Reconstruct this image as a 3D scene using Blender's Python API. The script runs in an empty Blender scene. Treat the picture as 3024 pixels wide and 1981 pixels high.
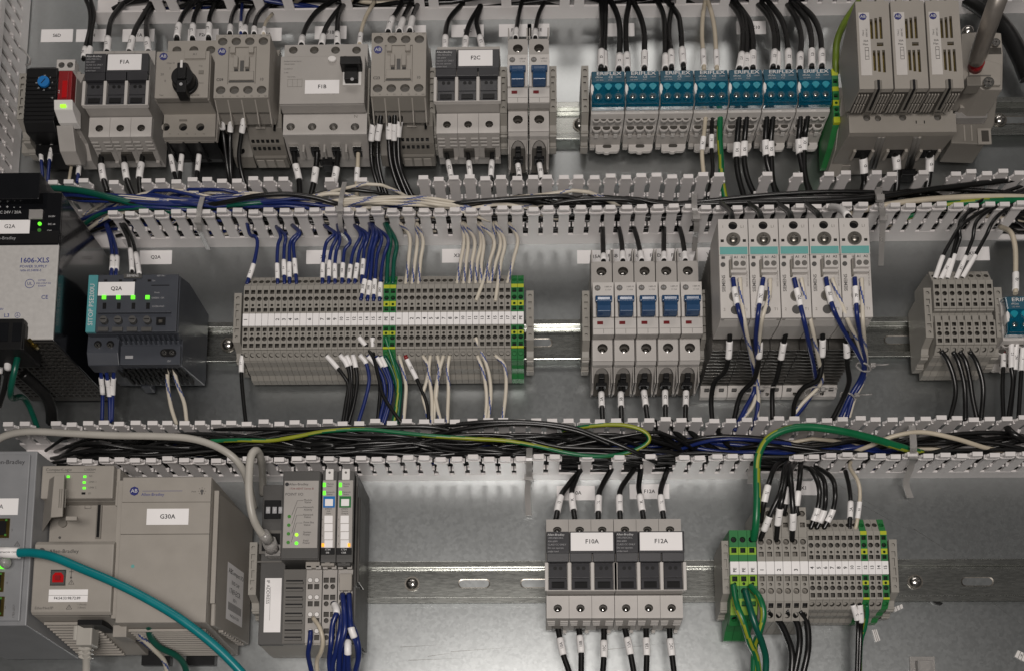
import bpy, math, random
from mathutils import Vector
from mathutils.geometry import tessellate_polygon
random.seed(7)
scene = bpy.context.scene
S = 0.001                                   # all numbers below are millimetres
rad = math.radians

# ------------------------------------------------------------------ camera
CAM_D, PITCH, YAW = 863.0, rad(8.25), rad(0.95)   # distance from the mounting plate, tilt up, turn left
FPX, PPX, PPY, IMW, IMH = 3200.0, 1512.0, 2016.0, 3024.0, 1981.0
cam = bpy.data.cameras.new('camera'); cam_o = bpy.data.objects.new('camera', cam)
scene.collection.objects.link(cam_o); scene.camera = cam_o
cam_o.location = (0, -CAM_D*S, 0)
cam_o.rotation_euler = (rad(90)+PITCH, 0, YAW)
cam.sensor_width = 36; cam.lens = FPX/IMW*36
cam.shift_x = (IMW/2-PPX)/IMW; cam.shift_y = (PPY-IMH/2)/IMW
cam.clip_start = 0.02; cam.clip_end = 50

# ------------------------------------------------------------------ room light
world = bpy.data.worlds.new('World'); scene.world = world; world.use_nodes = True
bg = world.node_tree.nodes['Background']; bg.inputs[0].default_value = (1.0, 0.955, 0.915, 1); bg.inputs[1].default_value = 0.036
def area(name, loc, target, sx, sy, power, col):
    l = bpy.data.lights.new(name, 'AREA'); l.shape = 'RECTANGLE'; l.size = sx; l.size_y = sy; l.energy = power; l.color = col
    o = bpy.data.objects.new(name, l); scene.collection.objects.link(o); o.location = loc
    o.rotation_euler = (Vector(target)-Vector(loc)).to_track_quat('-Z', 'Y').to_euler()
    return o
area('ceiling_lamp', (0.0, -1.5, 2.1), (0, 0, 0.42), 1.6, 0.4, 6.5, (1.0, 0.94, 0.89))
area('room_lamp', (0.10, -2.15, -0.22), (0, 0, 0.42), 0.7, 0.35, 16.5, (1.0, 0.935, 0.885))
area('phone_light', (-0.04, -0.90, 0.02), (0, 0, 0.45), 0.09, 0.09, 1.5, (1.0, 0.945, 0.90))
scene.view_settings.view_transform = 'Standard'; scene.view_settings.look = 'None'
scene.view_settings.gamma = 1; scene.view_settings.exposure = 0.3
scene.view_settings.use_curve_mapping = False

# ------------------------------------------------------------------ picture <-> place (millimetres on the plate, h = height above it)
_f = (-math.sin(YAW)*math.cos(PITCH), math.sin(PITCH), -math.cos(YAW)*math.cos(PITCH))
_r = (math.cos(YAW), 0, -math.sin(YAW))
_u = (_r[1]*_f[2]-_r[2]*_f[1], _r[2]*_f[0]-_r[0]*_f[2], _r[0]*_f[1]-_r[1]*_f[0])
def at(x, y, h):
    a = (x-PPX)/FPX; b = (PPY-y)/FPX
    d = [_f[i]+a*_r[i]+b*_u[i] for i in range(3)]
    t = (h-CAM_D)/d[2]
    return d[0]*t, d[1]*t
def crop(s, ox, oy):
    return lambda x, y, h: at(x/s+ox, y/s+oy, h)
A1, A2, A3, A4 = crop(2.599, 0, 0), crop(2.599, 750, 0), crop(2.599, 1500, 0), crop(2.599, 2224, 0)
B1, B2, B3, B4 = crop(2.079, 0, 550), crop(2.079, 650, 550), crop(2.079, 1600, 550), crop(2.079, 2424, 550)
C1, C2, C3, C4 = crop(2.0787, 0, 1231), crop(2.0787, 650, 1231), crop(2.0787, 1400, 1231), crop(2.079, 2050, 1231)
R1, R2, R3 = 613.5, 414.2, 207.0            # rail centre heights

# ------------------------------------------------------------------ materials
M = {}
def mat(name, col, rough=0.5, metal=0.0, noise=0.06, nscale=60, bump=0.0, spec=0.5, trans=0.0, emit=0.0, alpha=1.0, coat=0.0):
    m = bpy.data.materials.new(name); m.use_nodes = True; nt = m.node_tree
    b = nt.nodes['Principled BSDF']
    b.inputs['Roughness'].default_value = rough; b.inputs['Metallic'].default_value = metal
    b.inputs['Specular IOR Level'].default_value = spec; b.inputs['Transmission Weight'].default_value = trans
    b.inputs['Coat Weight'].default_value = coat; b.inputs['Alpha'].default_value = alpha
    c = tuple(col)+(1,)
    b.inputs['Base Color'].default_value = c
    if emit:
        b.inputs['Emission Color'].default_value = c; b.inputs['Emission Strength'].default_value = emit
    if noise:
        tc = nt.nodes.new('ShaderNodeTexCoord'); n = nt.nodes.new('ShaderNodeTexNoise')
        n.inputs['Scale'].default_value = nscale; n.inputs['Detail'].default_value = 6
        nt.links.new(tc.outputs['Object'], n.inputs['Vector'])
        mx = nt.nodes.new('ShaderNodeMix'); mx.data_type = 'RGBA'
        mx.inputs['A'].default_value = tuple(v*(1-noise*2) for v in col)+(1,)
        mx.inputs['B'].default_value = tuple(min(1, v*(1+noise*2)) for v in col)+(1,)
        nt.links.new(n.outputs['Fac'], mx.inputs['Factor']); nt.links.new(mx.outputs['Result'], b.inputs['Base Color'])
        mr = nt.nodes.new('ShaderNodeMapRange'); mr.inputs['To Min'].default_value = max(0.02, rough-0.1); mr.inputs['To Max'].default_value = min(1, rough+0.1)
        nt.links.new(n.outputs['Fac'], mr.inputs['Value']); nt.links.new(mr.outputs['Result'], b.inputs['Roughness'])
        if bump:
            n2 = nt.nodes.new('ShaderNodeTexNoise'); n2.inputs['Scale'].default_value = 1500
            nt.links.new(tc.outputs['Object'], n2.inputs['Vector'])
            bp = nt.nodes.new('ShaderNodeBump'); bp.inputs['Strength'].default_value = bump; bp.inputs['Distance'].default_value = 0.0002
            nt.links.new(n2.outputs['Fac'], bp.inputs['Height']); nt.links.new(bp.outputs['Normal'], b.inputs['Normal'])
    M[name] = m
    return m
mat('beige', (0.32, 0.296, 0.264), 0.5, bump=0.3)
mat('beige_dark', (0.19, 0.176, 0.155), 0.55, bump=0.3)
mat('grey', (0.37, 0.35, 0.328), 0.48, bump=0.3)
mat('grey_light', (0.54, 0.515, 0.49), 0.45, bump=0.3)
mat('grey_mid', (0.13, 0.123, 0.113), 0.5, bump=0.3)
mat('term_grey', (0.285, 0.27, 0.242), 0.5, bump=0.3)
mat('term_hole', (0.055, 0.05, 0.043), 0.6)  # dark clamp metal, also puts the shade of holes into the colour
mat('pvc', (0.73, 0.70, 0.69), 0.34, nscale=20, bump=0.2)
mat('white', (0.74, 0.72, 0.70), 0.4)
mat('paper', (0.86, 0.84, 0.835), 0.55, noise=0.02)
mat('sleeve', (0.86, 0.84, 0.83), 0.4, noise=0.05, nscale=200)
mat('black', (0.007, 0.007, 0.0075), 0.45, bump=0.3, spec=0.3)
mat('dark_grey', (0.033, 0.033, 0.037), 0.42, bump=0.3)
mat('slate', (0.050, 0.055, 0.067), 0.42, bump=0.3)
mat('ash', (0.075, 0.073, 0.07), 0.5, bump=0.3)
mat('ink', (0.02, 0.02, 0.022), 0.6, noise=0)
mat('ink_grey', (0.085, 0.08, 0.078), 0.6, noise=0)
mat('ink_white', (0.62, 0.62, 0.62), 0.5, noise=0)
mat('ink_blue', (0.02, 0.035, 0.21), 0.5, noise=0)
mat('ink_dim', (0.36, 0.36, 0.37), 0.6, noise=0)
mat('logo_blue', (0.025, 0.03, 0.16), 0.45, noise=0)
mat('blue_toggle', (0.016, 0.058, 0.14), 0.26)
mat('blue_dial', (0.01, 0.16, 0.46), 0.4)
mat('teal_strip', (0.13, 0.36, 0.34), 0.45)
mat('teal_band', (0.08, 0.29, 0.31), 0.45)
mat('teal_cable', (0.0, 0.17, 0.19), 0.36, noise=0.1)
mat('teal_clear', (0.0, 0.13, 0.22), 0.14, trans=0.5, noise=0.25)
mat('teal_dent', (0.015, 0.25, 0.33), 0.2, noise=0.02)
mat('teal_dark', (0.004, 0.05, 0.075), 0.3, noise=0)
mat('green_term', (0.02, 0.17, 0.045), 0.45)
mat('yellow_term', (0.42, 0.47, 0.02), 0.45)
mat('lime_term', (0.22, 0.40, 0.02), 0.45)
mat('red', (0.24, 0.012, 0.015), 0.35)
mat('red_lens', (0.42, 0.008, 0.010), 0.18, emit=0.06, noise=0)
mat('red_mark', (0.16, 0.012, 0.014), 0.4)
mat('amber', (0.9, 0.35, 0.02), 0.4, emit=0.9, noise=0)
mat('led_green', (0.12, 0.85, 0.03), 0.4, emit=0.9, noise=0)
mat('led_lime', (0.35, 0.85, 0.03), 0.4, emit=0.85, noise=0)
mat('led_dim', (0.05, 0.19, 0.03), 0.4, emit=0.12, noise=0)
mat('screw', (0.62, 0.60, 0.57), 0.22, metal=1.0, nscale=400)
mat('stripe_blue', (0.06, 0.09, 0.26), 0.4, noise=0)
mat('screw_dull', (0.30, 0.28, 0.25), 0.35, metal=1.0, nscale=400)
mat('brass', (0.22, 0.165, 0.05), 0.35, metal=1.0)
mat('alu', (0.21, 0.203, 0.19), 0.36, metal=1.0, noise=0.08, nscale=150)
mat('psu_panel', (0.60, 0.585, 0.565), 0.40, metal=0.25, nscale=300)
mat('psu_black', (0.006, 0.0065, 0.008), 0.16, noise=0.1, coat=0.3)
mat('grille', (0.10, 0.096, 0.09), 0.4, metal=0.8)
mat('switch_blue', (0.27, 0.275, 0.285), 0.42, metal=0.2)
mat('wire_black', (0.008, 0.008, 0.008), 0.3, noise=0.1)
mat('wire_print', (0.25, 0.24, 0.22), 0.5, noise=0)
mat('wire_blue', (0.010, 0.022, 0.125), 0.33, noise=0.15)
mat('wire_white', (0.60, 0.55, 0.46), 0.4, noise=0.1)
mat('wire_cream', (0.52, 0.46, 0.36), 0.4, noise=0.1)
mat('wire_green', (0.004, 0.125, 0.045), 0.33, noise=0.15)
mat('wire_teal', (0.003, 0.08, 0.052), 0.33, noise=0.15)
mat('wire_yellow', (0.27, 0.30, 0.02), 0.4, noise=0.1)
mat('wire_olive', (0.12, 0.18, 0.012), 0.4, noise=0.1)
mat('cable_grey', (0.43, 0.41, 0.37), 0.42, noise=0.08)
mat('tie', (0.60, 0.58, 0.56), 0.3, trans=0.6, noise=0.03)
mat('clear_film', (0.85, 0.84, 0.83), 0.12, trans=0.85, noise=0.0, alpha=0.35)
mat('rod', (0.40, 0.365, 0.33), 0.33, metal=0.75, nscale=120)

def plate_material(name, base, rough0, rough1, sc, streak):
    m = bpy.data.materials.new(name); m.use_nodes = True; nt = m.node_tree; L = nt.links
    b = nt.nodes['Principled BSDF']; b.inputs['Metallic'].default_value = 1.0
    tc = nt.nodes.new('ShaderNodeTexCoord')
    mp = nt.nodes.new('ShaderNodeMapping'); mp.inputs['Scale'].default_value = (1, 1, streak); L.new(tc.outputs['Object'], mp.inputs['Vector'])
    v = nt.nodes.new('ShaderNodeTexVoronoi'); v.inputs['Scale'].default_value = sc; L.new(mp.outputs['Vector'], v.inputs['Vector'])
    n = nt.nodes.new('ShaderNodeTexNoise'); n.inputs['Scale'].default_value = 7; n.inputs['Detail'].default_value = 5; n.inputs['Roughness'].default_value = 0.5; L.new(mp.outputs['Vector'], n.inputs['Vector'])
    mx = nt.nodes.new('ShaderNodeMix'); mx.data_type = 'RGBA'
    mx.inputs['A'].default_value = tuple(c*0.90 for c in base)+(1,); mx.inputs['B'].default_value = tuple(c*1.08 for c in base)+(1,)
    sep = nt.nodes.new('ShaderNodeSeparateColor'); L.new(v.outputs['Color'], sep.inputs['Color'])
    ad = nt.nodes.new('ShaderNodeMath'); ad.operation = 'MULTIPLY_ADD'; ad.inputs[1].default_value = 0.25; L.new(sep.outputs['Red'], ad.inputs[0])
    sc2 = nt.nodes.new('ShaderNodeMath'); sc2.operation = 'MULTIPLY'; sc2.inputs[1].default_value = 0.65; L.new(n.outputs['Fac'], sc2.inputs[0]); L.new(sc2.outputs[0], ad.inputs[2])
    L.new(ad.outputs[0], mx.inputs['Factor']); L.new(mx.outputs['Result'], b.inputs['Base Color'])
    mr = nt.nodes.new('ShaderNodeMapRange'); mr.inputs['To Min'].default_value = rough0; mr.inputs['To Max'].default_value = rough1
    L.new(ad.outputs[0], mr.inputs['Value']); L.new(mr.outputs['Result'], b.inputs['Roughness'])
    n3 = nt.nodes.new('ShaderNodeTexNoise'); n3.inputs['Scale'].default_value = 90; n3.inputs['Detail'].default_value = 3; L.new(tc.outputs['Object'], n3.inputs['Vector'])
    bp = nt.nodes.new('ShaderNodeBump'); bp.inputs['Strength'].default_value = 0.06; bp.inputs['Distance'].default_value = 0.0006
    L.new(n3.outputs['Fac'], bp.inputs['Height']); L.new(bp.outputs['Normal'], b.inputs['Normal'])
    M[name] = m
plate_material('galvanised', (0.50, 0.522, 0.525), 0.29, 0.38, 420, 1.0)
plate_material('rail_zinc', (0.46, 0.47, 0.445), 0.20, 0.36, 220, 6.0)

# ------------------------------------------------------------------ mesh building (x, z on the plate, h off it)
COL = scene.collection
class Root:
    def __init__(self, o, X, Z): self.o, self.X, self.Z = o, X, Z
def thing(name, label, cat, X, Z, group=None):
    o = bpy.data.objects.new(name, None); COL.objects.link(o); o.location = (X*S, 0, Z*S); o.empty_display_size = 0.01
    o['label'] = label; o['category'] = cat
    if group: o['group'] = group
    return Root(o, X, Z)
def tag(o, label, cat, group=None):
    o['label'] = label; o['category'] = cat
    if group: o['group'] = group
    return o
def copy_tree(o, parent=None):
    c = o.copy(); COL.objects.link(c); c.parent = parent
    for ch in o.children: copy_tree(ch, c)
    return c
def copy_at(root, X, Z, label, group=None):
    c = copy_tree(root.o); c.location = (X*S, 0, Z*S); c['label'] = label
    if group: c['group'] = group
    return Root(c, X, Z)
class MB:
    def __init__(self): self.v, self.f = [], []
    def add(self, pts, faces, m=0, smooth=False):
        b = len(self.v); self.v += pts
        self.f += [(tuple(b+i for i in f), m, smooth) for f in faces]
        return self
    def box(self, x0, x1, z0, z1, h0, h1, m=0):
        if x0 > x1: x0, x1 = x1, x0
        if z0 > z1: z0, z1 = z1, z0
        if h0 > h1: h0, h1 = h1, h0
        p = [(x0,z0,h0),(x1,z0,h0),(x1,z1,h0),(x0,z1,h0),(x0,z0,h1),(x1,z0,h1),(x1,z1,h1),(x0,z1,h1)]
        return self.add(p, [(3,2,1,0),(4,5,6,7),(0,1,5,4),(1,2,6,5),(2,3,7,6),(3,0,4,7)], m)
    def prism(self, prof, x0, x1, m=0):           # side profile (z, h) drawn clockwise or not, swept along x
        a = sum(prof[i][0]*prof[(i+1)%len(prof)][1]-prof[(i+1)%len(prof)][0]*prof[i][1] for i in range(len(prof)))
        if a > 0: prof = prof[::-1]
        n = len(prof)
        p = [(x0, z, h) for z, h in prof]+[(x1, z, h) for z, h in prof]
        fs = [tuple(range(n))[::-1], tuple(range(n, 2*n))]+[(i, (i+1)%n, n+(i+1)%n, n+i) for i in range(n)]
        return self.add(p, fs, m)
    def poly(self, pts, h0, h1, m=0):             # outline (x, z) raised from h0 to h1
        a = sum(pts[i][0]*pts[(i+1)%len(pts)][1]-pts[(i+1)%len(pts)][0]*pts[i][1] for i in range(len(pts)))
        if a < 0: pts = pts[::-1]
        n = len(pts)
        p = [(x, z, h0) for x, z in pts]+[(x, z, h1) for x, z in pts]
        return self.add(p, [tuple(range(n))[::-1], tuple(range(n, 2*n))]+[(i, (i+1)%n, n+(i+1)%n, n+i) for i in range(n)], m)
    def cyl(self, x, z, r, h0, h1, m=0, n=16, r2=None, rz=None):
        r2 = r if r2 is None else r2; k = 1 if rz is None else rz/r
        p = [(x+r*math.cos(2*math.pi*i/n), z+k*r*math.sin(2*math.pi*i/n), h0) for i in range(n)]
        p += [(x+r2*math.cos(2*math.pi*i/n), z+k*r2*math.sin(2*math.pi*i/n), h1) for i in range(n)]
        self.add(p, [tuple(range(n))[::-1], tuple(range(n, 2*n))], m)
        b = len(self.v)-2*n
        self.f += [((b+i, b+(i+1)%n, b+n+(i+1)%n, b+n+i), m, True) for i in range(n)]
        return self
    def dome(self, x, z, r, h0, hh, m=0, n=14, k=4):
        p, f = [], []
        for j in range(k):
            t = math.pi/2*j/k
            p += [(x+r*math.cos(t)*math.cos(2*math.pi*i/n), z+r*math.cos(t)*math.sin(2*math.pi*i/n), h0+hh*math.sin(t)) for i in range(n)]
        p.append((x, z, h0+hh))
        for j in range(k-1):
            f += [(j*n+i, j*n+(i+1)%n, (j+1)*n+(i+1)%n, (j+1)*n+i) for i in range(n)]
        f += [((k-1)*n+i, (k-1)*n+(i+1)%n, k*n) for i in range(n)]
        return self.add(p, f, m, True)
    def face(self, x0, x1, a, b, t, holes=(), m=0, mi=1, md=2):
        # flat face plate between the lines a=(z,h) and b=(z,h), t thick, with pockets
        # hole: (x, d, rx, rz, depth, round?) with d measured from a towards b
        dz, dh = b[0]-a[0], b[1]-a[1]; L = math.hypot(dz, dh); uz, uh = dz/L, dh/L
        nz, nh = -uh, uz
        if nh < 0: nz, nh = -nz, -nh
        def P(x, d, e): return (x, a[0]+uz*d+nz*e, a[1]+uh*d+nh*e)
        out = [(x0, 0), (x1, 0), (x1, L), (x0, L)]
        loops = [out]
        for hx, hd, rx, rz, dep, rnd in holes:
            n = 12 if rnd else 4
            o = 0 if rnd else math.pi/4
            k = 1 if rnd else math.sqrt(2)
            loops.append([(hx+k*rx*math.cos(o+2*math.pi*i/n), hd+k*rz*math.sin(o+2*math.pi*i/n)) for i in range(n)])
        tris = tessellate_polygon([[Vector((p[0], p[1], 0)) for p in l] for l in loops])
        flat = [p for l in loops for p in l]
        pts = [P(x, d, 0) for x, d in flat]
        fs = []
        for t3 in tris:
            q = [flat[i] for i in t3]
            ar = (q[1][0]-q[0][0])*(q[2][1]-q[0][1])-(q[2][0]-q[0][0])*(q[1][1]-q[0][1])
            up = uz > 0
            fs.append(tuple(t3) if (ar > 0) == up else tuple(t3)[::-1])
        self.add(pts, fs, m)
        self.add([P(x, d, 0) for x, d in out]+[P(x, d, -t) for x, d in out], [(i, (i+1)%4, 4+(i+1)%4, 4+i) for i in range(4)], m)
        for (hx, hd, rx, rz, dep, rnd), l in zip(holes, loops[1:]):
            n = len(l)
            self.add([P(x, d, 0) for x, d in l]+[P(x, d, -dep) for x, d in l], [((i+1)%n, i, n+i, n+(i+1)%n) for i in range(n)], mi)
            self.add([P(x, d, -dep) for x, d in l], [tuple(range(n)) if uz > 0 else tuple(range(n))[::-1]], md)
        return self
    def tube(self, pts, r, m=0, n=8, ms=None, twist=0.0, caps=True, width=1):
        # pts in (x, z, h); ms = stripe material that winds round the tube
        V = [Vector(p) for p in pts]
        ring = []; up = Vector((0.13, 0.21, 1.0))
        base = len(self.v); N = len(V); side = None; acc = 0.0; phase = []
        for i, p in enumerate(V):
            t = (V[min(i+1, N-1)]-V[max(i-1, 0)]).normalized()
            if side is None: side = t.cross(up).normalized()
            side = (side-t*side.dot(t)).normalized(); o2 = t.cross(side)
            rr = r[i] if isinstance(r, (list, tuple)) else r
            for k in range(n):
                a = 2*math.pi*k/n
                q = p+side*(rr*math.cos(a))+o2*(rr*math.sin(a)); self.v.append(tuple(q))
            if i: acc += (V[i]-V[i-1]).length
            phase.append(int(acc*twist))
        for i in range(N-1):
            for k in range(n):
                mm = m
                if ms is not None and (k+phase[i]) % n < width: mm = ms
                a, b = base+i*n+k, base+i*n+(k+1)%n
                self.f.append(((a, b, b+n, a+n), mm, True))
        if caps:
            self.f.append((tuple(base+k for k in range(n))[::-1], m, False)); self.f.append((tuple(base+(N-1)*n+k for k in range(n)), m, False))
        return self
    def mesh(self, name, mats, X=0, Z=0):
        me = bpy.data.meshes.new(name)
        me.from_pydata([((x-X)*S, -h*S, (z-Z)*S) for x, z, h in self.v], [], [f for f, _, _ in self.f])
        for k in mats: me.materials.append(M[k])
        me.polygons.foreach_set('material_index', [m for _, m, _ in self.f])
        me.polygons.foreach_set('use_smooth', [s for _, _, s in self.f])
        me.update()
        return me
    def build(self, name, mats, root=None, parent=None, bevel=0.0):
        if isinstance(mats, str): mats = [mats]
        X, Z = (root.X, root.Z) if root else (0, 0)
        o = bpy.data.objects.new(name, self.mesh(name, mats, X, Z)); COL.objects.link(o)
        if parent is not None: o.parent = parent
        elif root: o.parent = root.o
        if bevel:
            b = o.modifiers.new('bevel', 'BEVEL'); b.width = bevel*S; b.segments = 2; b.limit_method = 'ANGLE'; b.angle_limit = rad(40)
        return o
_txt = {}
def text_mesh(s, m, align='CENTER', bold=0.0):
    k = (s, m, align, bold)
    if k not in _txt:
        c = bpy.data.curves.new('lettering', 'FONT'); c.body = s; c.size = 1.0; c.align_x = align; c.align_y = 'CENTER'
        c.resolution_u = 2; c.offset = bold
        o = bpy.data.objects.new('lettering', c); me = bpy.data.meshes.new_from_object(o)
        me.materials.clear(); me.materials.append(M[m]); bpy.data.objects.remove(o); bpy.data.curves.remove(c)
        _txt[k] = me
    return _txt[k]
def text(s, size, x, z, h, m, root=None, rot=0.0, parent=None, align='CENTER', sx=1.0, bold=0.0, name='lettering'):
    o = bpy.data.objects.new(name, text_mesh(s, m, align, bold)); COL.objects.link(o)
    X, Z = (root.X, root.Z) if root else (0, 0)
    o.location = ((x-X)*S, -h*S, (z-Z)*S); o.rotation_euler = (rad(90), -rad(rot), 0); o.scale = (size*S*sx, size*S, size*S)
    if parent is not None: o.parent = parent
    elif root: o.parent = root.o
    return o
def paper(root, x0, x1, z0, z1, h, s, size=4.2, name='name_label', m='paper', ink='ink', t=0.3, dx=0):
    p = MB().box(x0, x1, z0, z1, h, h+t).build(name, m, root)
    if s: text(s, size, (x0+x1)/2+dx, (z0+z1)/2, h+t+0.12, ink, root, parent=p, bold=0.016)
    return p
def screw(mb, x, z, r, h, m=0, md=1, ang=0.6):
    mb.cyl(x, z, r, h-1.5, h, m, 14)
    c, s_ = math.cos(ang), math.sin(ang); w, l = r*0.16, r*0.72
    for cc, ss in ((c, s_), (-s_, c)):
        mb.poly([(x+cc*l-ss*w, z+ss*l+cc*w), (x-cc*l-ss*w, z-ss*l+cc*w), (x-cc*l+ss*w, z-ss*l-cc*w), (x+cc*l+ss*w, z+ss*l-cc*w)], h, h+0.08, md)
ORD = ['first', 'second', 'third', 'fourth', 'fifth', 'sixth', 'seventh', 'eighth', 'ninth', 'tenth', 'eleventh', 'twelfth',
       'thirteenth', 'fourteenth', 'fifteenth', 'sixteenth', 'seventeenth', 'eighteenth', 'nineteenth', 'twentieth', 'twenty-first', 'twenty-second']
# ================================================================== the mounting plate
o = MB().box(-560, 560, -60, 860, -3, 0).build('back_plate', 'galvanised'); o['kind'] = 'structure'
rs = random.Random(5)
for x, y, l, a in ((1900, 1905, 60, 6), (1960, 1700, 22, 4), (1255, 1905, 40, 3), (1310, 1930, 26, 8), (1440, 1915, 60, 4), (1290, 1945, 46, 2), (2560, 1480, 90, -32), (2620, 1530, 70, -30), (2760, 1600, 40, -35), (2050, 1195, 20, 3), (2300, 1190, 30, -28), (2960, 1800, 50, -40)):
    X, Z = at(x, y, 0); c_, s_ = math.cos(rad(a)), math.sin(rad(a)); w = rs.uniform(.12, .22)
    MB().add([(X-c_*l/2+s_*w, Z-s_*l/2-c_*w, .03), (X+c_*l/2, Z+s_*l/2, .03), (X-c_*l/2-s_*w, Z-s_*l/2+c_*w, .03)], [(0, 1, 2)]).build('scratch', 'screw', parent=o)
# ================================================================== wiring ducts
PITCH_D, DUCT_H = 12.6, 52.0
def finger_mesh(side):                      # one tooth, standing on the wall; side = which way the lip folds
    mb = MB()
    prof = [(4.3, 14), (4.3, 25), (5.75, 27), (5.75, 28.6), (4.2, 30.6), (4.2, 42.5), (5.35, 44.5), (5.35, 49), (4.6, 51), (3.9, 52)]
    pts = prof+[(-w, h) for w, h in prof[::-1]]
    n = len(pts)
    p = [(w, -0.9, h) for w, h in pts]+[(w, 0.9, h) for w, h in pts]
    mb.add(p, [tuple(range(n)), tuple(range(n, 2*n))[::-1]]+[((i+1)%n, i, n+i, n+(i+1)%n) for i in range(n)])
    mb.box(-3.9, 3.9, -0.9 if side < 0 else -2.6, 2.6 if side < 0 else 0.9, 51.6, 53.6)     # lip for the cover
    mb.box(-4.4, 4.4, -2.0 if side > 0 else 0.9, -0.9 if side > 0 else 2.0, 45.0, 47.0)
    for sx in (-1, 1):
        for hh in (27.8, 46.5): mb.box(sx*5.0-0.7, sx*5.0+0.7, -1.7, 1.7, hh-0.9, hh+0.9)
    return mb.mesh('finger', ['pvc'])
FM = {-1: finger_mesh(-1), 1: finger_mesh(1)}
def duct_wall(root, Z, X0, X1, side, Xref, skip=(), name='wall'):
    mb = MB().box(X0, X1, Z-0.9, Z+0.9, 1.6, 14.05)
    wall = mb.build(name, 'pvc', root)
    k0 = math.ceil((X0-Xref)/PITCH_D); k1 = math.floor((X1-Xref)/PITCH_D)
    for k in range(k0, k1+1):
        X = Xref+k*PITCH_D
        if any(a < X < b for a, b in skip): continue
        o = bpy.data.objects.new('finger', FM[side]); COL.objects.link(o); o.parent = wall
        o.location = ((X-root.X)*S, 0, (Z-root.Z)*S)
        o.rotation_euler = (rad(random.uniform(-1.2, 1.2)), rad(random.uniform(-.5, .5)), rad(random.uniform(-.8, .8)))
def duct(label, Zlow, Zup, X0, X1, ref_low, ref_up, skip_low=(), skip_up=(), X0low=None, X1low=None):
    d = thing('wiring_duct', label, 'wiring duct', (X0+X1)/2, (Zlow+Zup)/2)
    MB().box(X0, X1, Zlow-0.9, Zup+0.9, 0.05, 1.55).build('floor_strip', 'pvc', d)
    duct_wall(d, Zlow, X0low if X0low is not None else X0, X1low if X1low is not None else X1, 1, ref_low, skip_low, 'lower_wall')
    duct_wall(d, Zup, X0, X1, -1, ref_up, skip_up, 'upper_wall')
    return d
def gap(c, y, h, *pairs):
    return [(c(a, y, h)[0], c(b, y, h)[0]) for a, b in pairs]
src = lambda x, y, h: at(x, y, h)
skip_top = gap(src, 20, 18, (288, 370), (378, 450), (540, 665), (700, 760), (800, 830), (880, 1015), (1060, 1112), (1138, 1238), (1318, 1368), (1402, 1455), (1533, 1630),
               (1750, 1802), (1838, 1894), (1925, 1993), (2052, 2108), (2148, 2202), (2234, 2290), (2318, 2376))
duct('white slotted wiring duct along the top edge, many fingers broken out', 717.6, 752, -383, 520, A3(600, 60, 14)[0]-6.2, A3(600, 60, 14)[0]-6.2, skip_top, ())
skip_up = gap(src, 535, 52, (262, 305), (352, 400), (860, 900), (905, 948), (995, 1042), (1088, 1130), (1132, 1180), (1182, 1228), (2150, 2195), (2197, 2244), (2290, 2337), (2382, 2428), (2518, 2565), (2658, 2705), (2752, 2798))
duct('white slotted wiring duct across the middle, full of blue and white wires', 504.3, 530.0, -420, 520,
     B2(1060, 150, 53)[0], A3(905, 1370, 53)[0], (), skip_up, X0low=-345, X1low=at(2990, 660, 30)[0])
skip_l3 = gap(src, 1350, 52, (1662, 1706), (1758, 1802), (1854, 1898), (1950, 1994), (2236, 2279), (2283, 2328))
skip_u3 = gap(src, 1245, 52, (86, 128))
duct('white slotted wiring duct across the lower third, packed with black wires', 295.6, 323.5, -420, 520,
     C3(690, 245, 53)[0], C2(70, 33, 53)[0], skip_l3, skip_u3, X0low=-365)
# the covered duct that runs up the left edge
XL = A1(222, 200, 0)[0]
d = thing('wiring_duct', 'white vertical wiring duct with its flat cover on, upper left edge', 'wiring duct', XL-20, 640)
MB().box(XL-40, XL, 545, 860, 0.05, 1.55).build('floor_strip', 'pvc', d)
for nm, xx, sd in (('inner_wall', XL, 1), ('outer_wall', XL-40, -1)):
    w = MB().box(xx-0.9, xx+0.9, 545, 860, 1.6, 14.05).build(nm, 'pvc', d)
    for k in range(24):
        o = bpy.data.objects.new('finger', FM[1]); COL.objects.link(o); o.parent = w
        o.location = ((xx-d.X)*S, 0, (551+k*PITCH_D-d.Z)*S); o.rotation_euler = (0, rad(90 if sd < 0 else -90), 0)
MB().box(XL-43, XL+3.2, 545, 860, 54.2, 56).box(XL+1.6, XL+3.2, 545, 860, 47, 54.2).box(XL-43, XL-41.4, 545, 860, 47, 54.2).build('cover', 'pvc', d, bevel=0.4)

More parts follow.
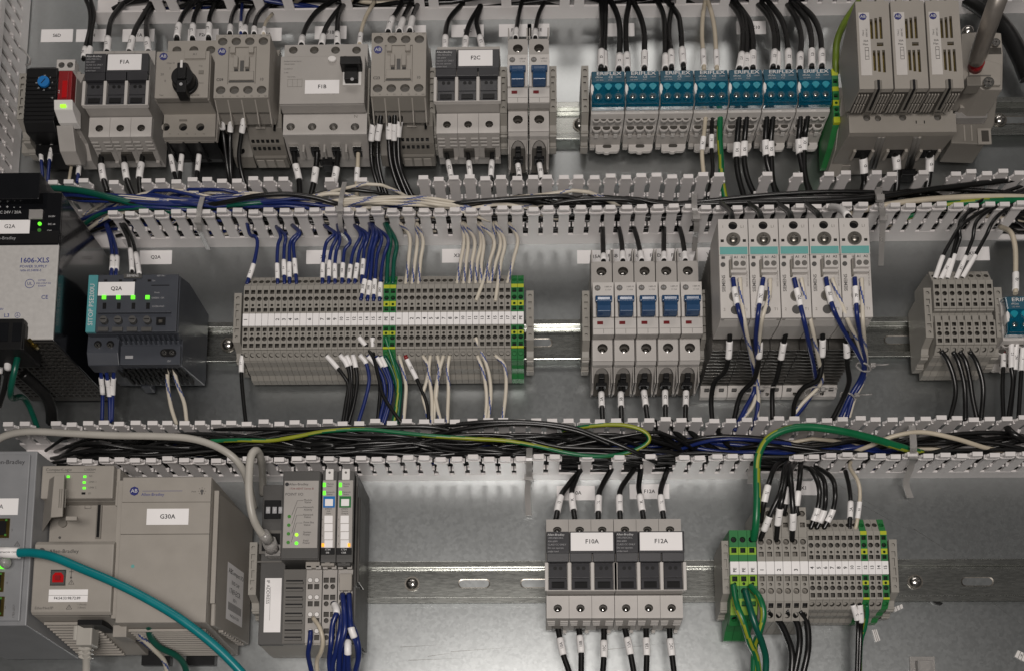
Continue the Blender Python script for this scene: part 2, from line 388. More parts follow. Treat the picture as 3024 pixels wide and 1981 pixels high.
# ================================================================== DIN rails
def rail(Z, label, holes, screws, X0=-440, X1=520):
    d = thing('din_rail', label, 'rail', 0, Z, )
    mb = MB()
    prof = [(17.5, 7.5), (17.5, 6.4), (13.6, 6.4), (13.6, 0.1), (-13.6, 0.1), (-13.6, 6.4), (-17.5, 6.4), (-17.5, 7.5), (-12.5, 7.5), (-12.5, 1.2), (12.5, 1.2), (12.5, 7.5)]
    mb.prism([(Z+a, b) for a, b in prof], X0, X1)
    mb.build('rail', 'rail_zinc', d, bevel=0.5)
    for x in holes:                        # oval punched slots
        pts = [(x-9+3.1*math.cos(t), Z+3.1*math.sin(t)) for t in [math.pi/2+math.pi*i/8 for i in range(9)]]
        pts += [(x+9+3.1*math.cos(t), Z+3.1*math.sin(t)) for t in [-math.pi/2+math.pi*i/8 for i in range(9)]]
        s = MB(); n = len(pts)
        s.add([(a, b, 1.26) for a, b in pts], [tuple(range(n))], 1)
        q = [(x+(a-x)*1.09, Z+(b-Z)*1.22) for a, b in pts]
        s.add([(a, b, 1.3) for a, b in pts]+[(a, b, 1.5) for a, b in q], [(i, (i+1)%n, n+(i+1)%n, n+i) for i in range(n)], 0)
        s.build('slot', ['screw_dull', 'galvanised'], d)
    for x in screws:
        k = thing('screw', 'domed cross-head screw fixing the rail %s' % screws[x], 'screw', x, Z)
        MB().cyl(x, Z, 6.2, 1.25, 2.0, 0, 20).build('washer', 'screw_dull', k)
        MB().dome(x, Z, 5.0, 2.0, 3.2).build('head', 'screw', k)
        MB().box(x-2.6, x+2.6, Z-0.45, Z+0.45, 4.9, 5.25).box(x-0.45, x+0.45, Z-2.6, Z+2.6, 4.9, 5.25).build('cross_slot', 'grey_mid', k)
    return d
zc = 0
rail(R1, 'zinc DIN rail carrying the topmost row of devices', [at(2990, 300, 2)[0]], {A3(552, 925, 2)[0]: 'behind the topmost row of teal blocks', A4(1890, 880, 2)[0]: 'at the upper right by the disconnect'})
rail(R2, 'zinc DIN rail carrying the middle row of devices', [B2(1945, 950, 2)[0], B4(485, 930, 2)[0]], {B1(1400, 965, 2)[0]: 'left of the long terminal strip'})
rail(R3, 'zinc DIN rail carrying the lowest row of devices, bare in its middle', [C3(0, 1025, 2)[0], C3(382, 1022, 2)[0], C4(1740, 1003, 2)[0]],
     {C2(1178, 1028, 2)[0]: 'between the I/O modules and fuse holders', C4(1358, 1008, 2)[0]: 'right of the green terminal strip'})

# ================================================================== paper name stickers on the plate
def sticker(c, x0, y0, x1, y1, s, what, dx=0.0, size=4.3):
    a, b = c(x0, y1, 0), c(x1, y0, 0)
    r = thing('label_sticker', what, 'label', (a[0]+b[0])/2, a[1])
    MB().box(a[0], b[0], a[1], b[1], 0.08, 0.3).build('paper', 'paper', r)
    if s: text(s, size, (a[0]+b[0])/2+dx, (a[1]+b[1])/2, 0.42, 'ink', r, bold=0.014)
sticker(A1, 313, 228, 563, 328, 'S6D', 'white paper sticker reading S6D above the thermostat')
sticker(A1, 582, 228, 815, 326, 'T7H', 'white paper sticker partly behind two thin black wires, next to S6D')
sticker(A1, 938, 226, 1188, 326, 'F1A', 'white paper sticker on the plate above the F1A fuse holder')
sticker(A1, 1440, 226, 1680, 320, 'F2A', 'white paper sticker above the motor starter with the black knob')
sticker(A2, -20, 218, 214, 320, 'K2A', 'white paper sticker behind the top of the C09 contactor')
sticker(A2, 465, 203, 712, 305, 'F1B', 'white paper sticker on the plate above the four-pole F1B breaker')
sticker(A2, 1085, 198, 1320, 292, 'K2B', 'white paper sticker behind the top of the C23 contactor')
sticker(A2, 1515, 192, 1764, 290, 'F2C', 'white paper sticker on the plate above the F2C fuse holder')
sticker(A2, 1880, 188, 2130, 286, 'F2D', 'left white paper sticker above the two blue-toggle breakers')
sticker(A3, 150, 186, 318, 284, 'F2E', 'right white paper sticker above the two blue-toggle breakers')
sticker(A3, 735, 182, 970, 284, '', 'blank white sticker behind black wires above the teal blocks')
sticker(A3, 1755, 166, 1978, 268, 'X10', 'white paper sticker reading X10 above the teal blocks', 4)
sticker(B1, 855, 396, 1058, 482, 'Q2A', 'white paper sticker reading Q2A on the plate above the slate module', 0)
sticker(B2, 528, 394, 742, 480, 'X2', 'white sticker behind blue wires above the long terminal strip')
sticker(B2, 1362, 386, 1575, 472, 'X3', 'white sticker reading X3 above the long terminal strip', -2)
sticker(B3, 217, 394, 437, 478, 'F15A', 'white sticker above the first of five blue-toggle breakers')
sticker(B3, 425, 386, 560, 476, 'F15B', 'white sticker above the second of five blue-toggle breakers', -8)
sticker(B3, 556, 386, 690, 474, 'F15C', 'white sticker above the third of five blue-toggle breakers', -8)
sticker(B3, 686, 384, 822, 472, 'F15D', 'white sticker above the fourth of five blue-toggle breakers', -8)
sticker(B3, 818, 382, 945, 470, 'F15E', 'white sticker above the fifth of five blue-toggle breakers', -8)
sticker(B3, 952, 378, 1075, 462, 'V1', 'white sticker reading V1 left of the solid-state relays', 2)
sticker(B4, 828, 374, 1032, 458, 'X17', 'white sticker behind black wires above the eight-way terminal strip')
sticker(C3, 507, 420, 741, 510, 'F10A', 'white sticker on the plate above the F10A fuse holder')
sticker(C3, 955, 410, 1197, 502, 'F12A', 'white sticker on the plate above the F12A fuse holder')
sticker(C4, 590, 392, 755, 478, 'X1', 'white sticker behind looping black wires above the lowest terminal strip')
# loose bits lying on the plate
def loose(c, pts, what, s=''):
    q = [c(x, y, 0.3) for x, y in pts]
    X = sum(p[0] for p in q)/4; Z = min(p[1] for p in q)
    r = thing('marker_tag', what, 'marker tag', X, Z)
    MB().poly(q, 0.1, 1.2).build('strip', 'white', r, bevel=0.2)
    for k in (1, 2):
        t = k/3
        a = (q[0][0]+(q[1][0]-q[0][0])*t, q[0][1]+(q[1][1]-q[0][1])*t); b = (q[3][0]+(q[2][0]-q[3][0])*t, q[3][1]+(q[2][1]-q[3][1])*t)
        MB().tube([(a[0], a[1], 1.2), (b[0], b[1], 1.2)], 0.22, n=4).build('break_line', 'grey_mid', r)
    if s: text(s, 3, X, sum(p[1] for p in q)/4, 1.5, 'ink', r, rot=-30)
loose(C4, [(1220, 1168), (1275, 1146), (1282, 1172), (1230, 1196)], 'small white marker strip stuck by the end of the lowest terminal strip')
loose(C4, [(1090, 1305), (1118, 1300), (1142, 1370), (1112, 1382)], 'small white marker strip fallen below the lowest terminal strip')
loose(C4, [(1985, 1430), (2040, 1455), (2025, 1500), (1965, 1470)], 'loose white marker tag with a digit at the lower right edge', '9')
q = C4(1490, 1140, 1)
r = thing('plastic_chip', 'small black plastic chip lying under the rail at lower right', 'debris', q[0], q[1]-2)
MB().poly([C4(1450, 1130, 1), C4(1480, 1124, 1), C4(1524, 1142, 1), C4(1512, 1156, 1), C4(1475, 1146, 1)], 0.1, 3).build('chip', 'black', r, bevel=0.4)
q = C4(1400, 1530, 1)
r = thing('tie_mount', 'clear adhesive cable-tie mount at the bottom edge', 'tie mount', q[0], q[1])
MB().box(q[0]-10, q[0]+10, q[1]-12, q[1]+8, 0.1, 2.5).box(q[0]-6, q[0]-3.5, q[1]-8, q[1]+4, 2.5, 7).box(q[0]+3.5, q[0]+6, q[1]-8, q[1]+4, 2.5, 7).box(q[0]-6, q[0]+6, q[1]-8, q[1]+4, 7, 8.5).build('base', 'tie', r, bevel=0.5)
# ================================================================== repeated DIN-rail devices (local: x about 0, z about the rail)
def logo_disc(root, x, z, h, r, m='logo_blue', ink='ink_white', parent=None):
    d = MB().cyl(x, z, r, h, h+0.12, n=8, rz=r).build('logo', m, root, parent)
    text('AB', r*1.15, x, z, h+0.3, ink, root, parent=d)
    return d
# ---- end bracket
def make_end_bracket():
    t = thing('end_bracket', '', 'end bracket', 0, 0)
    MB().prism([(22, 30), (23, 43), (-19, 43), (-23, 33), (-31, 30), (-31, 22), (-33, 20), (-33, 9), (-26, 8), (20, 8), (22, 20)], -3.0, 3.0).build('body', 'term_grey', t, bevel=0.4)
    MB().face(-3.0, 3.0, (23, 44.2), (-19, 44.2), 1.15, [(0, 4.5, 1.6, 1.6, 4, True), (0, 11.5, 1.5, 2.0, 2, False), (-.3, 18, 1.1, 3.2, 1.5, False), (.3, 25.5, 1.1, 3.0, 1.5, False), (0, 32, 1.7, 1.7, 3, False), (0, 37.5, 1.3, 1.3, 3, True)], mi=1, md=1).build('front_face', ['term_grey', 'term_hole'], t)
    MB().box(-3.2, 3.2, -29.5, -27.5, 30.1, 32.0).box(-3.2, 3.2, -34, -32, 12, 19).box(-2.2, 2.2, -33.6, -33.1, 13, 18, 1).build('foot_clip', ['term_grey', 'term_hole'], t, bevel=0.3)
    return t
EB0 = make_end_bracket(); EBN = [0]
def end_bracket(X, Z, label):
    if EBN[0] == 0:
        EB0.o.location = (X*S, 0, Z*S); EB0.o['label'] = label; EB0.o['group'] = 'end brackets on the rails'
    else: copy_at(EB0, X, Z, label, 'end brackets on the rails')
    EBN[0] += 1
# ---- three-pole fuse holder
def make_fuse_holder():
    t = thing('fuse_holder', '', 'fuse holder', 0, 0)
    W = 26.1
    MB().prism([(41, 8), (42, 22), (40, 42), (26.5, 42), (26.5, 56), (-19.6, 56), (-19.9, 41.8), (-37, 41.8), (-41.5, 22), (-40.5, 8)], -W, W).build('housing', 'grey', t, bevel=0.4)
    for k in (-1, 0, 1):
        x = k*17.45; x0, x1 = x-8.6, x+8.6
        MB().face(x0, x1, (40.2, 46), (26.6, 46), 4, [(x, 8.4, 3.4, 2.6, 3.6, True)], md=1).dome(x, 31.4, 2.3, 42.5, 1.6, 2, 12, 3).build('upper_terminal', ['grey', 'term_hole', 'screw'], t)
        MB().face(x0, x1, (-20.6, 46), (-38.2, 46), 4.1, [(x, 9.8, 3.3, 3.1, 3.4, True)], md=1).dome(x, -31.0, 2.2, 42.7, 1.5, 2, 12, 3).build('lower_terminal', ['grey_light', 'term_hole', 'screw'], t)
        mb = MB(); mb.prism([(-38.2, 45.2), (-42.8, 22), (-42.8, 20), (-38, 41)], x0, x1)
        for q in range(3): mb.prism([(-39.2-q*0.75, 41.5-q*3.4), (-40.2-q*0.7, 41.2-q*3.4), (-40.4-q*0.7, 40-q*3.4), (-39.4-q*0.75, 40.3-q*3.4)], x0+0.6+q*0.4, x0+6.5, 0); mb.prism([(-39.2-q*0.75, 41.5-q*3.4), (-40.2-q*0.7, 41.2-q*3.4), (-40.4-q*0.7, 40-q*3.4), (-39.4-q*0.75, 40.3-q*3.4)], x1-6.5, x1-0.6, 0)
        mb.box(x-4.5, x+4.5, -43.2, -40.5, 21, 30.5, 1)
        mb.box(x+4.6, x+7.4, -45, -42.5, 16, 21)
        mb.build('wire_entry', ['grey', 'term_hole'], t)
        h = MB().prism([(2.2, 57.5), (-9.4, 58.6), (-9.6, 57.2), (-9.9, 58.6), (-18.9, 59.6), (-18.9, 55), (2.2, 55)], x-6.9, x+6.9).build('fuse_drawer', 'dark_grey', t, bevel=0.35)
        MB().cyl(x-2.1, -1.9, 1.45, 57.6, 58.15, n=12).cyl(x+2.1, -1.9, 1.45, 57.6, 58.15, n=12).build('test_hole', 'black', t, h)
        MB().prism([(-12.5, 58.9), (-13.3, 59.5), (-17.4, 60.0), (-17.6, 59.3)], x-4.8, x+4.8).build('pull_grip', 'black', t, h)
        MB().prism([(9.3, 60.9), (2.6, 60.4), (2.3, 58), (2.6, 55), (9.3, 55)], x-8.35, x+8.35).build('drawer_lip', 'dark_grey', t, bevel=0.4)
    for k in (-1.5, -.5, .5, 1.5): MB().box(k*17.45-1.25, k*17.45+1.25, -19.6, 2.2, 56.05, 60).build('rib', 'grey_light', t, bevel=0.3)
    MB().box(-26.1, 26.1, -19.8, -19.3, 56.05, 60.0).build('sill', 'grey_light', t)
    MB().box(-26.1, -8.9, 9.45, 26.2, 56.05, 60.9).build('rating_plate', 'dark_grey', t, bevel=0.4)
    for i, (s, sz) in enumerate((('Allen-Bradley', 2.35), ('1492-FB3C30-L', 1.9), ('30A 600V', 1.9), ('CLASS CC ONLY', 1.9), ('Do not operate', 1.9), ('under load', 1.9))):
        text(s, sz, -25.2, 23.6-i*2.6, 61.05, 'ink_dim' if i else 'ink_white', t, align='LEFT')
    MB().box(-8.5, 26.1, 9.45, 26.2, 56.05, 60.7).build('cover_plate', 'dark_grey', t, bevel=0.4)
    return t
FH0 = make_fuse_holder()
def fuse_holders(rows):
    rs = []
    for i, (X, Z, t_, label) in enumerate(rows):
        if i == 0: FH0.o.location = (X*S, 0, Z*S); FH0.o['label'] = label; r = Root(FH0.o, X, Z)
        else: r = copy_at(FH0, X, Z, label)
        r.o['group'] = 'three-pole fuse holders'; rs.append(r)
    for r, (X, Z, t_, label) in zip(rs, rows):
        paper(r, X-7.2 if Z > 400 else X-7.6, X+20.6 if Z > 400 else X+24.6, Z+11.0, Z+25.2, 60.75, t_, 4.8)
# ---- single-pole breaker
def make_breaker():
    t = thing('circuit_breaker', '', 'circuit breaker', 0, 0); W = 8.3
    MB().prism([(47, 8), (47, 40), (21.5, 40), (21.5, 59), (-21.8, 59), (-21.8, 53), (-17, 41), (-37, 41), (-38, 37), (-41, 20), (-41, 8)], -W, W).build('housing', 'grey', t, bevel=0.4)
    MB().face(-W, W, (47.5, 45), (21.8, 45), 5, [(0, 8.5, 4.2, 3.8, 4.5, True)], md=1).dome(0, 38.0, 2.9, 40.6, 1.8, 2, 12, 3).build('upper_terminal', ['grey', 'term_hole', 'screw'], t)
    MB().box(-W, -W+1.1, 46, 58, 24, 45).box(W-1.1, W, 46, 58, 24, 45).build('upper_fin', 'grey', t, bevel=0.3)
    MB().face(-W+.4, W-.4, (-17, 46), (-37.2, 46), 5, [(0, 9.6, 4.2, 3.9, 4.6, True)], md=1).dome(0, -27.6, 2.9, 41.5, 1.8, 2, 12, 3).build('lower_terminal', ['grey_light', 'term_hole', 'screw'], t)
    MB().prism([(-37.3, 45.2), (-38.8, 42), (-38.8, 37), (-37.3, 37)], -W+.4, W-.4).build('lower_band', 'grey_light', t, bevel=0.3)
    # arch where the wire enters
    mb = MB(); n = 9; a = []
    for i in range(n): a.append((-6.2*math.cos(math.pi*i/(n-1)), -44.5+5.6*math.sin(math.pi*i/(n-1))))
    out = [(-W+.3, -53), (-W+.3, -38.6), (W-.3, -38.6), (W-.3, -53), (6.4, -53)]
    ring = out+[(6.2, -50)]+a[::-1][0:]+[(-6.2, -50), (-6.4, -53)]
    hh = lambda z: 37.5+(z+38.6)*1.35
    tr = tessellate_polygon([[Vector((p[0], p[1], 0)) for p in ring]])
    mb.add([(x, z, hh(z)) for x, z in ring], [tuple(f) for f in tr]); m = len(ring)
    mb.add([(x, z, hh(z)) for x, z in ring]+[(x, z+2.2, hh(z)-7) for x, z in ring], [(i, (i+1) % m, m+(i+1) % m, m+i) for i in range(m)], 0)
    mb.build('wire_arch', 'grey', t)
    MB().add([(-6.2, -40, 28), (6.2, -40, 28), (6.2, -52, 12), (-6.2, -52, 12)], [(0, 1, 2, 3)]).build('entry_back', 'term_hole', t)
    MB().box(-W+.1, -W+1.0, -52, -38.5, 10, 38).box(W-1.0, W-.1, -52, -38.5, 10, 38).build('lower_fin', 'grey', t, bevel=0.2)
    f = MB().box(-W, W, 8.2, 21.4, 59.05, 60.2).build('rating_plate', 'grey_light', t, bevel=0.3)
    MB().cyl(-4.4, 16.6, 2.5, 60.25, 60.35, n=8).build('logo', 'grey_mid', t, f)
    text('AB', 2.5, -4.4, 16.6, 60.55, 'ink_dim', t, parent=f)
    text('1489-M', 1.9, 3.8, 17.4, 60.4, 'ink_grey', t, parent=f); text('C 15A', 1.7, 3.8, 14.9, 60.4, 'ink_grey', t, parent=f)
    MB().box(-W, -5.9, -8.4, 8.15, 59.05, 62.4).box(5.9, W, -8.4, 8.15, 59.05, 62.4).build('toggle_frame', 'grey_light', t, bevel=0.5)
    MB().prism([(6.8, 59.5), (7.4, 66), (5.8, 67.6), (3.0, 66.4), (-2.4, 68.8), (-6.8, 68.0), (-7.8, 63), (-7.8, 59.5)], -5.3, 5.3).box(-6.6, 6.6, 2.6, 7.3, 63, 66.4).build('toggle', 'blue_toggle', t, bevel=0.6)
    fp = MB().box(-W, W, -21.8, -8.5, 59.05, 60.3).build('front_plate', 'grey_light', t, bevel=0.3)
    MB().box(-5.0, -0.4, -13.9, -11.3, 60.2, 60.55).build('indicator', 'red_mark', t, fp)
    MB().box(-W+.5, W-.5, -17.4, -17.15, 60.32, 60.38).box(-.15, .15, -21.4, -17.6, 60.32, 60.38).build('seam', 'grey_mid', t, fp)
    # black clamp in the mouth
    MB().box(-2.2, 2.2, -46, -41.5, 30, 33).box(-4.2, 4.2, -50.5, -47, 22, 28).prism([(-45, 31), (-53, 23), (-53, 17), (-45, 26)], -2.4, 2.4).build('clamp', 'black', t, bevel=0.4)
    return t
BR0 = make_breaker(); BRN = [0]
def breaker(X, Z, label, group):
    if BRN[0] == 0: BR0.o.location = (X*S, 0, Z*S); BR0.o['label'] = label; BR0.o['group'] = group
    else: copy_at(BR0, X, Z, label, group)
    BRN[0] += 1
# ---- contactor
def make_contactor():
    t = thing('contactor', '', 'contactor', 0, 0); W = 21.9
    MB().prism([(38, 8), (38, 48), (29, 52), (26, 74), (26, 76.5), (-29.6, 76.5), (-33.5, 68), (-33, 52), (-24, 48), (-24, 8)], -W, W).build('housing', 'beige', t, bevel=0.4)
    hol = [(x, d, 3.9, 3.6, 3.2, True) for x in (-16.4, -5.5, 5.4, 16.3) for d in (6.1, 48.9)]
    MB().face(-W, W, (26.3, 80), (-29.4, 80), 3.6, hol).build('front_face', ['beige', 'beige_dark', 'grey_mid'], t)
    MB().prism([(-29.5, 79.2), (-34.2, 69), (-33.6, 66), (-29.5, 76)], -W+.3, W-.3).build('lower_band', 'beige_dark', t, bevel=0.3)
    for x in (-21.2, -10.9, 0, 10.9, 21.2): MB().prism([(-29.8, 78.5), (-35, 70), (-41, 64), (-41, 60), (-30, 62)], x-.5, x+.5).build('barrier', 'beige', t)
    # slider in the middle
    m = MB(); m.box(-11.2, -10.7, -17, 15, 80.05, 80.6).box(10.7, 11.2, -17, 15, 80.05, 80.6).box(-11.2, 11.2, 14.6, 15, 80.05, 80.6).build('guide_frame', 'beige_dark', t)
    s = MB().box(-9.4, -5.4, 8.5, 14.0, 80.05, 82.6).box(5.4, 9.4, 8.5, 14.0, 80.05, 82.6).box(-6.2, -2.8, -4.6, 5.2, 80.05, 83.2).box(2.8, 6.2, -4.6, 5.2, 80.05, 83.2).box(-9.8, 9.8, -14.6, -7.2, 80.05, 81.4).build('slider', 'beige', t, bevel=0.35)
    MB().box(-1.5, 1.5, -6.4, 3.0, 80.05, 80.4).box(-10.2, 10.2, -16.0, -14.9, 80.05, 80.5).box(-9.8, 9.8, -7.0, -6.6, 80.05, 80.5).box(-6.0, -3.0, -6.4, -4.8, 80.05, 81).box(3, 6, -6.4, -4.8, 80.05, 81).build('slider_slot', 'ash', t, s)
    logo_disc(t, -16.6, 11.2, 80.1, 3.5)
    text('10', 3.3, 16.0, -13.6, 80.2, 'ink', t)
    for i, q in enumerate(('1', 'L1', '3', 'L2', '5', 'L3', '13', 'NO')):
        text(q, 1.6, -20+i*5.7, 24.9, 80.2, 'ink_grey', t)
    for i, q in enumerate(('2', 'T1', '4', 'T2', '6', 'T3', '14', 'NO')):
        text(q, 1.6, -20+i*5.7, -28.2, 80.2, 'ink_grey', t)
    # auxiliary block under it, close to the plate
    b = MB().prism([(-18, 12), (-19, 46), (-30, 44), (-37, 32), (-40, 20), (-40, 8)], -4.5, W+2.6).build('coil_block', 'beige_dark', t, bevel=0.4)
    mb = MB()
    for i in range(6): mb.box(-2.6+i*4.1, -.2+i*4.1, -36.6, -35.4, 34, 36.4); mb.box(-2.6+i*4.1, -.2+i*4.1, -38.8, -37.6, 27.5, 30)
    mb.build('vent_slots', 'black', t, b)
    MB().box(3, 11, -31.5, -26, 44.2, 45.3).box(15, 17, -29.5, -22, 45.2, 45.8).build('coil_catch', 'beige', t, b, bevel=0.3)
    MB().box(17.6, 19.6, -33, -28, 44.1, 44.6).build('catch_slot', 'black', t, b)
    f = MB(); f.box(-3, W+2, -42.6, -40.1, 9, 22)
    f.build('foot_rail', 'beige_dark', t)
    for i in range(3): MB().box(-2+i*8.2, 4.6+i*8.2, -43.4, -42.7, 10, 20).build('foot', 'beige', t, bevel=0.3)
    MB().prism([(-22, 12), (-24, 30), (-40, 20), (-42, 8)], -W, -5).build('base', 'beige_dark', t, bevel=0.3)
    MB().cyl(-14, -36, 2.4, 22.2, 23.4).build('base_screw', 'black', t)
    return t
CT0 = make_contactor()

# ================================================================== top row
g = 'blue-toggle breakers'
def xc(a, b): return (a[0]+b[0])/2
FA = xc(A1(635, 700, 60), A1(1135, 700, 60)); F2 = xc(A2(1390, 600, 60), A2(1885, 600, 60))
fuse_holders([(FA, R1, 'F1A', 'three-pole grey fuse holder with black drawers, labelled F1A'),
              (F2, R1, 'F2C', 'three-pole grey fuse holder with black drawers, labelled F2C'),
              (xc(C3(445, 800, 60), C3(865, 800, 60)), R3, 'F10A', 'three-pole grey fuse holder with black drawers, labelled F10A'),
              (xc(C3(868, 800, 60), C3(1290, 800, 60)), R3, 'F12A', 'three-pole grey fuse holder with black drawers, labelled F12A')])
cx = xc(A1(1655, 400, 80), A1(2070, 400, 80)); CT0.o.location = (cx*S, 0, R1*S); CT0.o['label'] = 'beige contactor marked C09 beside the motor starter'; CT0.o['group'] = 'beige contactors'
c9 = Root(CT0.o, cx, R1)
cx2 = xc(A2(900, 500, 80), A2(1320, 500, 80)); c23 = copy_at(CT0, cx2, R1, 'beige contactor marked C23 right of the four-pole breaker', 'beige contactors')
text('C09', 3.3, cx-17.4, R1-13.6, 80.2, 'ink', c9, bold=.01); text('C23', 3.3, cx2-17.4, R1-13.6, 80.2, 'ink', c23, bold=.01)
breaker(-8.7, R1, 'left one of the two blue-toggle breakers in the top row', g)
breaker(8.9, R1, 'right one of the two blue-toggle breakers in the top row', g)
end_bracket(A1(163, 800, 44)[0], R1-1, 'grey end bracket at the far left beside the black thermostat')
end_bracket(A1(640, 880, 30)[0]-1, R1, 'end bracket half hidden left of the F1A fuse holder')
end_bracket(A2(180, 800, 44)[0], R1-1, 'end bracket squeezed left of the four-pole F1B breaker')
end_bracket(A2(885, 880, 30)[0]-1, R1, 'end bracket squeezed left of the C23 contactor')
end_bracket(A2(1366, 700, 44)[0], R1, 'end bracket left of the F2C fuse holder')
end_bracket(A2(1915, 700, 44)[0], R1, 'end bracket between the F2C fuse holder and blue-toggle breakers')
end_bracket(A3(346, 700, 44)[0], R1, 'end bracket right of the two top-row breakers')
end_bracket(A3(592, 700, 44)[0], R1, 'end bracket left of the first teal distribution block')

# ---- thermostat
X0, X1 = A1(200, 600, 52)[0], A1(437, 600, 52)[0]; Zt, Zb = A1(320, 530, 52)[1], A1(320, 935, 52)[1]
t = thing('thermostat', 'black ribbed thermostat with a blue dial at the upper left', 'thermostat', (X0+X1)/2, R1)
MB().prism([(Zt, 52), (Zb, 52), (Zb-6, 46), (Zb-3, 10), (Zt+8, 8), (Zt+6, 46)], X0, X1).build('housing', 'black', t, bevel=0.8)
for i in range(11): MB().box(X0+.4, X1-.4, Zb+1.5+i*3.8, Zb+3.4+i*3.8, 52.02, 52.5).build('rib', 'black', t)
dx, dz = A1(335, 630, 54)
d = MB().cyl(dx, dz, 4.9, 52.6, 55, n=24).build('dial', 'blue_dial', t, bevel=0.3)
a = 0.9
MB().poly([(dx+2.6*math.cos(a)-.3, dz+2.6*math.sin(a)+.2), (dx-2.6*math.cos(a)-.3, dz-2.6*math.sin(a)+.2), (dx-2.6*math.cos(a)+.3, dz-2.6*math.sin(a)-.2), (dx+2.6*math.cos(a)+.3, dz+2.6*math.sin(a)-.2)], 55, 55.1).build('dial_slot', 'black', t, d)
for k in range(8):
    q = math.pi/2+k*math.pi/4
    text(str(60-k*10 if k < 7 else 0), 1.7, dx+6.6*math.cos(q), dz+6.6*math.sin(q), 52.75, 'ink_white', t)
text('°F', 2.2, *A1(398, 755, 53), 52.75, 'ink_white', t)
MB().box(X0+1, X1-4, Zb-14, Zb-5.5, 8, 30).build('terminal_skirt', 'black', t, bevel=0.5)
q = A1(232, 1140, 12)
MB().box(q[0]-7, q[0]+7, q[1]-5, q[1]+5, 8, 13).build('rail_clip', 'term_grey', t, bevel=0.5)
# ---- slim relay with red clip
x0, x1 = A1(446, 650, 66)[0], A1(550, 650, 66)[0]
t = thing('slim_relay', 'slim relay with a red clip and glowing green light beside the thermostat', 'relay', (x0+x1)/2, R1)
zt, zb = A1(500, 545, 66)[1], A1(500, 785, 66)[1]
MB().prism([(zt+12, 8), (zt+14, 44), (zt+1, 50), (zt, 58), (zb, 58), (zb-10, 52), (-33+R1, 30), (-42+R1, 20), (-42+R1, 8)], x0-.2, x1+.2).build('housing', 'grey', t, bevel=0.4)
MB().box(x0, x1, zb+.1, zt, 58.05, 66).box(x0+2.2, x1-2.4, zb+2, zt-2, 66, 67).build('retaining_clip', 'red', t, bevel=0.5)
MB().box(x0+4.2, x1-2.9, zb+3, zt-10, 67.02, 67.4).build('relay_window', 'red_lens', t)
text('A-B', 2, x0+1.3, (zt+zb)/2-5, 66.2, 'ink_white', t, rot=90)
l0, l1 = A1(412, 830, 68)[0], A1(556, 830, 68)[0]
lv = MB().prism([(zb, 69), (zb-8, 67.5), (zb-13, 58), (zb-13, 50), (zb, 52)], l0, l1).build('eject_lever', 'white', t, bevel=0.7)
q = A1(484, 816, 69)
MB().box(q[0]-2.2, q[0]+2.2, q[1]-1.1, q[1]+1.1, 68.2, 69.6).build('status_light', 'led_lime', t, lv)
for nm, yy, hh in (('upper_terminal', 502, 50), ('lower_terminal', 1055, 38)):
    c0 = A1(505 if yy < 600 else 550, yy, hh)
    MB().face(c0[0]-7.6, c0[0]+7.6, (c0[1]+5, hh), (c0[1]-5, hh), 8, [(c0[0]-3.6, 5, 2.7, 2.7, 1.2, True), (c0[0]+3.6, 5, 2.7, 2.7, 1.2, True)]).build(nm, ['grey_light', 'grey_mid', 'screw'], t)
q0, q1 = A1(440, 905, 54)[0], A1(565, 905, 54)[0]
MB().prism([(zb-13, 55), (zb-30, 46), (zb-34, 34), (zb-30, 26), (zb-13, 26)], q0, q1).build('lower_body', 'grey', t, bevel=0.5)

# ---- motor starter with rotary knob
x0, x1 = A1(1190, 560, 85)[0], A1(1605, 560, 85)[0]; xm = (x0+x1)/2
t = thing('motor_starter', 'beige motor starter with a large black rotary knob', 'motor starter', xm, R1)
zt, zb = A1(1400, 392, 85)[1], A1(1400, 752, 85)[1]
zl0, zl1 = A1(1400, 866, 62)[1], A1(1400, 1056, 62)[1]
ztb = A1(1440, 316, 60)[1]
MB().prism([(ztb, 8), (ztb, 55), (zt+4, 56), (zt, 72), (zt, 82), (zb, 82), (zl0-2, 62), (zl0-1, 58), (zl1, 58), (zl1, 54), (zl1+16, 50), (-14+R1, 8)], x0, x1).build('housing', 'beige', t, bevel=0.5)
MB().face(x0, x1, (ztb, 60), (zt+6, 60), 4, [(xm+k*14, 8.5, 3.8, 3.6, 3.5, True) for k in (-1, 0, 1)]).build('upper_terminal', ['beige', 'beige_dark', 'grey_mid'], t)
MB().box(x0+.3, x1-.3, zb, zt-.2, 82.05, 85).build('front_face', 'beige', t, bevel=0.7)
MB().prism([(zb-.1, 84), (zl0, 66), (zl0, 62), (zb-.1, 80)], x0+1.2, x1-1.2).build('lower_slope', 'beige_dark', t, bevel=0.3)
MB().face(x0+.5, x1-.5, (zl0, 62.3), (zl1, 62.3), 4, [(A1(x, 980, 62)[0], zl0-A1(x, 980, 62)[1], 3.4, 3.4, 3.5, True) for x in (1272, 1406, 1538)]).build('lower_terminal', ['beige', 'beige_dark', 'black'], t)
q = A1(1410, 870, 62); MB().box(q[0]-6.5, q[0]+6.5, q[1]-1, q[1]+.6, 62.35, 63.2).build('catch', 'beige_dark', t, bevel=0.2)
q = A1(1408, 930, 62); MB().box(q[0]-3.2, q[0]+3.2, q[1]-.7, q[1]+.7, 62.35, 63).build('latch', 'beige_dark', t)
kx, kz = A1(1405, 605, 92)
k = MB().cyl(kx, kz, 10.2, 85.05, 88, n=28).cyl(kx, kz, 9.2, 88, 95, n=28, r2=8.6).box(kx-4, kx+4, kz-14.5, kz-4, 85.05, 96).prism([(kz+4, 85.05), (kz+13, 85.05), (kz+13, 92), (kz+10, 97), (kz-4, 97)], kx-3.6, kx+3.6).build('knob', 'black', t, bevel=0.7)
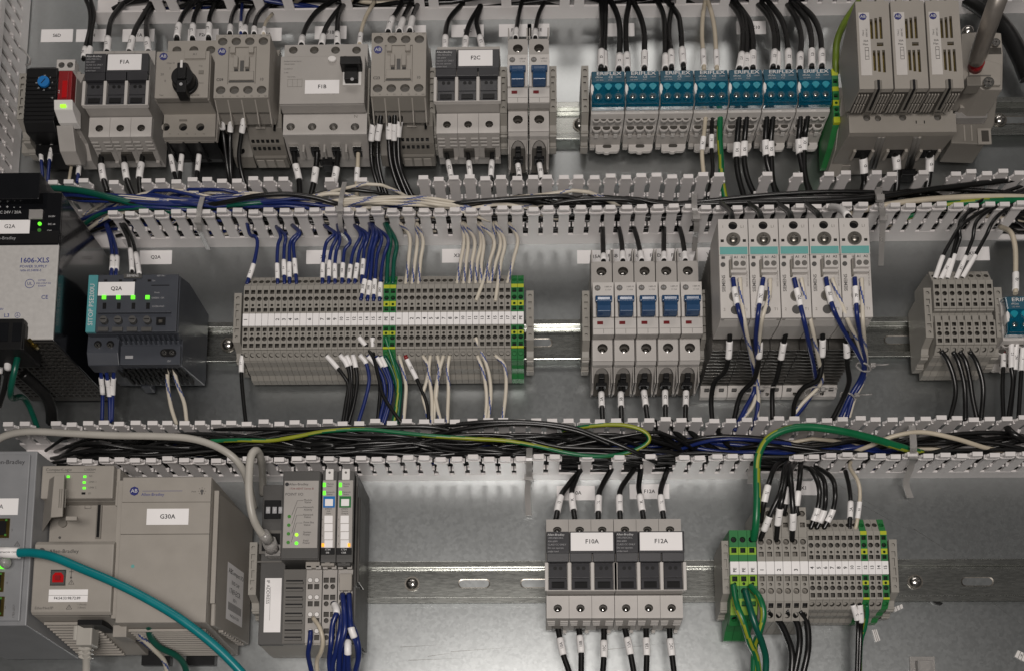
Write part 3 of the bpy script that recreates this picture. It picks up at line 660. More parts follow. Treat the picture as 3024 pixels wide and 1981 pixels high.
MB().box(kx-.9, kx+.9, kz+5.5, kz+11.8, 97.0, 97.3).build('pointer', 'white', t, k)
MB().cyl(kx, kz-8, 1.3, 96, 96.3).build('knob_screw', 'ink_dim', t, k)
logo_disc(t, *A1(1256, 438, 85), 85.1, 3.4)
q = A1(1500, 428, 85); MB().box(q[0]-8.5, q[0]+8.5, q[1]-3.5, q[1]+3.5, 85.05, 86.2).build('catalogue_tab', 'beige', t, bevel=0.3); text('A1', 3, q[0], q[1], 86.3, 'ink_grey', t)
for s_, x, y, z_ in (('Class 10', 1310, 488, 1.9), ('I', 1305, 530, 3), ('20', 1245, 575, 2.8), ('0', 1268, 625, 2.6), ('Trip', 1540, 510, 1.8), ('Reset', 1545, 640, 1.6), ('Test', 1238, 735, 1.8), ('140M-C2E', 1490, 735, 2.0)):
    text(s_, z_, *A1(x, y, 85), 85.15, 'ink_grey', t)
q = A1(1545, 558, 85); MB().box(q[0]-2, q[0]+2, q[1]-1.4, q[1]+1.4, 85.02, 85.6).build('test_button', 'beige_dark', t)
for i, s_ in enumerate(('2', 'T1', '4', 'T2', '6', 'T3')): text(s_, 1.7, *A1(1240+i*65, 1035, 62), 62.5, 'ink_grey', t)
MB().prism([(zl1+.8, 53.5), (zl1+2, 30), (zl1+10, 14), (R1-14, 9), (R1-14, 47), (zl1+14, 49)], x0+1.2, x1-1.2).build('terminal_skirt', 'black', t)
for i in range(4):
    xx = x0+2+i*(x1-x0-4)/3; MB().prism([(zl1-.5, 56), (zl1-.5, 30), (zl1+12, 14), (zl1+20, 14), (zl1+20, 50)], xx-.8, xx+.8).build('barrier', 'black', t)
# ---- four-pole breaker F1B
x0, x1 = A2(200, 600, 62)[0], A2(850, 600, 62)[0]; xm = (x0+x1)/2
t = thing('four_pole_breaker', 'wide pale four-pole breaker labelled F1B with a black toggle', 'circuit breaker', xm, R1)
zt0 = A2(540, 345, 50)[1]; zt, zb = A2(540, 430, 62)[1], A2(540, 796, 62)[1]; zl0, zl1 = A2(540, 856, 46)[1], A2(540, 1036, 46)[1]
MB().prism([(zt0, 8), (zt0, 45), (zt, 46), (zt, 60), (zb, 60), (zb, 50), (zl0+4, 42), (zl1, 42), (zl1-4, 20), (zl1-4, 8)], x0, x1).build('housing', 'grey', t, bevel=0.5)
MB().box(x0, x1, zb, zt-.1, 60.05, 62).build('front_face', 'grey', t, bevel=0.6)
MB().face(x0, x1, (zt0, 50), (zt, 50), 5, [(A2(x, 388, 50)[0], zt0-A2(x, 388, 50)[1], 3.7, 3.4, 4.5, True) for x in (302, 463, 626, 787)]).build('upper_terminal', ['grey', 'beige_dark', 'grey_mid'], t)
MB().face(x0, x1, (zl0, 46.3), (zl1, 46.3), 4.2, [(A2(x, 978, 46)[0], zl0-A2(x, 978, 46)[1], 3.6, 3.4, 3.6, True) for x in (282, 447, 611, 776)]).build('lower_terminal', ['grey_light', 'grey_mid', 'screw'], t)
MB().prism([(zl1-.1, 45), (zl1-4.3, 20), (zl1-4.3, 18), (zl1-.1, 40)], x0+.3, x1-.3).build('lower_slope', 'grey', t, bevel=0.3)
for x in (306, 468, 630, 792):
    q = A2(x, 1125, 34); MB().box(q[0]-3.9, q[0]+3.9, q[1]-2.2, q[1]+1.2, 30, 36.5).box(q[0]-3.4, q[0]+3.4, q[1]-4.5, q[1]-2.3, 26, 35, 1).build('clamp', ['screw', 'black'], t, bevel=0.3)
for x in (385, 545, 712):
    q = A2(x, 1140, 33); MB().box(q[0]-.9, q[0]+.9, q[1]-5, q[1]+5, 26, 35.5).build('barrier', 'grey', t, bevel=0.2)
q = A2(565, 1235, 20); MB().box(q[0]-4.2, q[0]+4.2, q[1]-6, q[1]+4, 12, 22).box(q[0]-7, q[0]+7, q[1]-1, q[1]+1.5, 14, 20).build('rail_clip', 'black', t, bevel=0.5)
q = A2(750, 510, 66)
MB().box(q[0]-7.6, q[0]+7.6, q[1]-14.5, q[1]+4, 62.02, 63.2).build('toggle_frame', 'white', t, bevel=0.4)
k = MB().box(q[0]-8.4, q[0]+8.4, q[1]-3.4, q[1]+3.6, 63.3, 73).box(q[0]-5.4, q[0]+5.4, q[1]-13.8, q[1]-3.3, 63.3, 69).box(q[0]-3.4, q[0]+3.4, q[1]+3.4, q[1]+5.5, 63.3, 66).build('toggle', 'black', t, bevel=0.6)
MB().cyl(*A2(752, 605, 70), 1.4, 69.02, 69.3).build('toggle_mark', 'ink_dim', t, k)
MB().box(*[A2(748, 466, 62)[0], A2(802, 466, 62)[0]], A2(775, 478, 62)[1], A2(775, 458, 62)[1], 62.05, 62.5).build('indicator', 'red_mark', t)
q = A2(602, 466, 62); MB().cyl(q[0], q[1], 3.4, 62.02, 64.5, n=20, rz=2.4).build('test_button', 'white', t, bevel=0.5)
MB().cyl(*A2(700, 458, 62), 2.6, 62.02, 62.6).build('indicator_window', 'grey_mid', t)
p0, p1 = A2(390, 723, 62.3), A2(656, 616, 62.3); paper(t, p0[0], p1[0], p0[1], p1[1], 62.1, 'F1B', 4.6)
for s_, x, y, z_ in (('Residual Current Device', 230, 475, 1.6), ('1492-RCD4A40', 230, 497, 1.5), ('Un 240/415V', 230, 533, 1.5), ('In 40A', 230, 562, 1.5), ('Test monthly', 255, 594, 1.4)):
    text(s_, z_, *A2(x, y, 62), 62.15, 'ink_grey', t, align='LEFT', sx=.9)
q0, q1 = A2(258, 670, 62), A2(370, 610, 62)
mb = MB()
for i in range(4): xx = q0[0]+(q1[0]-q0[0])*i/3; mb.box(xx-.12, xx+.12, q0[1], q1[1], 62.02, 62.1)
mb.box(q0[0], q1[0], q1[1]-.2, q1[1], 62.11, 62.14).box(q0[0], q1[0], q0[1], q0[1]+.2, 62.11, 62.14).build('wiring_diagram', 'beige_dark', t)
text('N', 4.0, *A2(782, 900, 46), 46.45, 'beige_dark', t)

# ---- teal distribution blocks
def make_dist_block():
    t = thing('distribution_block', '', 'distribution block', 0, 0); W = 13.7
    MB().prism([(14, 8), (14, 44), (6, 47), (-17, 47), (-23.4, 47.5), (-24.2, 41), (-23.5, 33), (-24, 26), (-22, 8)], -W, W).build('housing', 'grey_light', t, bevel=0.5)
    # insides seen through the cover
    MB().cyl(-7.6, -9.5, 3.2, 47.05, 49.5).cyl(0, -9.5, 3.2, 47.05, 49.5).cyl(7.6, -9.5, 3.2, 47.05, 49.5).cyl(-7.6, -16.5, 3.0, 47.05, 50).cyl(0, -16.5, 3.0, 47.05, 50).cyl(7.6, -16.5, 3.0, 47.05, 50).build('clamp_screw', 'screw', t)
    c = MB().prism([(10.6, 44), (11.4, 50), (9.4, 55), (-2.5, 57.6), (-12.0, 56), (-19.6, 55.4), (-21.4, 53), (-21.4, 47.7), (-18.5, 47.7), (-18, 52.2), (-2.5, 54.2), (8.2, 52), (9, 44)], -W+.2, W-.2).build('cover', 'teal_clear', t, bevel=0.8)
    for x in (-8.4, 0, 8.2):
        n = 14; MB().poly([(x+3.0*math.cos(a)*(1 if math.sin(a) > 0 else 1-.55*math.sin(-a)), -6.0+(2.3 if math.sin(a) > 0 else 3.6)*math.sin(a)) for a in [2*math.pi*i/n for i in range(n)]], 57.0, 57.75).build('tool_guide', 'teal_dent', t, c)
    text('ERIFLEX', 4.2, 0.6, 5.6, 57.0, 'ink_white', t, parent=c, bold=0.012, sx=1.38)
    text('cRUus', 2.3, -7.5, 1.9, 57.7, 'ink_white', t, parent=c); text('CE', 2.9, 2.0, 1.9, 57.7, 'ink_white', t, parent=c); text('1000V', 1.9, 8.4, 1.9, 57.7, 'ink_dim', t, parent=c)
    text('UD 80A', 1.8, -7, -0.8, 58.0, 'ink_dim', t, parent=c); text('IP20', 1.7, 1.5, -0.8, 58.0, 'ink_dim', t, parent=c)
    for x in (-8.0, 0, 8.0):
        k = MB().cyl(x, -14.6, 3.5, 55.2, 56.7, 0, 18).cyl(x, -14.6, 2.7, 56.7, 56.8, 1, 18).build('screw_cup', ['teal_clear', 'teal_dark'], t, c)
        MB().dome(x-.3, -15.0, 1.9, 56.8, .9).box(x-1.6, x+1.2, -14.9, -14.4, 57.6, 57.75, 1).build('cup_screw', ['screw', 'teal_dark'], t, c)
    MB().box(-12.6, 12.6, -20.6, -19.6, 55.4, 56.2).box(-12.6, -11.9, -19.5, -10, 56, 57.2).box(11.9, 12.6, -19.5, -10, 56, 57.2).build('cover_rib', 'teal_clear', t, c)
    MB().cyl(-W+.6, -8, 1.3, 50, 57.2, n=16, rz=4.6).build('side_button', 'white', t, bevel=0.3)
    MB().box(-1.8, 1.8, -22.5, -22.1, 47.3, 47.9).build('catch', 'white', t)
    for i in range(4): MB().cyl(-9+i*6, -24.0, 2.9, 38.2, 41.6, n=14, rz=1.8).cyl(-9+i*6, -24.3, 2.2, 41.6, 41.8, 1, 14, rz=1.35).build('outlet', ['grey_light', 'term_hole'], t)
    for i in range(3): MB().cyl(-8+i*8, -24.4, 3.9, 27, 31.5, n=16, rz=2.7).cyl(-8+i*8, -24.7, 3.2, 31.5, 31.8, 1, 16, rz=2.1).box(-9.6+i*8, -6.4+i*8, -27.2, -24.5, 22, 26).build('outlet', ['grey_light', 'term_hole'], t)
    MB().prism([(-20, 8), (-20, 20), (-25.5, 22), (-26.5, 8)], -W+.6, W-.6).build('apron', 'grey', t, bevel=0.4)
    n = 8
    pts = [(-8, -31.5), (-8, -24), (12.6, -24), (12.6, -29)]+[(9.6+3*math.cos(-a), -29-3.4*math.sin(a)) for a in [math.pi/2*i/4 for i in range(5)]]+[(4.5, -32.4), (3, -33.6), (0, -33.6), (-1.5, -32.2), (-6, -32.6)]
    MB().poly(pts, 8, 11.5).build('release_foot', 'grey_light', t, bevel=0.5)
    MB().poly([(.2+1.5*math.cos(a)+(4 if math.cos(a) > 0 else -.6), -27.8+1.5*math.sin(a)) for a in [2*math.pi*(i+.5)/12 for i in range(12)]], 11.55, 11.75).build('foot_slot', 'term_hole', t)
    MB().box(-13, -8.6, -29, -24.5, 8, 12).build('side_foot', 'grey', t, bevel=0.4)
    return t
DB0 = make_dist_block()
for i in range(7):
    X = 65.2+i*28.05
    lab = '%s of seven teal-covered distribution blocks in the top row' % (['first from the left', 'second from the left', 'third from the left', 'fourth, middle', 'fifth from the left', 'sixth from the left', 'last, rightmost'][i])
    if i == 0: DB0.o.location = (X*S, 0, R1*S); DB0.o['label'] = lab; DB0.o['group'] = 'teal-covered distribution blocks'
    else: copy_at(DB0, X, R1, lab, 'teal-covered distribution blocks')
copy_at(DB0, B4(1135, 760, 55)[0]+13.7, R2, 'teal-covered distribution block cut off by the right edge, middle row', 'teal-covered distribution blocks')

# ---- big three-fuse carrier block at the top right
def fuse_carrier(i):
    x0 = 251.2+i*26.7; x1 = x0+25.4; zt, zb = at(2620, 4, 110)[1], at(2640, 263, 110)[1]; h = 110
    t = thing('fuse_carrier', ['left', 'middle', 'right'][i]+' one of three beige slotted fuse carriers at the top right', 'fuse carrier', (x0+x1)/2, zb, 'slotted fuse carriers')
    prof = [(zt, h-3), (zb, h-3), (zb+2, h-28), (zb+8, 72), (zt-14, 62), (zt, 90)]
    MB().prism(prof, x0, x1).build('housing', 'beige', t, bevel=0.5)
    zs = lambda y: A4(900, y, h)[1]; xs = lambda x: A4(x, 400, h)[0]+i*26.7
    slots = []
    for k, (xa, ya, yb) in enumerate(((918, 148, 300), (955, 140, 300), (992, 132, 300))):
        slots.append((xs(xa)-.1*k, zt-(zs(ya)+zs(yb))/2, 1.05, (zs(ya)-zs(yb))/2, 2.5, False))
    for k, (xa, ya, yb) in enumerate(((938, 388, 545), (972, 388, 553), (1010, 386, 558))):
        slots.append((xs(xa)-.9, zt-(zs(ya)+zs(yb))/2, 1.05, (zs(ya)-zs(yb))/2, 2.5, False))
    slots.append((xs(982)-.4, zt-zs(342), 2.5, 1.5, 2.5, False))
    MB().face(x0, x1, (zt-.2, h), (zb, h), 3, slots).build('front_face', ['beige', 'beige_dark', 'brass'], t)
    p = MB().box(xs(822), xs(905), zs(582), zs(100), h+.05, h+.2).build('rating_label', 'paper', t); p.data.materials[0] = M['grey_light']
    logo_disc(t, xs(855), zs(134), h+.25, 2.9, parent=p)
    text('Class J', 1.9, xs(850), zs(258), h+.35, 'ink_grey', t, rot=90, parent=p); text('600V AC', 1.9, xs(878), zs(255), h+.35, 'ink_grey', t, rot=90, parent=p)
    text('30A', 2.3, xs(868), zs(320), h+.35, 'ink', t, parent=p); text('Max', 2.3, xs(864), zs(346), h+.35, 'ink', t, parent=p)
    f = MB(); a, b, c, d = xs(858), xs(888), zs(462), zs(368)
    f.box(a, a+.3, c, d, h+.25, h+.32).box(b-.3, b, c, d, h+.25, h+.32)
    for y in (370, 392, 436, 460): f.box(a, b, zs(y)-.15, zs(y)+.15, h+.33, h+.38)
    f.build('fuse_symbol', 'ink_grey', t, p)
    # louvred lower end
    for k in range(2):
        for s0, s1 in ((x0+.5, x0+9.5), (x1-9.5, x1-.5)):
            for q in range(4):
                w = (s1-s0)/4
                MB().box(s0+q*w+.4, s0+q*w+w-.7, zb-1.3, zb-.1, 84+k*11, 93+k*11).build('louvre', 'beige', t)
    MB().prism([(zb-.05, h-4), (zb+.2, h-27), (zb+2, h-27), (zb+2, h-4)], x0+.6, x1-.6).build('lower_end', 'term_hole', t)
    # handle tab with its dark slot
    xm = x0+14; MB().prism([(zb+6.5, h+.1), (zb+6.5, h+1.2), (zb-1.0, h+1.2), (zb-2, h-24), (zb-1, h-26), (zb, h-24), (zb, h)], xm-2.6, xm+2.8).build('pull_tab', 'beige_dark', t, bevel=0.4)
    MB().prism([(zb+6.6, h+1.3), (zb-1.05, h+1.3), (zb-2.1, h-22), (zb-1.9, h-22), (zb-.9, h+1.1), (zb+6.6, h+1.1)], xm-.9, xm+1.1).build('tab_slot', 'black', t)
    MB().box(x0+5, x0+9.4, zt-.1, zt+4, 88, h-.6).box(x1-9, x1-3, zt-.1, zt+5, 88, h-.6).build('top_lug', 'beige', t, bevel=0.4)
for i in range(3): fuse_carrier(i)
x0, x1 = 253.2, 337.2
t = thing('fuse_block', 'beige three-pole fuse block under the slotted carriers, top right', 'fuse block', 295, R1)
z0, z1 = A4(1000, 880, 75)[1], A4(1000, 1020, 75)[1]
MB().prism([(z0+6, 71), (z1, 71), (R1-52, 8), (R1-50, 2), (R1+30, 2), (R1+26, 10), (R1-16, 30), (z0+10, 60)], x0, x1).build('housing', 'beige', t, bevel=0.6)
hol = [(A4(x, y, 75)[0], z0-A4(x, y, 75)[1], r, r, 3.5, True) for x, y, r in ((872, 908, 2.9), (958, 912, 2.6), (1148, 905, 2.9), (1416, 903, 2.9))]
MB().face(x0, x1, (z0, 75), (z1, 75), 4, hol).build('front_face', ['beige', 'beige_dark', 'grey_mid'], t)
for x in (872, 1148, 1416):
    q = A4(x, 862, 76); MB().box(q[0]-3.6, q[0]+3.6, q[1]-2.4, q[1]+2.2, 75.05, 77.5).box(q[0]-2.4, q[0]+2.4, q[1]-1.4, q[1]+1.0, 77.5, 77.7, 1).build('fuse_puller_boss', ['beige', 'beige_dark'], t, bevel=0.2)
q = A4(1282, 940, 75); MB().box(q[0]-5, q[0]+5, q[1]-2.6, q[1]+2.6, 75.05, 75.3).box(q[0]-3.6, q[0]-2.8, q[1]-1.5, q[1]+1, 75.3, 75.4, 1).box(q[0]+2.8, q[0]+3.6, q[1]-1.5, q[1]+1, 75.3, 75.4, 1).build('probe_window', ['beige', 'black'], t)
def on_slope(x, y):                       # point on the underside of the base
    for k in range(60):
        h = 71-k*1.05; X, Z = A4(x, y, h)
        zl = z1+(R1-52-z1)*(71-h)/63
        if Z >= zl: return X, Z, h
    return X, Z, h
for xa in (985, 1265):                      # deep double grooves between the poles
    for s in (-1, 1):
        p, q = on_slope(xa+s*16, 1052), on_slope(xa+s*16-70, 1290)
        MB().tube([(p[0], p[1]+.3, p[2]), (q[0], q[1]+.3, q[2])], 2.0, n=6).build('groove', 'grey_mid', t)
        MB().tube([(p[0]-3.2*s, p[1], p[2]), (q[0]-3.2*s, q[1], q[2])], 1.0, n=6).build('rib', 'beige', t)
for xa in (845, 1098, 1352):
    p = on_slope(xa-5, 1165); MB().box(p[0]-6, p[0]+6, p[1]-1.2, p[1]+2, p[2]-7, p[2]+3).build('wire_entry', 'black', t)
    for s in (-1, 1): MB().box(p[0]+s*7.4-1.2, p[0]+s*7.4+1.2, p[1]-3, p[1]+2, p[2]-8, p[2]+4).build('entry_lug', 'beige', t, bevel=0.3)
q = A4(720, 1150, 30); MB().prism([(q[1]+26, 62), (q[1]-6, 38), (q[1]-12, 10), (q[1]+26, 8)], x0-.6, x0+10).build('side_wing', 'beige', t, bevel=0.6)
q = A4(690, 1225, 22); MB().box(q[0]-6, q[0]+6, q[1]-6, q[1]+6, 8, 22).cyl(q[0], q[1], 2.3, 22, 22.3, 1).build('fixing_lug', ['beige', 'term_hole'], t, bevel=0.5)
q = A4(770, 1035, 48); MB().box(q[0]-1, q[0]+1.4, q[1]-7, q[1]+7, 44, 50.5).build('side_slot', 'grey_mid', t)
q = A4(1175, 1320, 8); MB().box(q[0]-6, q[0]+6, q[1]-7, q[1]+6, 3, 14).box(q[0]-9, q[0]+9, q[1]-3, q[1]+2, 3, 10).build('rail_clip', 'black', t, bevel=0.6)

# ---- disconnect switch with its steel shaft
def poly4(c, h, *p): return [c(x, y, h) for x, y in p]
t = thing('disconnect_switch', 'beige disconnect switch at the far upper right', 'disconnect switch', A4(1780, 700, 30)[0], R1)
MB().poly(poly4(A4, 74, (1600, 260), (1760, 240), (1905, 255), (1920, 420), (1915, 690), (1760, 690), (1700, 640), (1625, 640), (1600, 500)), 40, 74).build('housing', 'beige', t, bevel=0.8)
MB().poly(poly4(A4, 76, (1660, 480), (1800, 470), (1905, 500), (1900, 660), (1740, 660), (1655, 600)), 74.05, 77).build('front_cover', 'beige', t, bevel=0.8)
MB().poly(poly4(A4, 34, (1545, 740), (1880, 720), (1850, 960), (1800, 1040), (1780, 1110), (1520, 1100)), 8, 34).build('lower_body', 'beige_dark', t, bevel=0.8)
MB().poly(poly4(A4, 48, (1590, 760), (1840, 740), (1830, 820), (1590, 830)), 34, 48).build('terminal_block', 'beige', t, bevel=0.5)
for x in (1595, 1690, 1785):
    q = A4(x, 788, 48); MB().box(q[0]-3.4, q[0]+3.4, q[1]-1.2, q[1]+1.6, 48.02, 48.3).build('terminal_opening', 'term_hole', t)
MB().poly(poly4(A4, 42, (1550, 860), (1800, 860), (1800, 905), (1550, 910)), 34.05, 42).build('clear_shroud', 'tie', t, bevel=0.4)
for i, (x, y) in enumerate(((1625, 1030), (1680, 1030))):
    q = A4(x, y, 35); MB().box(q[0]-.6, q[0]+.6, q[1]-6, q[1]+8, 34.02, 34.6).build('rib', 'beige', t)
q = A4(1760, 1080, 30); MB().box(q[0]-6, q[0]+5, q[1]-7, q[1]+7, 34.02, 35.5).box(q[0]-3, q[0]+3, q[1]-5, q[1]+5, 35.5, 35.7, 1).build('clip', ['beige', 'term_hole'], t, bevel=0.4)
mb = MB(); screw(mb, *A4(1803, 640, 78), 4.4, 79.5); mb.build('cover_screw', ['screw', 'grey_mid'], t)
mb = MB(); screw(mb, *A4(1860, 335, 76), 3.4, 77.5); mb.build('upper_screw', ['screw', 'grey_mid'], t)
mb = MB(); q = A4(1645, 250, 60); mb.dome(q[0], q[1], 5, 60, 5); mb.build('dome_screw', ['screw'], t)
q = A4(1680, 650, 76); MB().box(q[0]-5.5, q[0]+5.5, q[1]-4, q[1]+4, 70, 80).build('handle_stub', 'beige_dark', t, bevel=0.5)
q = A4(1740, 578, 78); MB().box(q[0]-9, q[0]+9, q[1]-.5, q[1]+.5, 77.05, 77.4).build('cover_slot', 'grey_mid', t)
q = A4(1850, 390, 75); MB().box(q[0]-6, q[0]+6, q[1]-2.5, q[1]+3, 74.05, 74.3).build('opening', 'term_hole', t)
a, b = A4(1712, 470, 86), A4(1900, -60, 150)
t = thing('operating_shaft', 'grey steel operating shaft with a red collar, leaning off the top right', 'shaft', a[0], a[1])
MB().tube([(a[0], a[1], 86), (a[0]*.9+b[0]*.1, a[1]*.9+b[1]*.1, 92.4), (a[0]*.5+b[0]*.5, a[1]*.5+b[1]*.5, 118), (b[0], b[1], 150)], [6.0, 6.8, 6.8, 6.8], n=16).build('shaft', 'rod', t)
q = A4(1714, 500, 80); MB().cyl(q[0], q[1], 6.0, 77.1, 84, n=20, r2=5.2).build('collar', 'red', t)
# ================================================================== middle row
# ---- power supply at the left edge
X1 = -349.8; X0 = X1-66
t = thing('power_supply', 'tall metal-fronted power supply labelled G2A at the left edge', 'power supply', X0+33, R2)
zt, zb, zm = R2+66, R2-50, B1(200, 362, 117)[1]
MB().box(X0, X1, zb, zt, 10, 115).build('case', 'psu_black', t, bevel=0.6)
MB().box(X0, X1, zb, zm, 115.05, 117).build('front_panel', 'psu_panel', t, bevel=0.5)
MB().box(X0, X1, zm+.1, zt, 115.05, 117).build('control_panel', 'psu_black', t, bevel=0.5)
MB().box(X0, X1-.5, zm+1.2, zm+11, 117.02, 117.3).build('name_band', 'black', t)
MB().box(X0+2, X1-14, zt-9, zt+12, 92, 124).build('output_terminal', 'psu_black', t, bevel=0.6)
text('n-Bradley', 3.4, B1(0, 323, 117)[0]-1, B1(0, 323, 117)[1], 117.5, 'ink_dim', t, align='LEFT')
for s_, x, y, z_ in (('+   +   -   -', 60, 130, 4.0), ('DC 24V / 20A', 55, 163, 3.2), ('24-28V', 318, 188, 1.8), ('DC ok', 318, 236, 2.0), ('OVL', 305, 276, 2.0)):
    text(s_, z_, *B1(x, y, 117), 117.2, 'ink_white', t)
q0, q1 = B1(180, 208, 117), B1(268, 150, 117); MB().box(q0[0], q1[0], q0[1], q1[1], 117.05, 118.6).build('trim_cap', 'tie', t, bevel=0.4)
for x, y, m_ in ((245, 234, 'led_green'), (243, 273, 'led_dim')):
    MB().cyl(*B1(x, y, 117), 1.4, 117.05, 117.6).build('status_light', m_, t)
q0, q1 = B1(-120, 296, 117), B1(187, 210, 117); p = paper(t, max(q0[0], X0+1), q1[0], q0[1], q1[1], 117.15, '', 4.6)
text('G2A', 4.4, *B1(62, 252, 117), 117.7, 'ink', t, parent=p)
text('1606-XLS', 5.6, *B1(212, 458, 117), 117.2, 'ink_blue', t, bold=0.012)
text('POWER SUPPLY', 2.9, *B1(205, 495, 117), 117.2, 'ink_blue', t); text('1606-XLS480E-3', 2.4, *B1(187, 519, 117), 117.2, 'ink_blue', t)
q = B1(183, 600, 117); mb = MB(); n = 20
mb.add([(q[0]+3.6*math.cos(2*math.pi*i/n), q[1]+3.6*math.sin(2*math.pi*i/n), 117.15) for i in range(n)]+[(q[0]+3.2*math.cos(2*math.pi*i/n), q[1]+3.2*math.sin(2*math.pi*i/n), 117.15) for i in range(n)], [(i, (i+1)%n, n+(i+1)%n, n+i) for i in range(n)]); mb.build('approval_mark', 'ink_blue', t)
text('UL', 3.4, q[0], q[1], 117.2, 'ink_blue', t); text('LISTED', 1.9, *B1(258, 580, 117), 117.2, 'ink_blue', t); text('IND.CONT.EQ', 1.7, *B1(268, 598, 117), 117.2, 'ink_blue', t); text('E56639', 1.9, *B1(258, 614, 117), 117.2, 'ink_blue', t)
text('CE', 4.4, *B1(275, 684, 117), 117.2, 'ink_blue', t); text('L3', 4.2, *B1(42, 795, 117), 117.2, 'ink_blue', t); text('480V', 2.4, *B1(2, 757, 117), 117.2, 'ink_blue', t)
q = B1(108, 793, 117); mb = MB(); mb.add([(q[0]+2.1*math.cos(2*math.pi*i/n), q[1]+2.1*math.sin(2*math.pi*i/n), 117.15) for i in range(n)]+[(q[0]+1.8*math.cos(2*math.pi*i/n), q[1]+1.8*math.sin(2*math.pi*i/n), 117.15) for i in range(n)], [(i, (i+1)%n, n+(i+1)%n, n+i) for i in range(n)])
mb.box(q[0]-.15, q[0]+.15, q[1]-.3, q[1]+1.3, 117.15, 117.2).box(q[0]-1, q[0]+1, q[1]-.5, q[1]-.2, 117.15, 117.2).build('earth_symbol', 'ink_blue', t)
a, b = B1(152, 820, 122)[0], B1(40, 820, 122)[1]
MB().box(X0+2, a, zb-11, b, 94, 124).box(a-3, a+.6, zb-10.5, b-3, 94, 122).build('input_terminal', 'black', t, bevel=0.6)
for x in (25, 105): q = B1(x, 880, 124); MB().box(q[0]-3.2, q[0]+3.2, q[1]-9, q[1]+5, 124.02, 124.4).build('screw_well', 'psu_black', t)
# perforated underside
mb = MB(); nx, ny = 13, 17
gx0, gx1, gh0, gh1 = X0+1.5, X1-1.5, 14, 113
for i in range(nx+1): x = gx0+(gx1-gx0)*i/nx; mb.box(x-.75, x+.75, zb-1.2, zb-.1, gh0, gh1)
for j in range(ny+1): h = gh0+(gh1-gh0)*j/ny; mb.box(gx0, gx1, zb-1.15, zb-.15, h-1.0, h+1.0)
g_ = mb.build('vent_grille', 'grille', t); g_['kind'] = 'stuff'
MB().box(X0+.5, X1-.5, zb-1.3, zb-.05, 8, 13.8).build('grille_rim', 'grille', t)
q = B1(215, 985, 108); MB().cyl(q[0], q[1]+1, 2.6, 106, 112, n=14).cyl(q[0], q[1]+1, 1.5, 112, 117, n=12).build('ground_stud', 'brass', t)
t_psu = t
# ---- selectivity module Q2A
x0, x1 = -340.2, -270.2; z0, z1 = R2+17.7, R2-29.0; zl = R2-49.6
t = thing('selectivity_module', 'slate selectivity module with teal edge and four green lights, labelled Q2A', 'electronic module', -305, R2)
MB().prism([(z0+6, 8), (z0+6, 60), (z0, 82), (z1, 82), (z1-.3, 70), (zl, 70), (zl+10, 10), (zl+16, 8)], x0, x1+.5).build('housing', 'slate', t, bevel=0.6)
MB().box(x0+7.6, x1, z1, z0, 82.05, 85).build('front_face', 'slate', t, bevel=0.6)
b_ = MB().box(x0, x0+7.5, z1, z0, 82.05, 85).build('teal_edge', 'teal_band', t, bevel=0.5)
text('SITOP PSE200U', 5.2, *B1(562, 728, 85), 85.15, 'ink_white', t, rot=90, parent=b_)
p0, p1 = B1(600, 672, 85.5), B1(828, 588, 85.5); paper(t, p0[0], p1[0], p0[1], p1[1], 85.1, 'Q2A', 4.4)
q = B1(815, 552, 86); MB().box(q[0]-7, q[0]+7, q[1]-1.6, q[1]+1.8, 80, 86).build('name_tab', 'ash', t); text('SIEMENS', 2.5, q[0], q[1], 86.2, 'ink_white', t)
for x in (640, 728, 818, 907):
    q = B1(x, 685, 85); MB().box(q[0]-1.5, q[0]+1.5, q[1]-1.5, q[1]+1.5, 85.05, 85.9).build('status_light', 'led_green', t)
    q = B1(x+2, 735, 85); MB().box(q[0]-1.3, q[0]+1.3, q[1]-2.6, q[1]+2.2, 85.02, 85.5).build('button', 'black', t)
    q = B1(x-2, 823, 87); MB().cyl(q[0], q[1], 2.9, 85.05, 89, n=18).build('dial', 'ash', t, bevel=0.3); MB().box(q[0]-2, q[0]+2, q[1]-.3, q[1]+.3, 89.02, 89.2).build('dial_slot', 'black', t)
    q = B1(x-8, 878, 86); MB().box(q[0]-4, q[0]+4, q[1]-1.6, q[1]+1.7, 85.05, 86.5).build('range_tag', 'ash', t, bevel=0.2)
for x in (650, 740, 828, 917): q = B1(x, 581, 85); MB().box(q[0]-1.2, q[0]+1.2, q[1]-.8, q[1]+.8, 85.02, 85.3).build('notch', 'black', t)
q0, q1 = B1(600, 800, 85.5), B1(1052, 772, 85.5); MB().box(q0[0], q1[0], q1[1]-1.3, q1[1], 85.05, 87.5).build('shelf', 'slate', t, bevel=0.4)
q0, q1 = B1(958, 850, 86), B1(1015, 805, 86); MB().box(q0[0], q1[0], q0[1], q1[1], 85.05, 86).box(q0[0]+2, q1[0]-2, q0[1]+1.4, q1[1]-2, 86, 86.3, 1).build('remote_connector', ['black', 'screw_dull'], t)
for s_, x, y, z_ in (('6EP1961', 990, 552, 1.9), ('Set', 945, 582, 1.8), ('GREEN  OK', 970, 688, 1.9), ('OVERLOAD', 972, 740, 1.8), ('Reset', 965, 655, 1.8)): text(s_, z_, *B1(x, y, 85), 85.2, 'ink_dim', t)
q0 = B1(985, 610, 85); MB().box(q0[0]-7, q0[0]+7, q0[1]-.3, q0[1]+.3, 85.02, 85.2).build('slot', 'black', t)
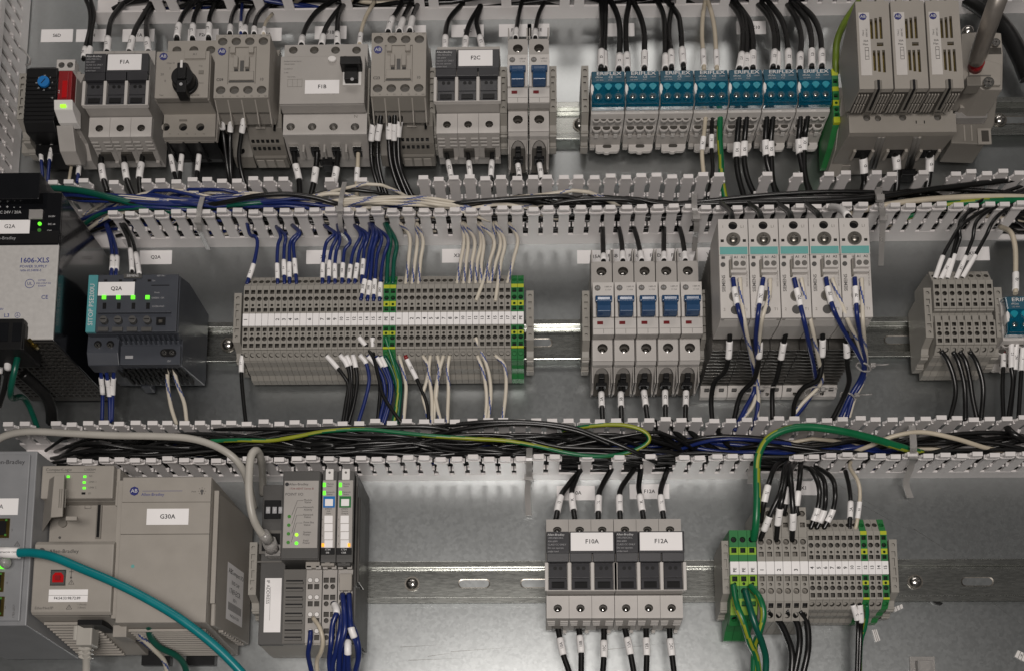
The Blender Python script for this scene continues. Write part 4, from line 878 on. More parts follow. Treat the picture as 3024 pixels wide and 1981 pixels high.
# louvres
for k in range(13):
    x = x0+22+k*3.9
    MB().prism([(z1-.6, 80), (z1-3.4, 71.5), (z1-2.6, 71), (z1-.2, 79)], x, x+1.6).build('louvre', 'slate', t)
for r_, (za, ha, hb) in enumerate(((zl+1.0, 65, 52), (zl+4.0, 46, 30))):
    for k in range(13):
        x = x0+18+k*4.0
        MB().box(x, x+2.0, za-2.2, za+1.5, hb, ha).build('vent_slot', 'black', t)
d = MB().prism([(R2-26.8, 76), (R2-42, 77), (R2-50.4, 73), (R2-50.4, 60), (R2-26.8, 68)], x0-1.5, x0+23).build('input_terminal', 'slate', t, bevel=0.6)
mb = MB()
for x in (600, 677): q = B1(x, 975, 77); mb.cyl(q[0], q[1]+.8, 2.9, 76.5, 77.2, 1, 16); screw(mb, q[0], q[1]-.4, 2.0, 77.8, 0, 1)
mb.build('terminal_screw', ['screw', 'black'], t, d)
MB().prism([(R2-34.5, 73.5), (R2-49.9, 73.0), (R2-49.9, 66), (R2-34.5, 66)], x0+23.2, x1).build('lower_face', 'slate', t, bevel=0.5)
q = B1(1032, 1021, 74); mb = MB(); mb.poly([(q[0]+(3.1 if i < 7 else -3.1)+3.2*math.cos(a), q[1]+3.2*math.sin(a)) for i, a in enumerate([-math.pi/2+math.pi*k/6 for k in range(7)]+[math.pi/2+math.pi*k/6 for k in range(7)])], 73.6, 74, 1)
screw(mb, q[0]-2.9, q[1], 1.9, 74.5, 0, 1); screw(mb, q[0]+2.9, q[1], 1.9, 74.5, 0, 1); mb.build('output_screws', ['screw', 'black'], t)
text('0V', 2.4, *B1(1040, 1075, 73), 73.8, 'ink_dim', t); q = B1(795, 1050, 73); MB().box(q[0]-3, q[0]+3, q[1]-1.2, q[1]+1.2, 73.6, 73.8).build('mark', 'ink_dim', t)
q = B1(900, 1215, 20); MB().box(q[0]-4, q[0]+4, q[1]-3, q[1]+2, 10, 22).build('rail_clip', 'slate', t, bevel=0.5)
end_bracket(B1(1160, 850, 44)[0], R2+.5, 'end bracket right of the slate Q2A module')

# ---- spring terminal blocks
def make_block(pe, tagged=True, W=2.45):
    t = thing('terminal_block', '', 'terminal block', 0, 0)
    a, b = ('yellow_term', 'green_term') if pe else ('term_grey', 'term_grey')
    MB().prism([(39, 8), (39, 36), (27.5, 43.5), (-26.5, 43.5), (-32.6, 38.5), (-33.5, 31), (-35, 28), (-35.4, 19), (-38, 15), (-38.5, 8)], -W, W).build('housing', b, t)
    MB().face(-W, W, (38.8, 40.3), (27.6, 46.6), 3.6, [(0, 6.2, 1.95, 2.15, 3.2, True)]).build('upper_entry', [b, 'green_term' if pe else 'term_hole', 'black' if pe else 'term_hole'], t)
    uh = [(5.3, 1.7, 1.75, 3.6, False), (11.2, 1.95, 1.95, 3.6, True), (16.6, 1.1, 1.1, 3, True), (20.6, 1.6, 1.6, 3.6, False)]
    lh = [(2.6, 1.6, 1.6, 3.6, False), (6.4, 1.1, 1.1, 3, True), (10.2, 1.95, 1.95, 3.6, True), (15.9, 1.7, 1.75, 3.6, False)]
    for nm, z0, sg, L, hs, cuts in (('upper_face', 27.4, -1, 23.8, uh, (0, 3.0, 14.0, 18.4, 23.8)), ('lower_face', -7.2, -1, 19.4, lh, (0, 4.6, 7.9, 17.8, 19.4))):
        mb = MB()
        if not pe: cuts = (0, L)
        for k in range(len(cuts)-1):
            c0, c1 = cuts[k], cuts[k+1]; yel = pe and ((k % 2 == 0) if nm == 'upper_face' else (k % 2 == 1))
            mb.face(-W, W, (z0+sg*c0, 48), (z0+sg*c1, 48), 4.4, [(0, d-c0, rx, rz, dp, rn) for d, rx, rz, dp, rn in hs if c0 < d < c1], m=3 if yel else 0)
        mb.build(nm, [b, 'green_term' if pe else 'term_hole', 'black' if pe else 'term_hole', 'yellow_term'], t)
    MB().face(-W, W, (-26.8, 47), (-32.8, 41.5), 3.4, [(0, 3.7, 1.95, 2.0, 3.0, True)]).build('lower_entry', [b, 'green_term' if pe else 'term_hole', 'black' if pe else 'term_hole'], t)
    if tagged: MB().box(-W, W, -7.0, 3.4, 43.6, 48.9).build('marker_tag', 'paper', t, bevel=0.25)
    else:
        MB().box(-W+.5, W-.5, -5.5, -1.5, 43.6, 46.4).box(-W, W, 1.6, 3.4, 43.6, 47.6).box(-W, W, -7.0, -6.0, 43.6, 47.6).build('marker_holder', 'term_grey', t, bevel=0.25)
    return t
TB = {}
def block(pe, X, Z, label, group, num='', tagged=True, W=2.45):
    k = (pe, tagged, W)
    if k not in TB:
        r = make_block(pe, tagged, W); TB[k] = (r, [])
        TB[k][0].o.location = (X*S, 0, Z*S); r.o['label'] = label; r.o['group'] = group; c = Root(r.o, X, Z)
    else: c = copy_at(TB[k][0], X, Z, label, group)
    return c
NUMW = ['', 'one', 'two', 'three', 'four', 'five', 'six', 'seven', 'eight', 'nine', 'ten', 'eleven', 'twelve', 'thirteen', 'fourteen', 'fifteen', 'sixteen', 'seventeen']
xs0 = -229.6; pit = (229.6-4.0)/44; g = 'terminal blocks of the long strip'
nums = ['1', '', '', '', '', '2', '3', '4', '5', '', '6', '', '7', '8', '9', '10', '11', '12', '13', '14', '15', '16', 'PE', 'PE', '1', '', '2']+[str(i) for i in range(3, 18)]+['PE', 'PE']
cs = []; blank = 0
for i, s_ in enumerate(nums):
    pe = s_ == 'PE'; left = i < 24
    if pe: lab = {22: 'left of the two green-yellow terminals in the middle of the long strip', 23: 'right of the two green-yellow terminals in the middle of the long strip', 42: 'second-last green-yellow terminal at the right end of the long strip', 43: 'last green-yellow terminal at the right end of the long strip'}[i]
    elif s_: lab = 'grey terminal block tagged number %s, %s half of the long strip' % (NUMW[int(s_)], 'left' if left else 'right')
    else:
        prev = [n for n in nums[:i] if n][-1]; k = 1
        while nums[i-k] == '': k += 1
        lab = 'grey terminal block with blank tag, %s after number %s, %s half of long strip' % (ORD[k-1], NUMW[int(prev)], 'left' if left else 'right')
    cs.append((block(pe, xs0+(i+.5)*pit, R2, lab, g), s_))
NUMS = []
for c, s_ in cs:
    if s_: NUMS.append((c, s_))
def number_tags():
    for c, s_ in NUMS: text(s_, 4.0 if len(s_) < 2 else 3.5, c.X+.1, c.Z-1.8, 50.2 if c.X > 150 and c.X < 214 else 49.05, 'ink', c, rot=90, bold=.02)
end_bracket(B2(104, 850, 44)[0], R2+.5, 'end bracket at the left end of the long terminal strip')
end_bracket(B2(1903, 850, 44)[0], R2+.5, 'end bracket at the right end of the long terminal strip')
g8 = 'terminal blocks of the eight-way strip'
p8 = (369.6-322.1)/8
for i in range(8):
    block(False, 322.1+(i+.5)*p8, R2, '%s of eight grey terminals, untagged strip at the right, middle row' % ['first, leftmost,', 'second', 'third', 'fourth', 'fifth', 'sixth', 'seventh', 'last, rightmost,'][i], g8, tagged=False, W=2.85)
end_bracket(B4(668, 850, 44)[0]-.4, R2, 'end bracket left of the untagged eight-way strip')
end_bracket(B4(1100, 850, 44)[0], R2, 'end bracket right of the untagged eight-way strip')
# ---- five breakers
for i in range(5):
    breaker(58.6+i*17.35, R2, '%s of five blue-toggle breakers in the middle row' % ['first from the left', 'second from the left', 'middle one', 'fourth from the left', 'last, rightmost'][i], 'blue-toggle breakers')
end_bracket(B3(272, 850, 44)[0], R2, 'end bracket left of the five middle-row breakers')
end_bracket(B3(1000, 850, 44)[0], R2, 'end bracket right of the five middle-row breakers')
# ---- solid-state relays on heat sinks
def make_ssr():
    t = thing('solid_state_relay', '', 'solid-state relay', 0, 0); W = 10.9
    z0, z1 = 43.8, -34.4
    MB().prism([(z0, 74), (z0, 107), (z1, 107), (z1-1, 98), (z1+1, 74)], -W, W).build('housing', 'grey_light', t, bevel=0.5)
    MB().face(-W, W, (z0-.1, 110), (15, 110), 3, [(0, 5.2, 3.4, 3.2, 2.8, True), (-8.2, 17.2, 1.2, 1.1, 2, False), (8.2, 17.2, 1.2, 1.1, 2, False)]).build('upper_face', ['grey_light', 'grey_mid', 'black'], t)
    MB().box(-W, W, z1, 14.9, 107.05, 110).build('lower_face', 'grey_light', t, bevel=0.4)
    s = MB().cyl(0, 27.6, 5.3, 110.02, 110.5, 1, 24).cyl(0, 27.6, 4.7, 110.5, 111, 0, 24).dome(0, 27.0, 3.2, 111, 1.6, 0).build('main_screw', ['screw_dull', 'grey_mid'], t)
    MB().box(-2.2, 2.2, 27.4, 28.0, 112.3, 112.75).build('screw_slot', 'grey_mid', t, s)
    MB().box(-10.2, 10.2, 15.6, 21.4, 110.05, 110.4).build('colour_band', 'teal_strip', t)
    MB().box(-9.2, -6.6, 12.0, 13.9, 110.05, 110.4).box(6.6, 9.2, 12.0, 13.9, 110.05, 110.4).build('clip_hole', 'ash', t)
    MB().cyl(-8.2, 7.4, 1.8, 110.02, 110.4, n=14).build('sense_hole', 'ash', t)
    c = MB().box(-2.4, 7.6, 1.2, 11.6, 110.05, 117).box(-3.4, 8.2, -1.2, 1.1, 110.05, 114.5).build('plug_connector', 'grey_light', t, bevel=0.4)
    for x, s_ in ((0, 'A1'), (5, 'A2')):
        MB().cyl(x+.2, 4.4, 2.0, 117.02, 117.4, n=14).build('plug_screw', 'grey_mid', t, c); text(s_, 2.7, x+.2, 9.2, 117.2, 'ink', t, parent=c, bold=.015)
    MB().box(-3.8, -2.5, -3, 10, 110.05, 113).build('plug_guide', 'beige_dark', t)
    text('SIEMENS', 3.6, -8.0, -7.5, 110.2, 'ink_grey', t, rot=90, bold=0.01); text('SIRIUS', 2.1, 0, 13.2, 110.2, 'beige_dark', t); text('3RF23 10-1AA02', 1.8, 9.2, -4, 110.2, 'beige_dark', t, rot=90)
    text('1', 3, -7.5, 37.5, 110.2, 'beige_dark', t); text('L1', 3, 7, 37.5, 110.2, 'beige_dark', t); text('2', 3, -8, -28, 110.2, 'beige_dark', t); text('T1', 3, 7.5, -28, 110.2, 'beige_dark', t)
    MB().cyl(0, -17.5, 4.4, 110.02, 110.4, 1, 20).cyl(0, -17.5, 3.4, 110.4, 110.8, 0, 16).build('lower_screw', ['screw_dull', 'grey_mid'], t)
    MB().cyl(0, -28.2, 3.5, 110.02, 110.3, n=18).build('wire_hole', 'ash', t)
    MB().prism([(z1-.1, 109), (z1-.1, 103), (z1+2, 74), (z1+4, 74), (z1+4, 109)], -W+.4, -W+3).prism([(z1-.1, 109), (z1-.1, 103), (z1+2, 74), (z1+4, 74), (z1+4, 109)], W-3, W-.4).build('corner_clip', 'grey', t, bevel=0.3)
    MB().box(-4, 4, z1+.6, z1+3, 80, 97).build('wire_entry', 'black', t)
    # finned heat sink
    MB().box(-1.2, 1.2, -28, 40, 66.1, 74).build('sink_web', 'alu', t)
    MB().box(-10.6, 10.6, -24, 40, 10, 66).build('fin_gap_shade', 'black', t)  # black fill puts shade into the gaps between the aluminium fins
    n = 12
    for k in range(n):
        h = 14+k*5.0; zz = -44.5+k*0.35
        pts = [(-10.9, 42), (-10.9, zz)]
        for j in range(12): pts.append((-10.4+j*1.9, zz+.16*math.sin(j*1.1+k*.8)))
        pts += [(10.9, zz), (10.9, 42)]
        MB().poly(pts, h, h+1.3).build('fin', 'alu', t)
    MB().box(-10.7, -1.3, -28, 41, 70, 73.5).build('sink_top', 'alu', t)
    MB().prism([(-46.8, 13.2), (-52.5, 9), (-52.5, 3), (-44, 3), (-44, 13.2)], -11, 11).box(-8, -4, -49, -46.9, 11, 14.5, 1).box(4, 8, -49, -46.9, 11, 14.5, 1).build('mounting_foot', ['grey_light', 'ash'], t, bevel=0.3)
    MB().cyl(-1, -50.6, 1.6, 10.2, 11.2).build('foot_screw', 'screw', t)
    return t
SR0 = make_ssr(); gs = 'solid-state relays on heat sinks'
for i in range(5):
    X = 152.1+i*22.45; lab = '%s of five grey teal-banded solid-state relays' % ['first from the left', 'second from the left', 'middle one', 'fourth from the left', 'last, rightmost'][i]
    if i == 0: SR0.o.location = (X*S, 0, R2*S); SR0.o['label'] = lab; SR0.o['group'] = gs
    else: copy_at(SR0, X, R2, lab, gs)
# ================================================================== lowest row
# ---- network switch at the left edge
X1 = -362.4; X0 = X1-60; z0, z1 = R3+77, R3-54
t = thing('network_switch', 'blue-grey metal network switch cut off by the left edge', 'network switch', X0+30, R3)
MB().prism([(z0, 10), (z0, 103), (z1, 103), (z1-9, 10)], X0, X1).build('case', 'switch_blue', t, bevel=0.8)
MB().box(X0+2, X1-4.2, z1+3, z0-3, 103.05, 105).build('front_panel', 'switch_blue', t, bevel=0.8)
text('Allen-Bradley', 4.6, C1(153, 275, 105)[0], C1(153, 275, 105)[1], 105.2, 'ink', t, align='RIGHT')
q0, q1 = C1(-90, 600, 105), C1(116, 498, 105); p = MB().box(max(q0[0], X0+2), q1[0], q0[1], q1[1], 105.05, 105.3).build('name_label', 'paper', t); text('S30A', 4.6, C1(22, 550, 105)[0], C1(22, 550, 105)[1], 105.5, 'ink', t, parent=p, align='RIGHT')
for s_, x, y in (('5', 75, 692), ('4', 43, 1017), ('2', 33, 1168)): text(s_, 2.4, *C1(x, y, 105), 105.2, 'ink_grey', t)
text('1783-US5T', 2.2, *C1(85, 1190, 105), 105.2, 'ink_grey', t, rot=90)
for y in (680, 1010, 1160):
    q = C1(20, y, 105); x_ = C1(60 if y < 700 else 26, y, 105)[0]
    p = MB().box(x_-16, x_, q[1]-7.5, q[1]+7, 105.05, 106.2).box(x_-14, x_-2, q[1]-5.5, q[1]+5, 106.2, 106.4, 1).build('ethernet_port', ['brass', 'black'], t)
    for s in (-1, 1): MB().box(x_-2.8, x_-1.4, q[1]+s*5.6-.7, q[1]+s*5.6+.7, 106.42, 106.8).build('port_light', 'led_dim', t, p)
q = C1(10, 917, 106); MB().box(q[0]-1.4, q[0]+1.4, q[1]-1.3, q[1]+1.3, 105.05, 106.5).build('status_light', 'led_green', t)
def warn(root, c, x, y, h, s=3.2, parent=None):
    q = c(x, y, h); mb = MB()
    A, B, C = (q[0], q[1]+s*.62), (q[0]-s*.62, q[1]-s*.42), (q[0]+s*.62, q[1]-s*.42)
    for a, b in ((A, B), (B, C), (C, A)): mb.tube([(a[0], a[1], h+.15), (b[0], b[1], h+.15)], .14, n=4)
    mb.box(q[0]-.16, q[0]+.16, q[1]-s*.15, q[1]+s*.25, h+.1, h+.2).box(q[0]-.16, q[0]+.16, q[1]-s*.32, q[1]-s*.23, h+.1, h+.2)
    mb.build('warning_symbol', 'ink_grey', root, parent)
warn(t, C1, 106, 778, 105.1)
for y in (440, 1043): q = C1(190 if y > 900 else 222, y, 80); MB().box(X1-.1, X1+.25, q[1]-2, q[1]+2, 78, 80).build('side_notch', 'black', t)

# ---- controller
t = thing('logic_controller', 'beige logic controller with red USB port and open key flap', 'controller', -334, R3)
xa, xb = -361.6, -306.0
zt, zq = R3+68.6, R3+43.2; zl, zb = C1(450, 757, 100)[1], C1(400, 1210, 100)[1]
MB().prism([(zt+2, 10), (zt, 88), (zq, 88), (zq, 78), (zl, 78), (zl, 94), (zb, 94), (zb-2, 80), (R3-60, 15), (R3-60, 10)], xa, xb).build('housing', 'beige', t, bevel=0.7)
xr = C1(695, 400, 95)[0]
MB().box(xa-.4, xr, zq, zt, 88.05, 95).build('upper_cover', 'beige', t, bevel=1.0)
MB().box(xr+.1, xr+5, zq-4, zt-14, 60, 90).build('side_step', 'beige', t, bevel=0.6)
MB().prism([(zl, 98), (zl-3, 100.5), (zb+2, 100.5), (zb, 98), (zb, 94.05), (zl, 94.05)], xa+.4, C1(695, 900, 100)[0]).build('lower_cover', 'beige', t, bevel=0.9)
for s_, x, y, z_ in (('CompactLogix', 362, 322, 3.3), ('L30ERM', 553, 322, 2.5), ('RUN', 372, 361, 1.9), ('NS', 557, 361, 1.9), ('LINK 1', 570, 396, 2.0), ('LINK 2', 568, 431, 2.0), ('SD', 550, 467, 1.9)): text(s_, z_, *C1(x, y, 95), 95.15, 'ink_grey', t)
q = C1(435, 338, 95); MB().box(q[0]-18, q[0]+18, q[1]-.15, q[1]+.15, 95.02, 95.1).build('rule', 'ink_grey', t)
for x, y in ((420, 365), (522, 365), (518, 400), (518, 435)): q = C1(x, y, 95); MB().box(q[0]-1.0, q[0]+1.0, q[1]-.8, q[1]+.8, 95.02, 95.6).build('status_light', 'led_green', t)
q = C1(513, 467, 95); MB().box(q[0]-1.4, q[0]+1.4, q[1]-.8, q[1]+.8, 95.02, 95.3).build('status_light', 'black', t)
# open flap, hinged on its left side
fl = [C1(362, 382, 104), C1(424, 372, 104), C1(412, 628, 104), C1(340, 635, 104)]
mb = MB(); A_ = C1(262, 490, 80); B_ = C1(232, 745, 80)
pl = [(fl[0][0], fl[0][1], 112), (fl[3][0], fl[3][1], 112), (B_[0]+1, B_[1]+3, 80), (A_[0]+1, A_[1]+12, 80)]
pr = [(x+1.4, z, h+.5) for x, z, h in pl]
mb.add(pl+pr, [(0, 1, 2, 3), (7, 6, 5, 4), (0, 4, 5, 1), (1, 5, 6, 2), (2, 6, 7, 3), (3, 7, 4, 0)])
fe = [(x, z) for x, z in fl]; mb.poly(fe, 110.5, 112.4)
f = mb.build('flap', 'beige', t, bevel=0.5)
q = C1(440, 622, 110); MB().box(q[0]-4, q[0]+4, q[1]-1.5, q[1]+1.5, 108, 111).build('flap_latch', 'beige', t, f, bevel=0.3)
q = C1(385, 498, 112); 
for k in range(4): MB().box(q[0]-2.5+k*1.5, q[0]-1.9+k*1.5, q[1]-7, q[1]+7, 112.42, 112.8).build('grip_rib', 'beige_dark', t, f)
q = C1(385, 650, 79); MB().cyl(q[0], q[1], 3.2, 78.05, 80).build('key_switch', 'beige_dark', t)
p0, p1 = C1(580, 740, 80), C1(626, 526, 80); MB().box(p0[0], p1[0], p0[1], p1[1], 78.05, 79.0).build('card_slot_rim', 'beige_dark', t)
MB().box(p0[0]+1, p1[0]-1.2, p0[1]+.8, p1[1]-.8, 79.02, 79.4).build('card_slot', 'black', t)
q = C1(538, 543, 79); mb = MB(); mb.tube([(q[0]-2.3, q[1]-1.8, 78.3), (q[0]-2.3, q[1]+1.2, 78.3), (q[0]-1, q[1]+1.9, 78.3), (q[0]+2.3, q[1]+1.9, 78.3), (q[0]+2.3, q[1]-1.8, 78.3), (q[0]-2.3, q[1]-1.8, 78.3)], .16, n=4).build('card_symbol', 'ink_grey', t)
for x in (280, 364): MB().cyl(*C1(x, 736, 79), 1.0, 78.05, 78.3).build('pin_hole', 'ash', t)
text('Allen-Bradley', 4.0, *C1(395, 824, 100), 100.7, 'ink', t); MB().cyl(*C1(260, 820, 100), 2.2, 100.55, 100.7).build('logo', 'ink_grey', t)
p0, p1 = C1(308, 1034, 101), C1(408, 936, 101); u = MB().box(p0[0], p1[0], p0[1], p1[1], 100.55, 101.6).box(p0[0]+.8, p1[0]-.8, p0[1]+.8, p1[1]-.8, 101.62, 101.7, 1).build('usb_port', ['screw', 'ash'], t)
q = C1(356, 984, 102); MB().poly([(q[0]-4, q[1]-3.4), (q[0]+4, q[1]-3.4), (q[0]+4, q[1]+1.6), (q[0]+2.2, q[1]+3.8), (q[0]-2.2, q[1]+3.8), (q[0]-4, q[1]+1.6)], 101.72, 102.2).build('usb_socket', 'red_lens', t, u)
MB().box(q[0]-1.9, q[0]+1.9, q[1]-1.8, q[1]+1.6, 102.22, 103).build('usb_tongue', 'red', t, u)
warn(t, C1, 438, 1013, 100.6); warn(t, C1, 424, 1166, 100.6)
q = C1(440, 955, 100); MB().box(q[0]-.2, q[0]+.2, q[1]-3.4, q[1]+3.4, 100.6, 100.7).box(q[0]-1.6, q[0]+1.6, q[1]+.6, q[1]+1, 100.6, 100.7).cyl(q[0], q[1]-3.6, .8, 100.6, 100.7).build('usb_symbol', 'ink_grey', t)
p0, p1 = C1(295, 1133, 101), C1(540, 1055, 101); p = MB().box(p0[0], p1[0], p0[1], p1[1], 100.55, 100.75).build('address_label', 'paper', t, bevel=0.05)
zq_ = C1(400, 1092, 101)[1]; MB().box(p0[0], p1[0], zq_-.12, zq_+.12, 100.78, 100.85).build('rule', 'grey_mid', t, p); text('F4:54:33:98:72:89', 2.75, *C1(412, 1110, 101), 100.95, 'ink', t, parent=p, bold=.01)
text('EtherNet/IP', 2.8, *C1(272, 1172, 100), 100.7, 'ink_grey', t); text('1 (Front)', 1.8, *C1(505, 1150, 100), 100.7, 'ink_grey', t); text('2 (Rear)', 1.8, *C1(503, 1169, 100), 100.7, 'ink_grey', t)
for k in range(13):                          # ribbed underside
    h = 18+k*5.2; zz = R3-60+(h-15)*(zb-2-R3+60)/65
    MB().box(xa+3, xb-16, zz-2.2, zz-.2, h, h+2.6).build('vent_rib', 'beige', t)
MB().box(xb-24, xb-6, zb-6, zb-2.2, 40, 92).build('port_well', 'black', t)
# ---- I/O power supply G30A
x0, x1 = -299.2, -233.6; z0, z1 = R3+57.6, R3-51.6
t = thing('power_module', 'large plain beige power module labelled G30A', 'power module', (x0+x1)/2, R3)
MB().prism([(z0, 10), (z0, 97), (z1, 97), (z1-1, 88), (R3-60, 15), (R3-60, 10)], x0, x1).build('housing', 'beige', t, bevel=0.6)
zs1, zs2 = C1(1000, 520, 100)[1], C1(1000, 716, 100)[1]
MB().box(x0, x1, zs1+.12, z0-.1, 97.05, 100).build('upper_panel', 'beige', t, bevel=0.5)
MB().box(x0, x1, zs2+.12, zs1-.12, 97.05, 100).build('middle_panel', 'beige', t, bevel=0.3)
MB().box(x0, x1, z1, zs2-.12, 97.05, 100).build('door', 'beige', t, bevel=0.5)
MB().box(x0-5, x0-.3, z1+4, z0-1, 70, 96).build('hinge_strip', 'beige', t, bevel=0.5)
logo_disc(t, *C1(825, 453, 100), 100.1, 3.5); text('Allen-Bradley', 3.1, *C1(938, 474, 100), 100.15, 'ink_blue', t)
q = C1(995, 452, 100); MB().box(q[0]-14.5, q[0]+15, q[1]-.12, q[1]+.12, 100.05, 100.12).build('rule', 'ink_blue', t)
q = C1(1240, 457, 100); mb = MB(); mb.cyl(q[0], q[1]+.5, 1.3, 100.05, 100.15, 0, 12).box(q[0]-.7, q[0]+.7, q[1]-2, q[1]-.8, 100.05, 100.15)
for k in range(8): a = k*math.pi/4; mb.tube([(q[0]+2*math.cos(a), q[1]+.5+2*math.sin(a), 100.1), (q[0]+3*math.cos(a), q[1]+.5+3*math.sin(a), 100.1)], .14, n=4)
mb.build('lamp_symbol', 'ink_grey', t); text('PWR', 1.6, *C1(1190, 457, 100), 100.15, 'ink_grey', t)
p0, p1 = C1(898, 660, 100.3), C1(1160, 560, 100.3); paper(t, p0[0], p1[0], p0[1], p1[1], 100.1, 'G30A', 4.7)
MB().cyl(*C1(815, 914, 100), 1.3, 100.02, 100.12).build('paint_spot', 'teal_strip', t)
for k in range(14):
    h = 18+k*5.0; zz = R3-60+(h-15)*(z1-1-R3+60)/73
    MB().box(x0+3, x1-4, zz-2.2, zz-.2, h, h+2.4).build('vent_rib', 'beige', t)
for x in (955, 1230): q = C1(x, 1472, 10); MB().box(q[0]-12, q[0]+11, q[1]-6, q[1]+6, 1, 8).build('foot_slot', 'black', t)
q = C1(740, 1310, 88); MB().box(q[0]-5, q[0]+5, q[1]-5, q[1]+4, 70, 90).build('latch', 'beige', t, bevel=0.5)
# ---- right end cap with rating sticker on its side
xe = -230.2
t = thing('terminator_module', 'beige rounded terminator module with a white rating sticker on its side', 'module', xe, R3)
zc0, zc1 = R3+49, R3-52
mb = MB(); n = 8
prof = [(x1+.4, 90)]+[(xe+.2-1.6+1.6*math.sin(a), 88.4+1.6*math.cos(a)) for a in [math.pi/2*i/4 for i in range(5)]]+[(xe+1.5, 70), (xe+4.5, 30), (xe+5.5, 12), (x1+.4, 12)]
m_ = len(prof)
mb.add([(x, zc1, h) for x, h in prof]+[(x, zc0, h) for x, h in prof], [tuple(range(m_))[::-1], tuple(range(m_, 2*m_))]+[(i, (i+1)%m_, m_+(i+1)%m_, m_+i) for i in range(m_)])
mb.build('housing', 'beige', t, bevel=0.8)
MB().box(x1+.3, xe+.5, zc1+16, zc0+.5, 90.05, 93).build('front_strip', 'beige', t, bevel=0.5)
for k in range(9): h = 18+k*6.6; MB().box(x1+2, xe+3.5-.02*h, zc1-1.8, zc1-.1, h, h+3).build('vent_rib', 'beige', t)
# sticker lies on the sloping side wall between h 30 and 70
def side_pt(h, z): u_ = (70-h)/40; return (xe+1.5+3.0*u_+.25, z, h)
zz0, zz1 = R3-42, R3+2
st = MB().add([side_pt(68, zz0), side_pt(68, zz1), side_pt(32, zz1), side_pt(32, zz0)], [(0, 3, 2, 1)]).build('rating_sticker', 'paper', t)
def side_text(s, size, h, z, ink='ink'):
    o = text(s, size, 0, 0, 0, ink, t, parent=st); p = side_pt(h, z)
    o.location = ((p[0]+.15-t.X)*S, -p[2]*S, (p[1]-t.Z)*S); o.rotation_euler = (rad(90), 0, rad(90)-math.atan(3/40)); return o
for s_, sz, h, z in (('AB', 6, 62, R3-4), ('Compact I/O', 5, 46, R3-4), ('1769-ECR', 6, 51, R3-19), ('REV 1', 3.5, 50, R3-25), ('END CAP', 4, 50, R3-12), ('MADE IN USA', 3.2, 50, R3-38)): side_text(s_, sz, h, z)
mb = MB()
for k in range(14): h = 64-k*2.1; mb.add([side_pt(h, R3-33)[:1]+(R3-34, h), side_pt(h, 0)[:1]+(R3-28, h), side_pt(h-1.1, 0)[:1]+(R3-28, h-1.1), side_pt(h-1.1, 0)[:1]+(R3-34, h-1.1)], [(0, 1, 2, 3)])
b_ = mb.build('barcode', 'ink_grey', t, st); b_.location.x = .00012
end_bracket(C2(200, 950, 44)[0], R3+.5, 'end bracket between the power module end cap and I/O adapter')

# ---- I/O adapter and its two modules
x0, x1 = -187.2, -158.1; z0, z1 = R3+70.8, R3+1.7
t = thing('io_adapter', 'dark grey network I/O adapter with a pale indicator panel', 'I/O adapter', -180, R3)
MB().box(-206.5, -187.4, R3-60, R3+66, 8, 56).build('left_housing', 'ash', t, bevel=0.6)
MB().box(x0, x1, z1, z0, 8, 73).build('housing', 'ash', t, bevel=0.6)
MB().box(x0+.4, x1-.4, z1+.4, z0-.3, 73.05, 75).build('front_face', 'ash', t, bevel=0.7)
p0, p1 = C2(383, 802, 75.5), C2(606, 388, 75.5)
pn = MB().box(p0[0], p1[0], p0[1], p1[1], 75.05, 75.5).build('indicator_panel', 'beige', t, bevel=0.2); pn.data.materials[0] = M['grey']
for s_, x, y, z_, m_ in (('Allen-Bradley', 483, 411, 2.7, 'ink'), ('1734-AENT Series B', 500, 438, 2.2, 'red_mark'), ('POINT I/O', 456, 473, 3.0, 'ink'), ('Module', 540, 508, 2.1, 'ink'), ('Status', 538, 521, 2.1, 'ink'), ('Network', 543, 552, 2.1, 'ink'), ('Activity', 540, 567, 2.1, 'ink'), ('Network', 541, 598, 2.1, 'ink'), ('Status', 536, 612, 2.1, 'ink'), ('Point Bus', 545, 645, 2.1, 'ink'), ('Status', 534, 660, 2.1, 'ink'), ('System', 535, 705, 2.1, 'ink'), ('Power', 531, 720, 2.1, 'ink'), ('Field', 526, 757, 2.1, 'ink'), ('Power', 530, 771, 2.1, 'ink')):
    text(s_, z_, *C2(x, y, 75.5), 75.65, m_, t, parent=pn)
MB().cyl(*C2(411, 411, 75.5), 1.5, 75.52, 75.7).build('logo', 'ink', t, pn)
mb = MB()
for (xa_, ya, xm_, ym, xb_) in ((440, 600, 475, 510, 510), (440, 655, 472, 553, 510), (440, 712, 470, 600, 508), (438, 765, 468, 648, 505)):
    mb.tube([C2(xa_, ya, 75.6)+(75.65,), C2(xm_, ym, 75.6)+(75.65,), C2(xb_, ym, 75.6)+(75.65,)], .14, n=4)
mb.build('leader_lines', 'ink_grey', t, pn)
for x, y, m_ in ((425, 609, 'led_dim'), (422, 662, 'led_dim'), (420, 715, 'led_dim'), (418, 768, 'led_dim'), (470, 721, 'led_lime'), (469, 773, 'led_green')): MB().cyl(*C2(x, y, 75.5), 1.3, 75.52, 75.9).build('status_light', m_, t, pn)
q0, q1 = C2(272, 625, 56), C2(376, 512, 56); w = MB().box(q0[0], q1[0], q0[1], q1[1], 56.05, 58).build('thumbwheel', 'black', t, bevel=0.3)
for i, x in enumerate((295, 335, 372)): q = C2(x, 570, 58); MB().box(q[0]-1.6, q[0]+1.6, q[1]-2.6, q[1]+2.6, 58.02, 58.3).build('digit_window', 'ink_dim', t, w); text('01'[i > 0 and i < 2], 3.4, q[0], q[1], 58.45, 'ink_white', t, parent=w)
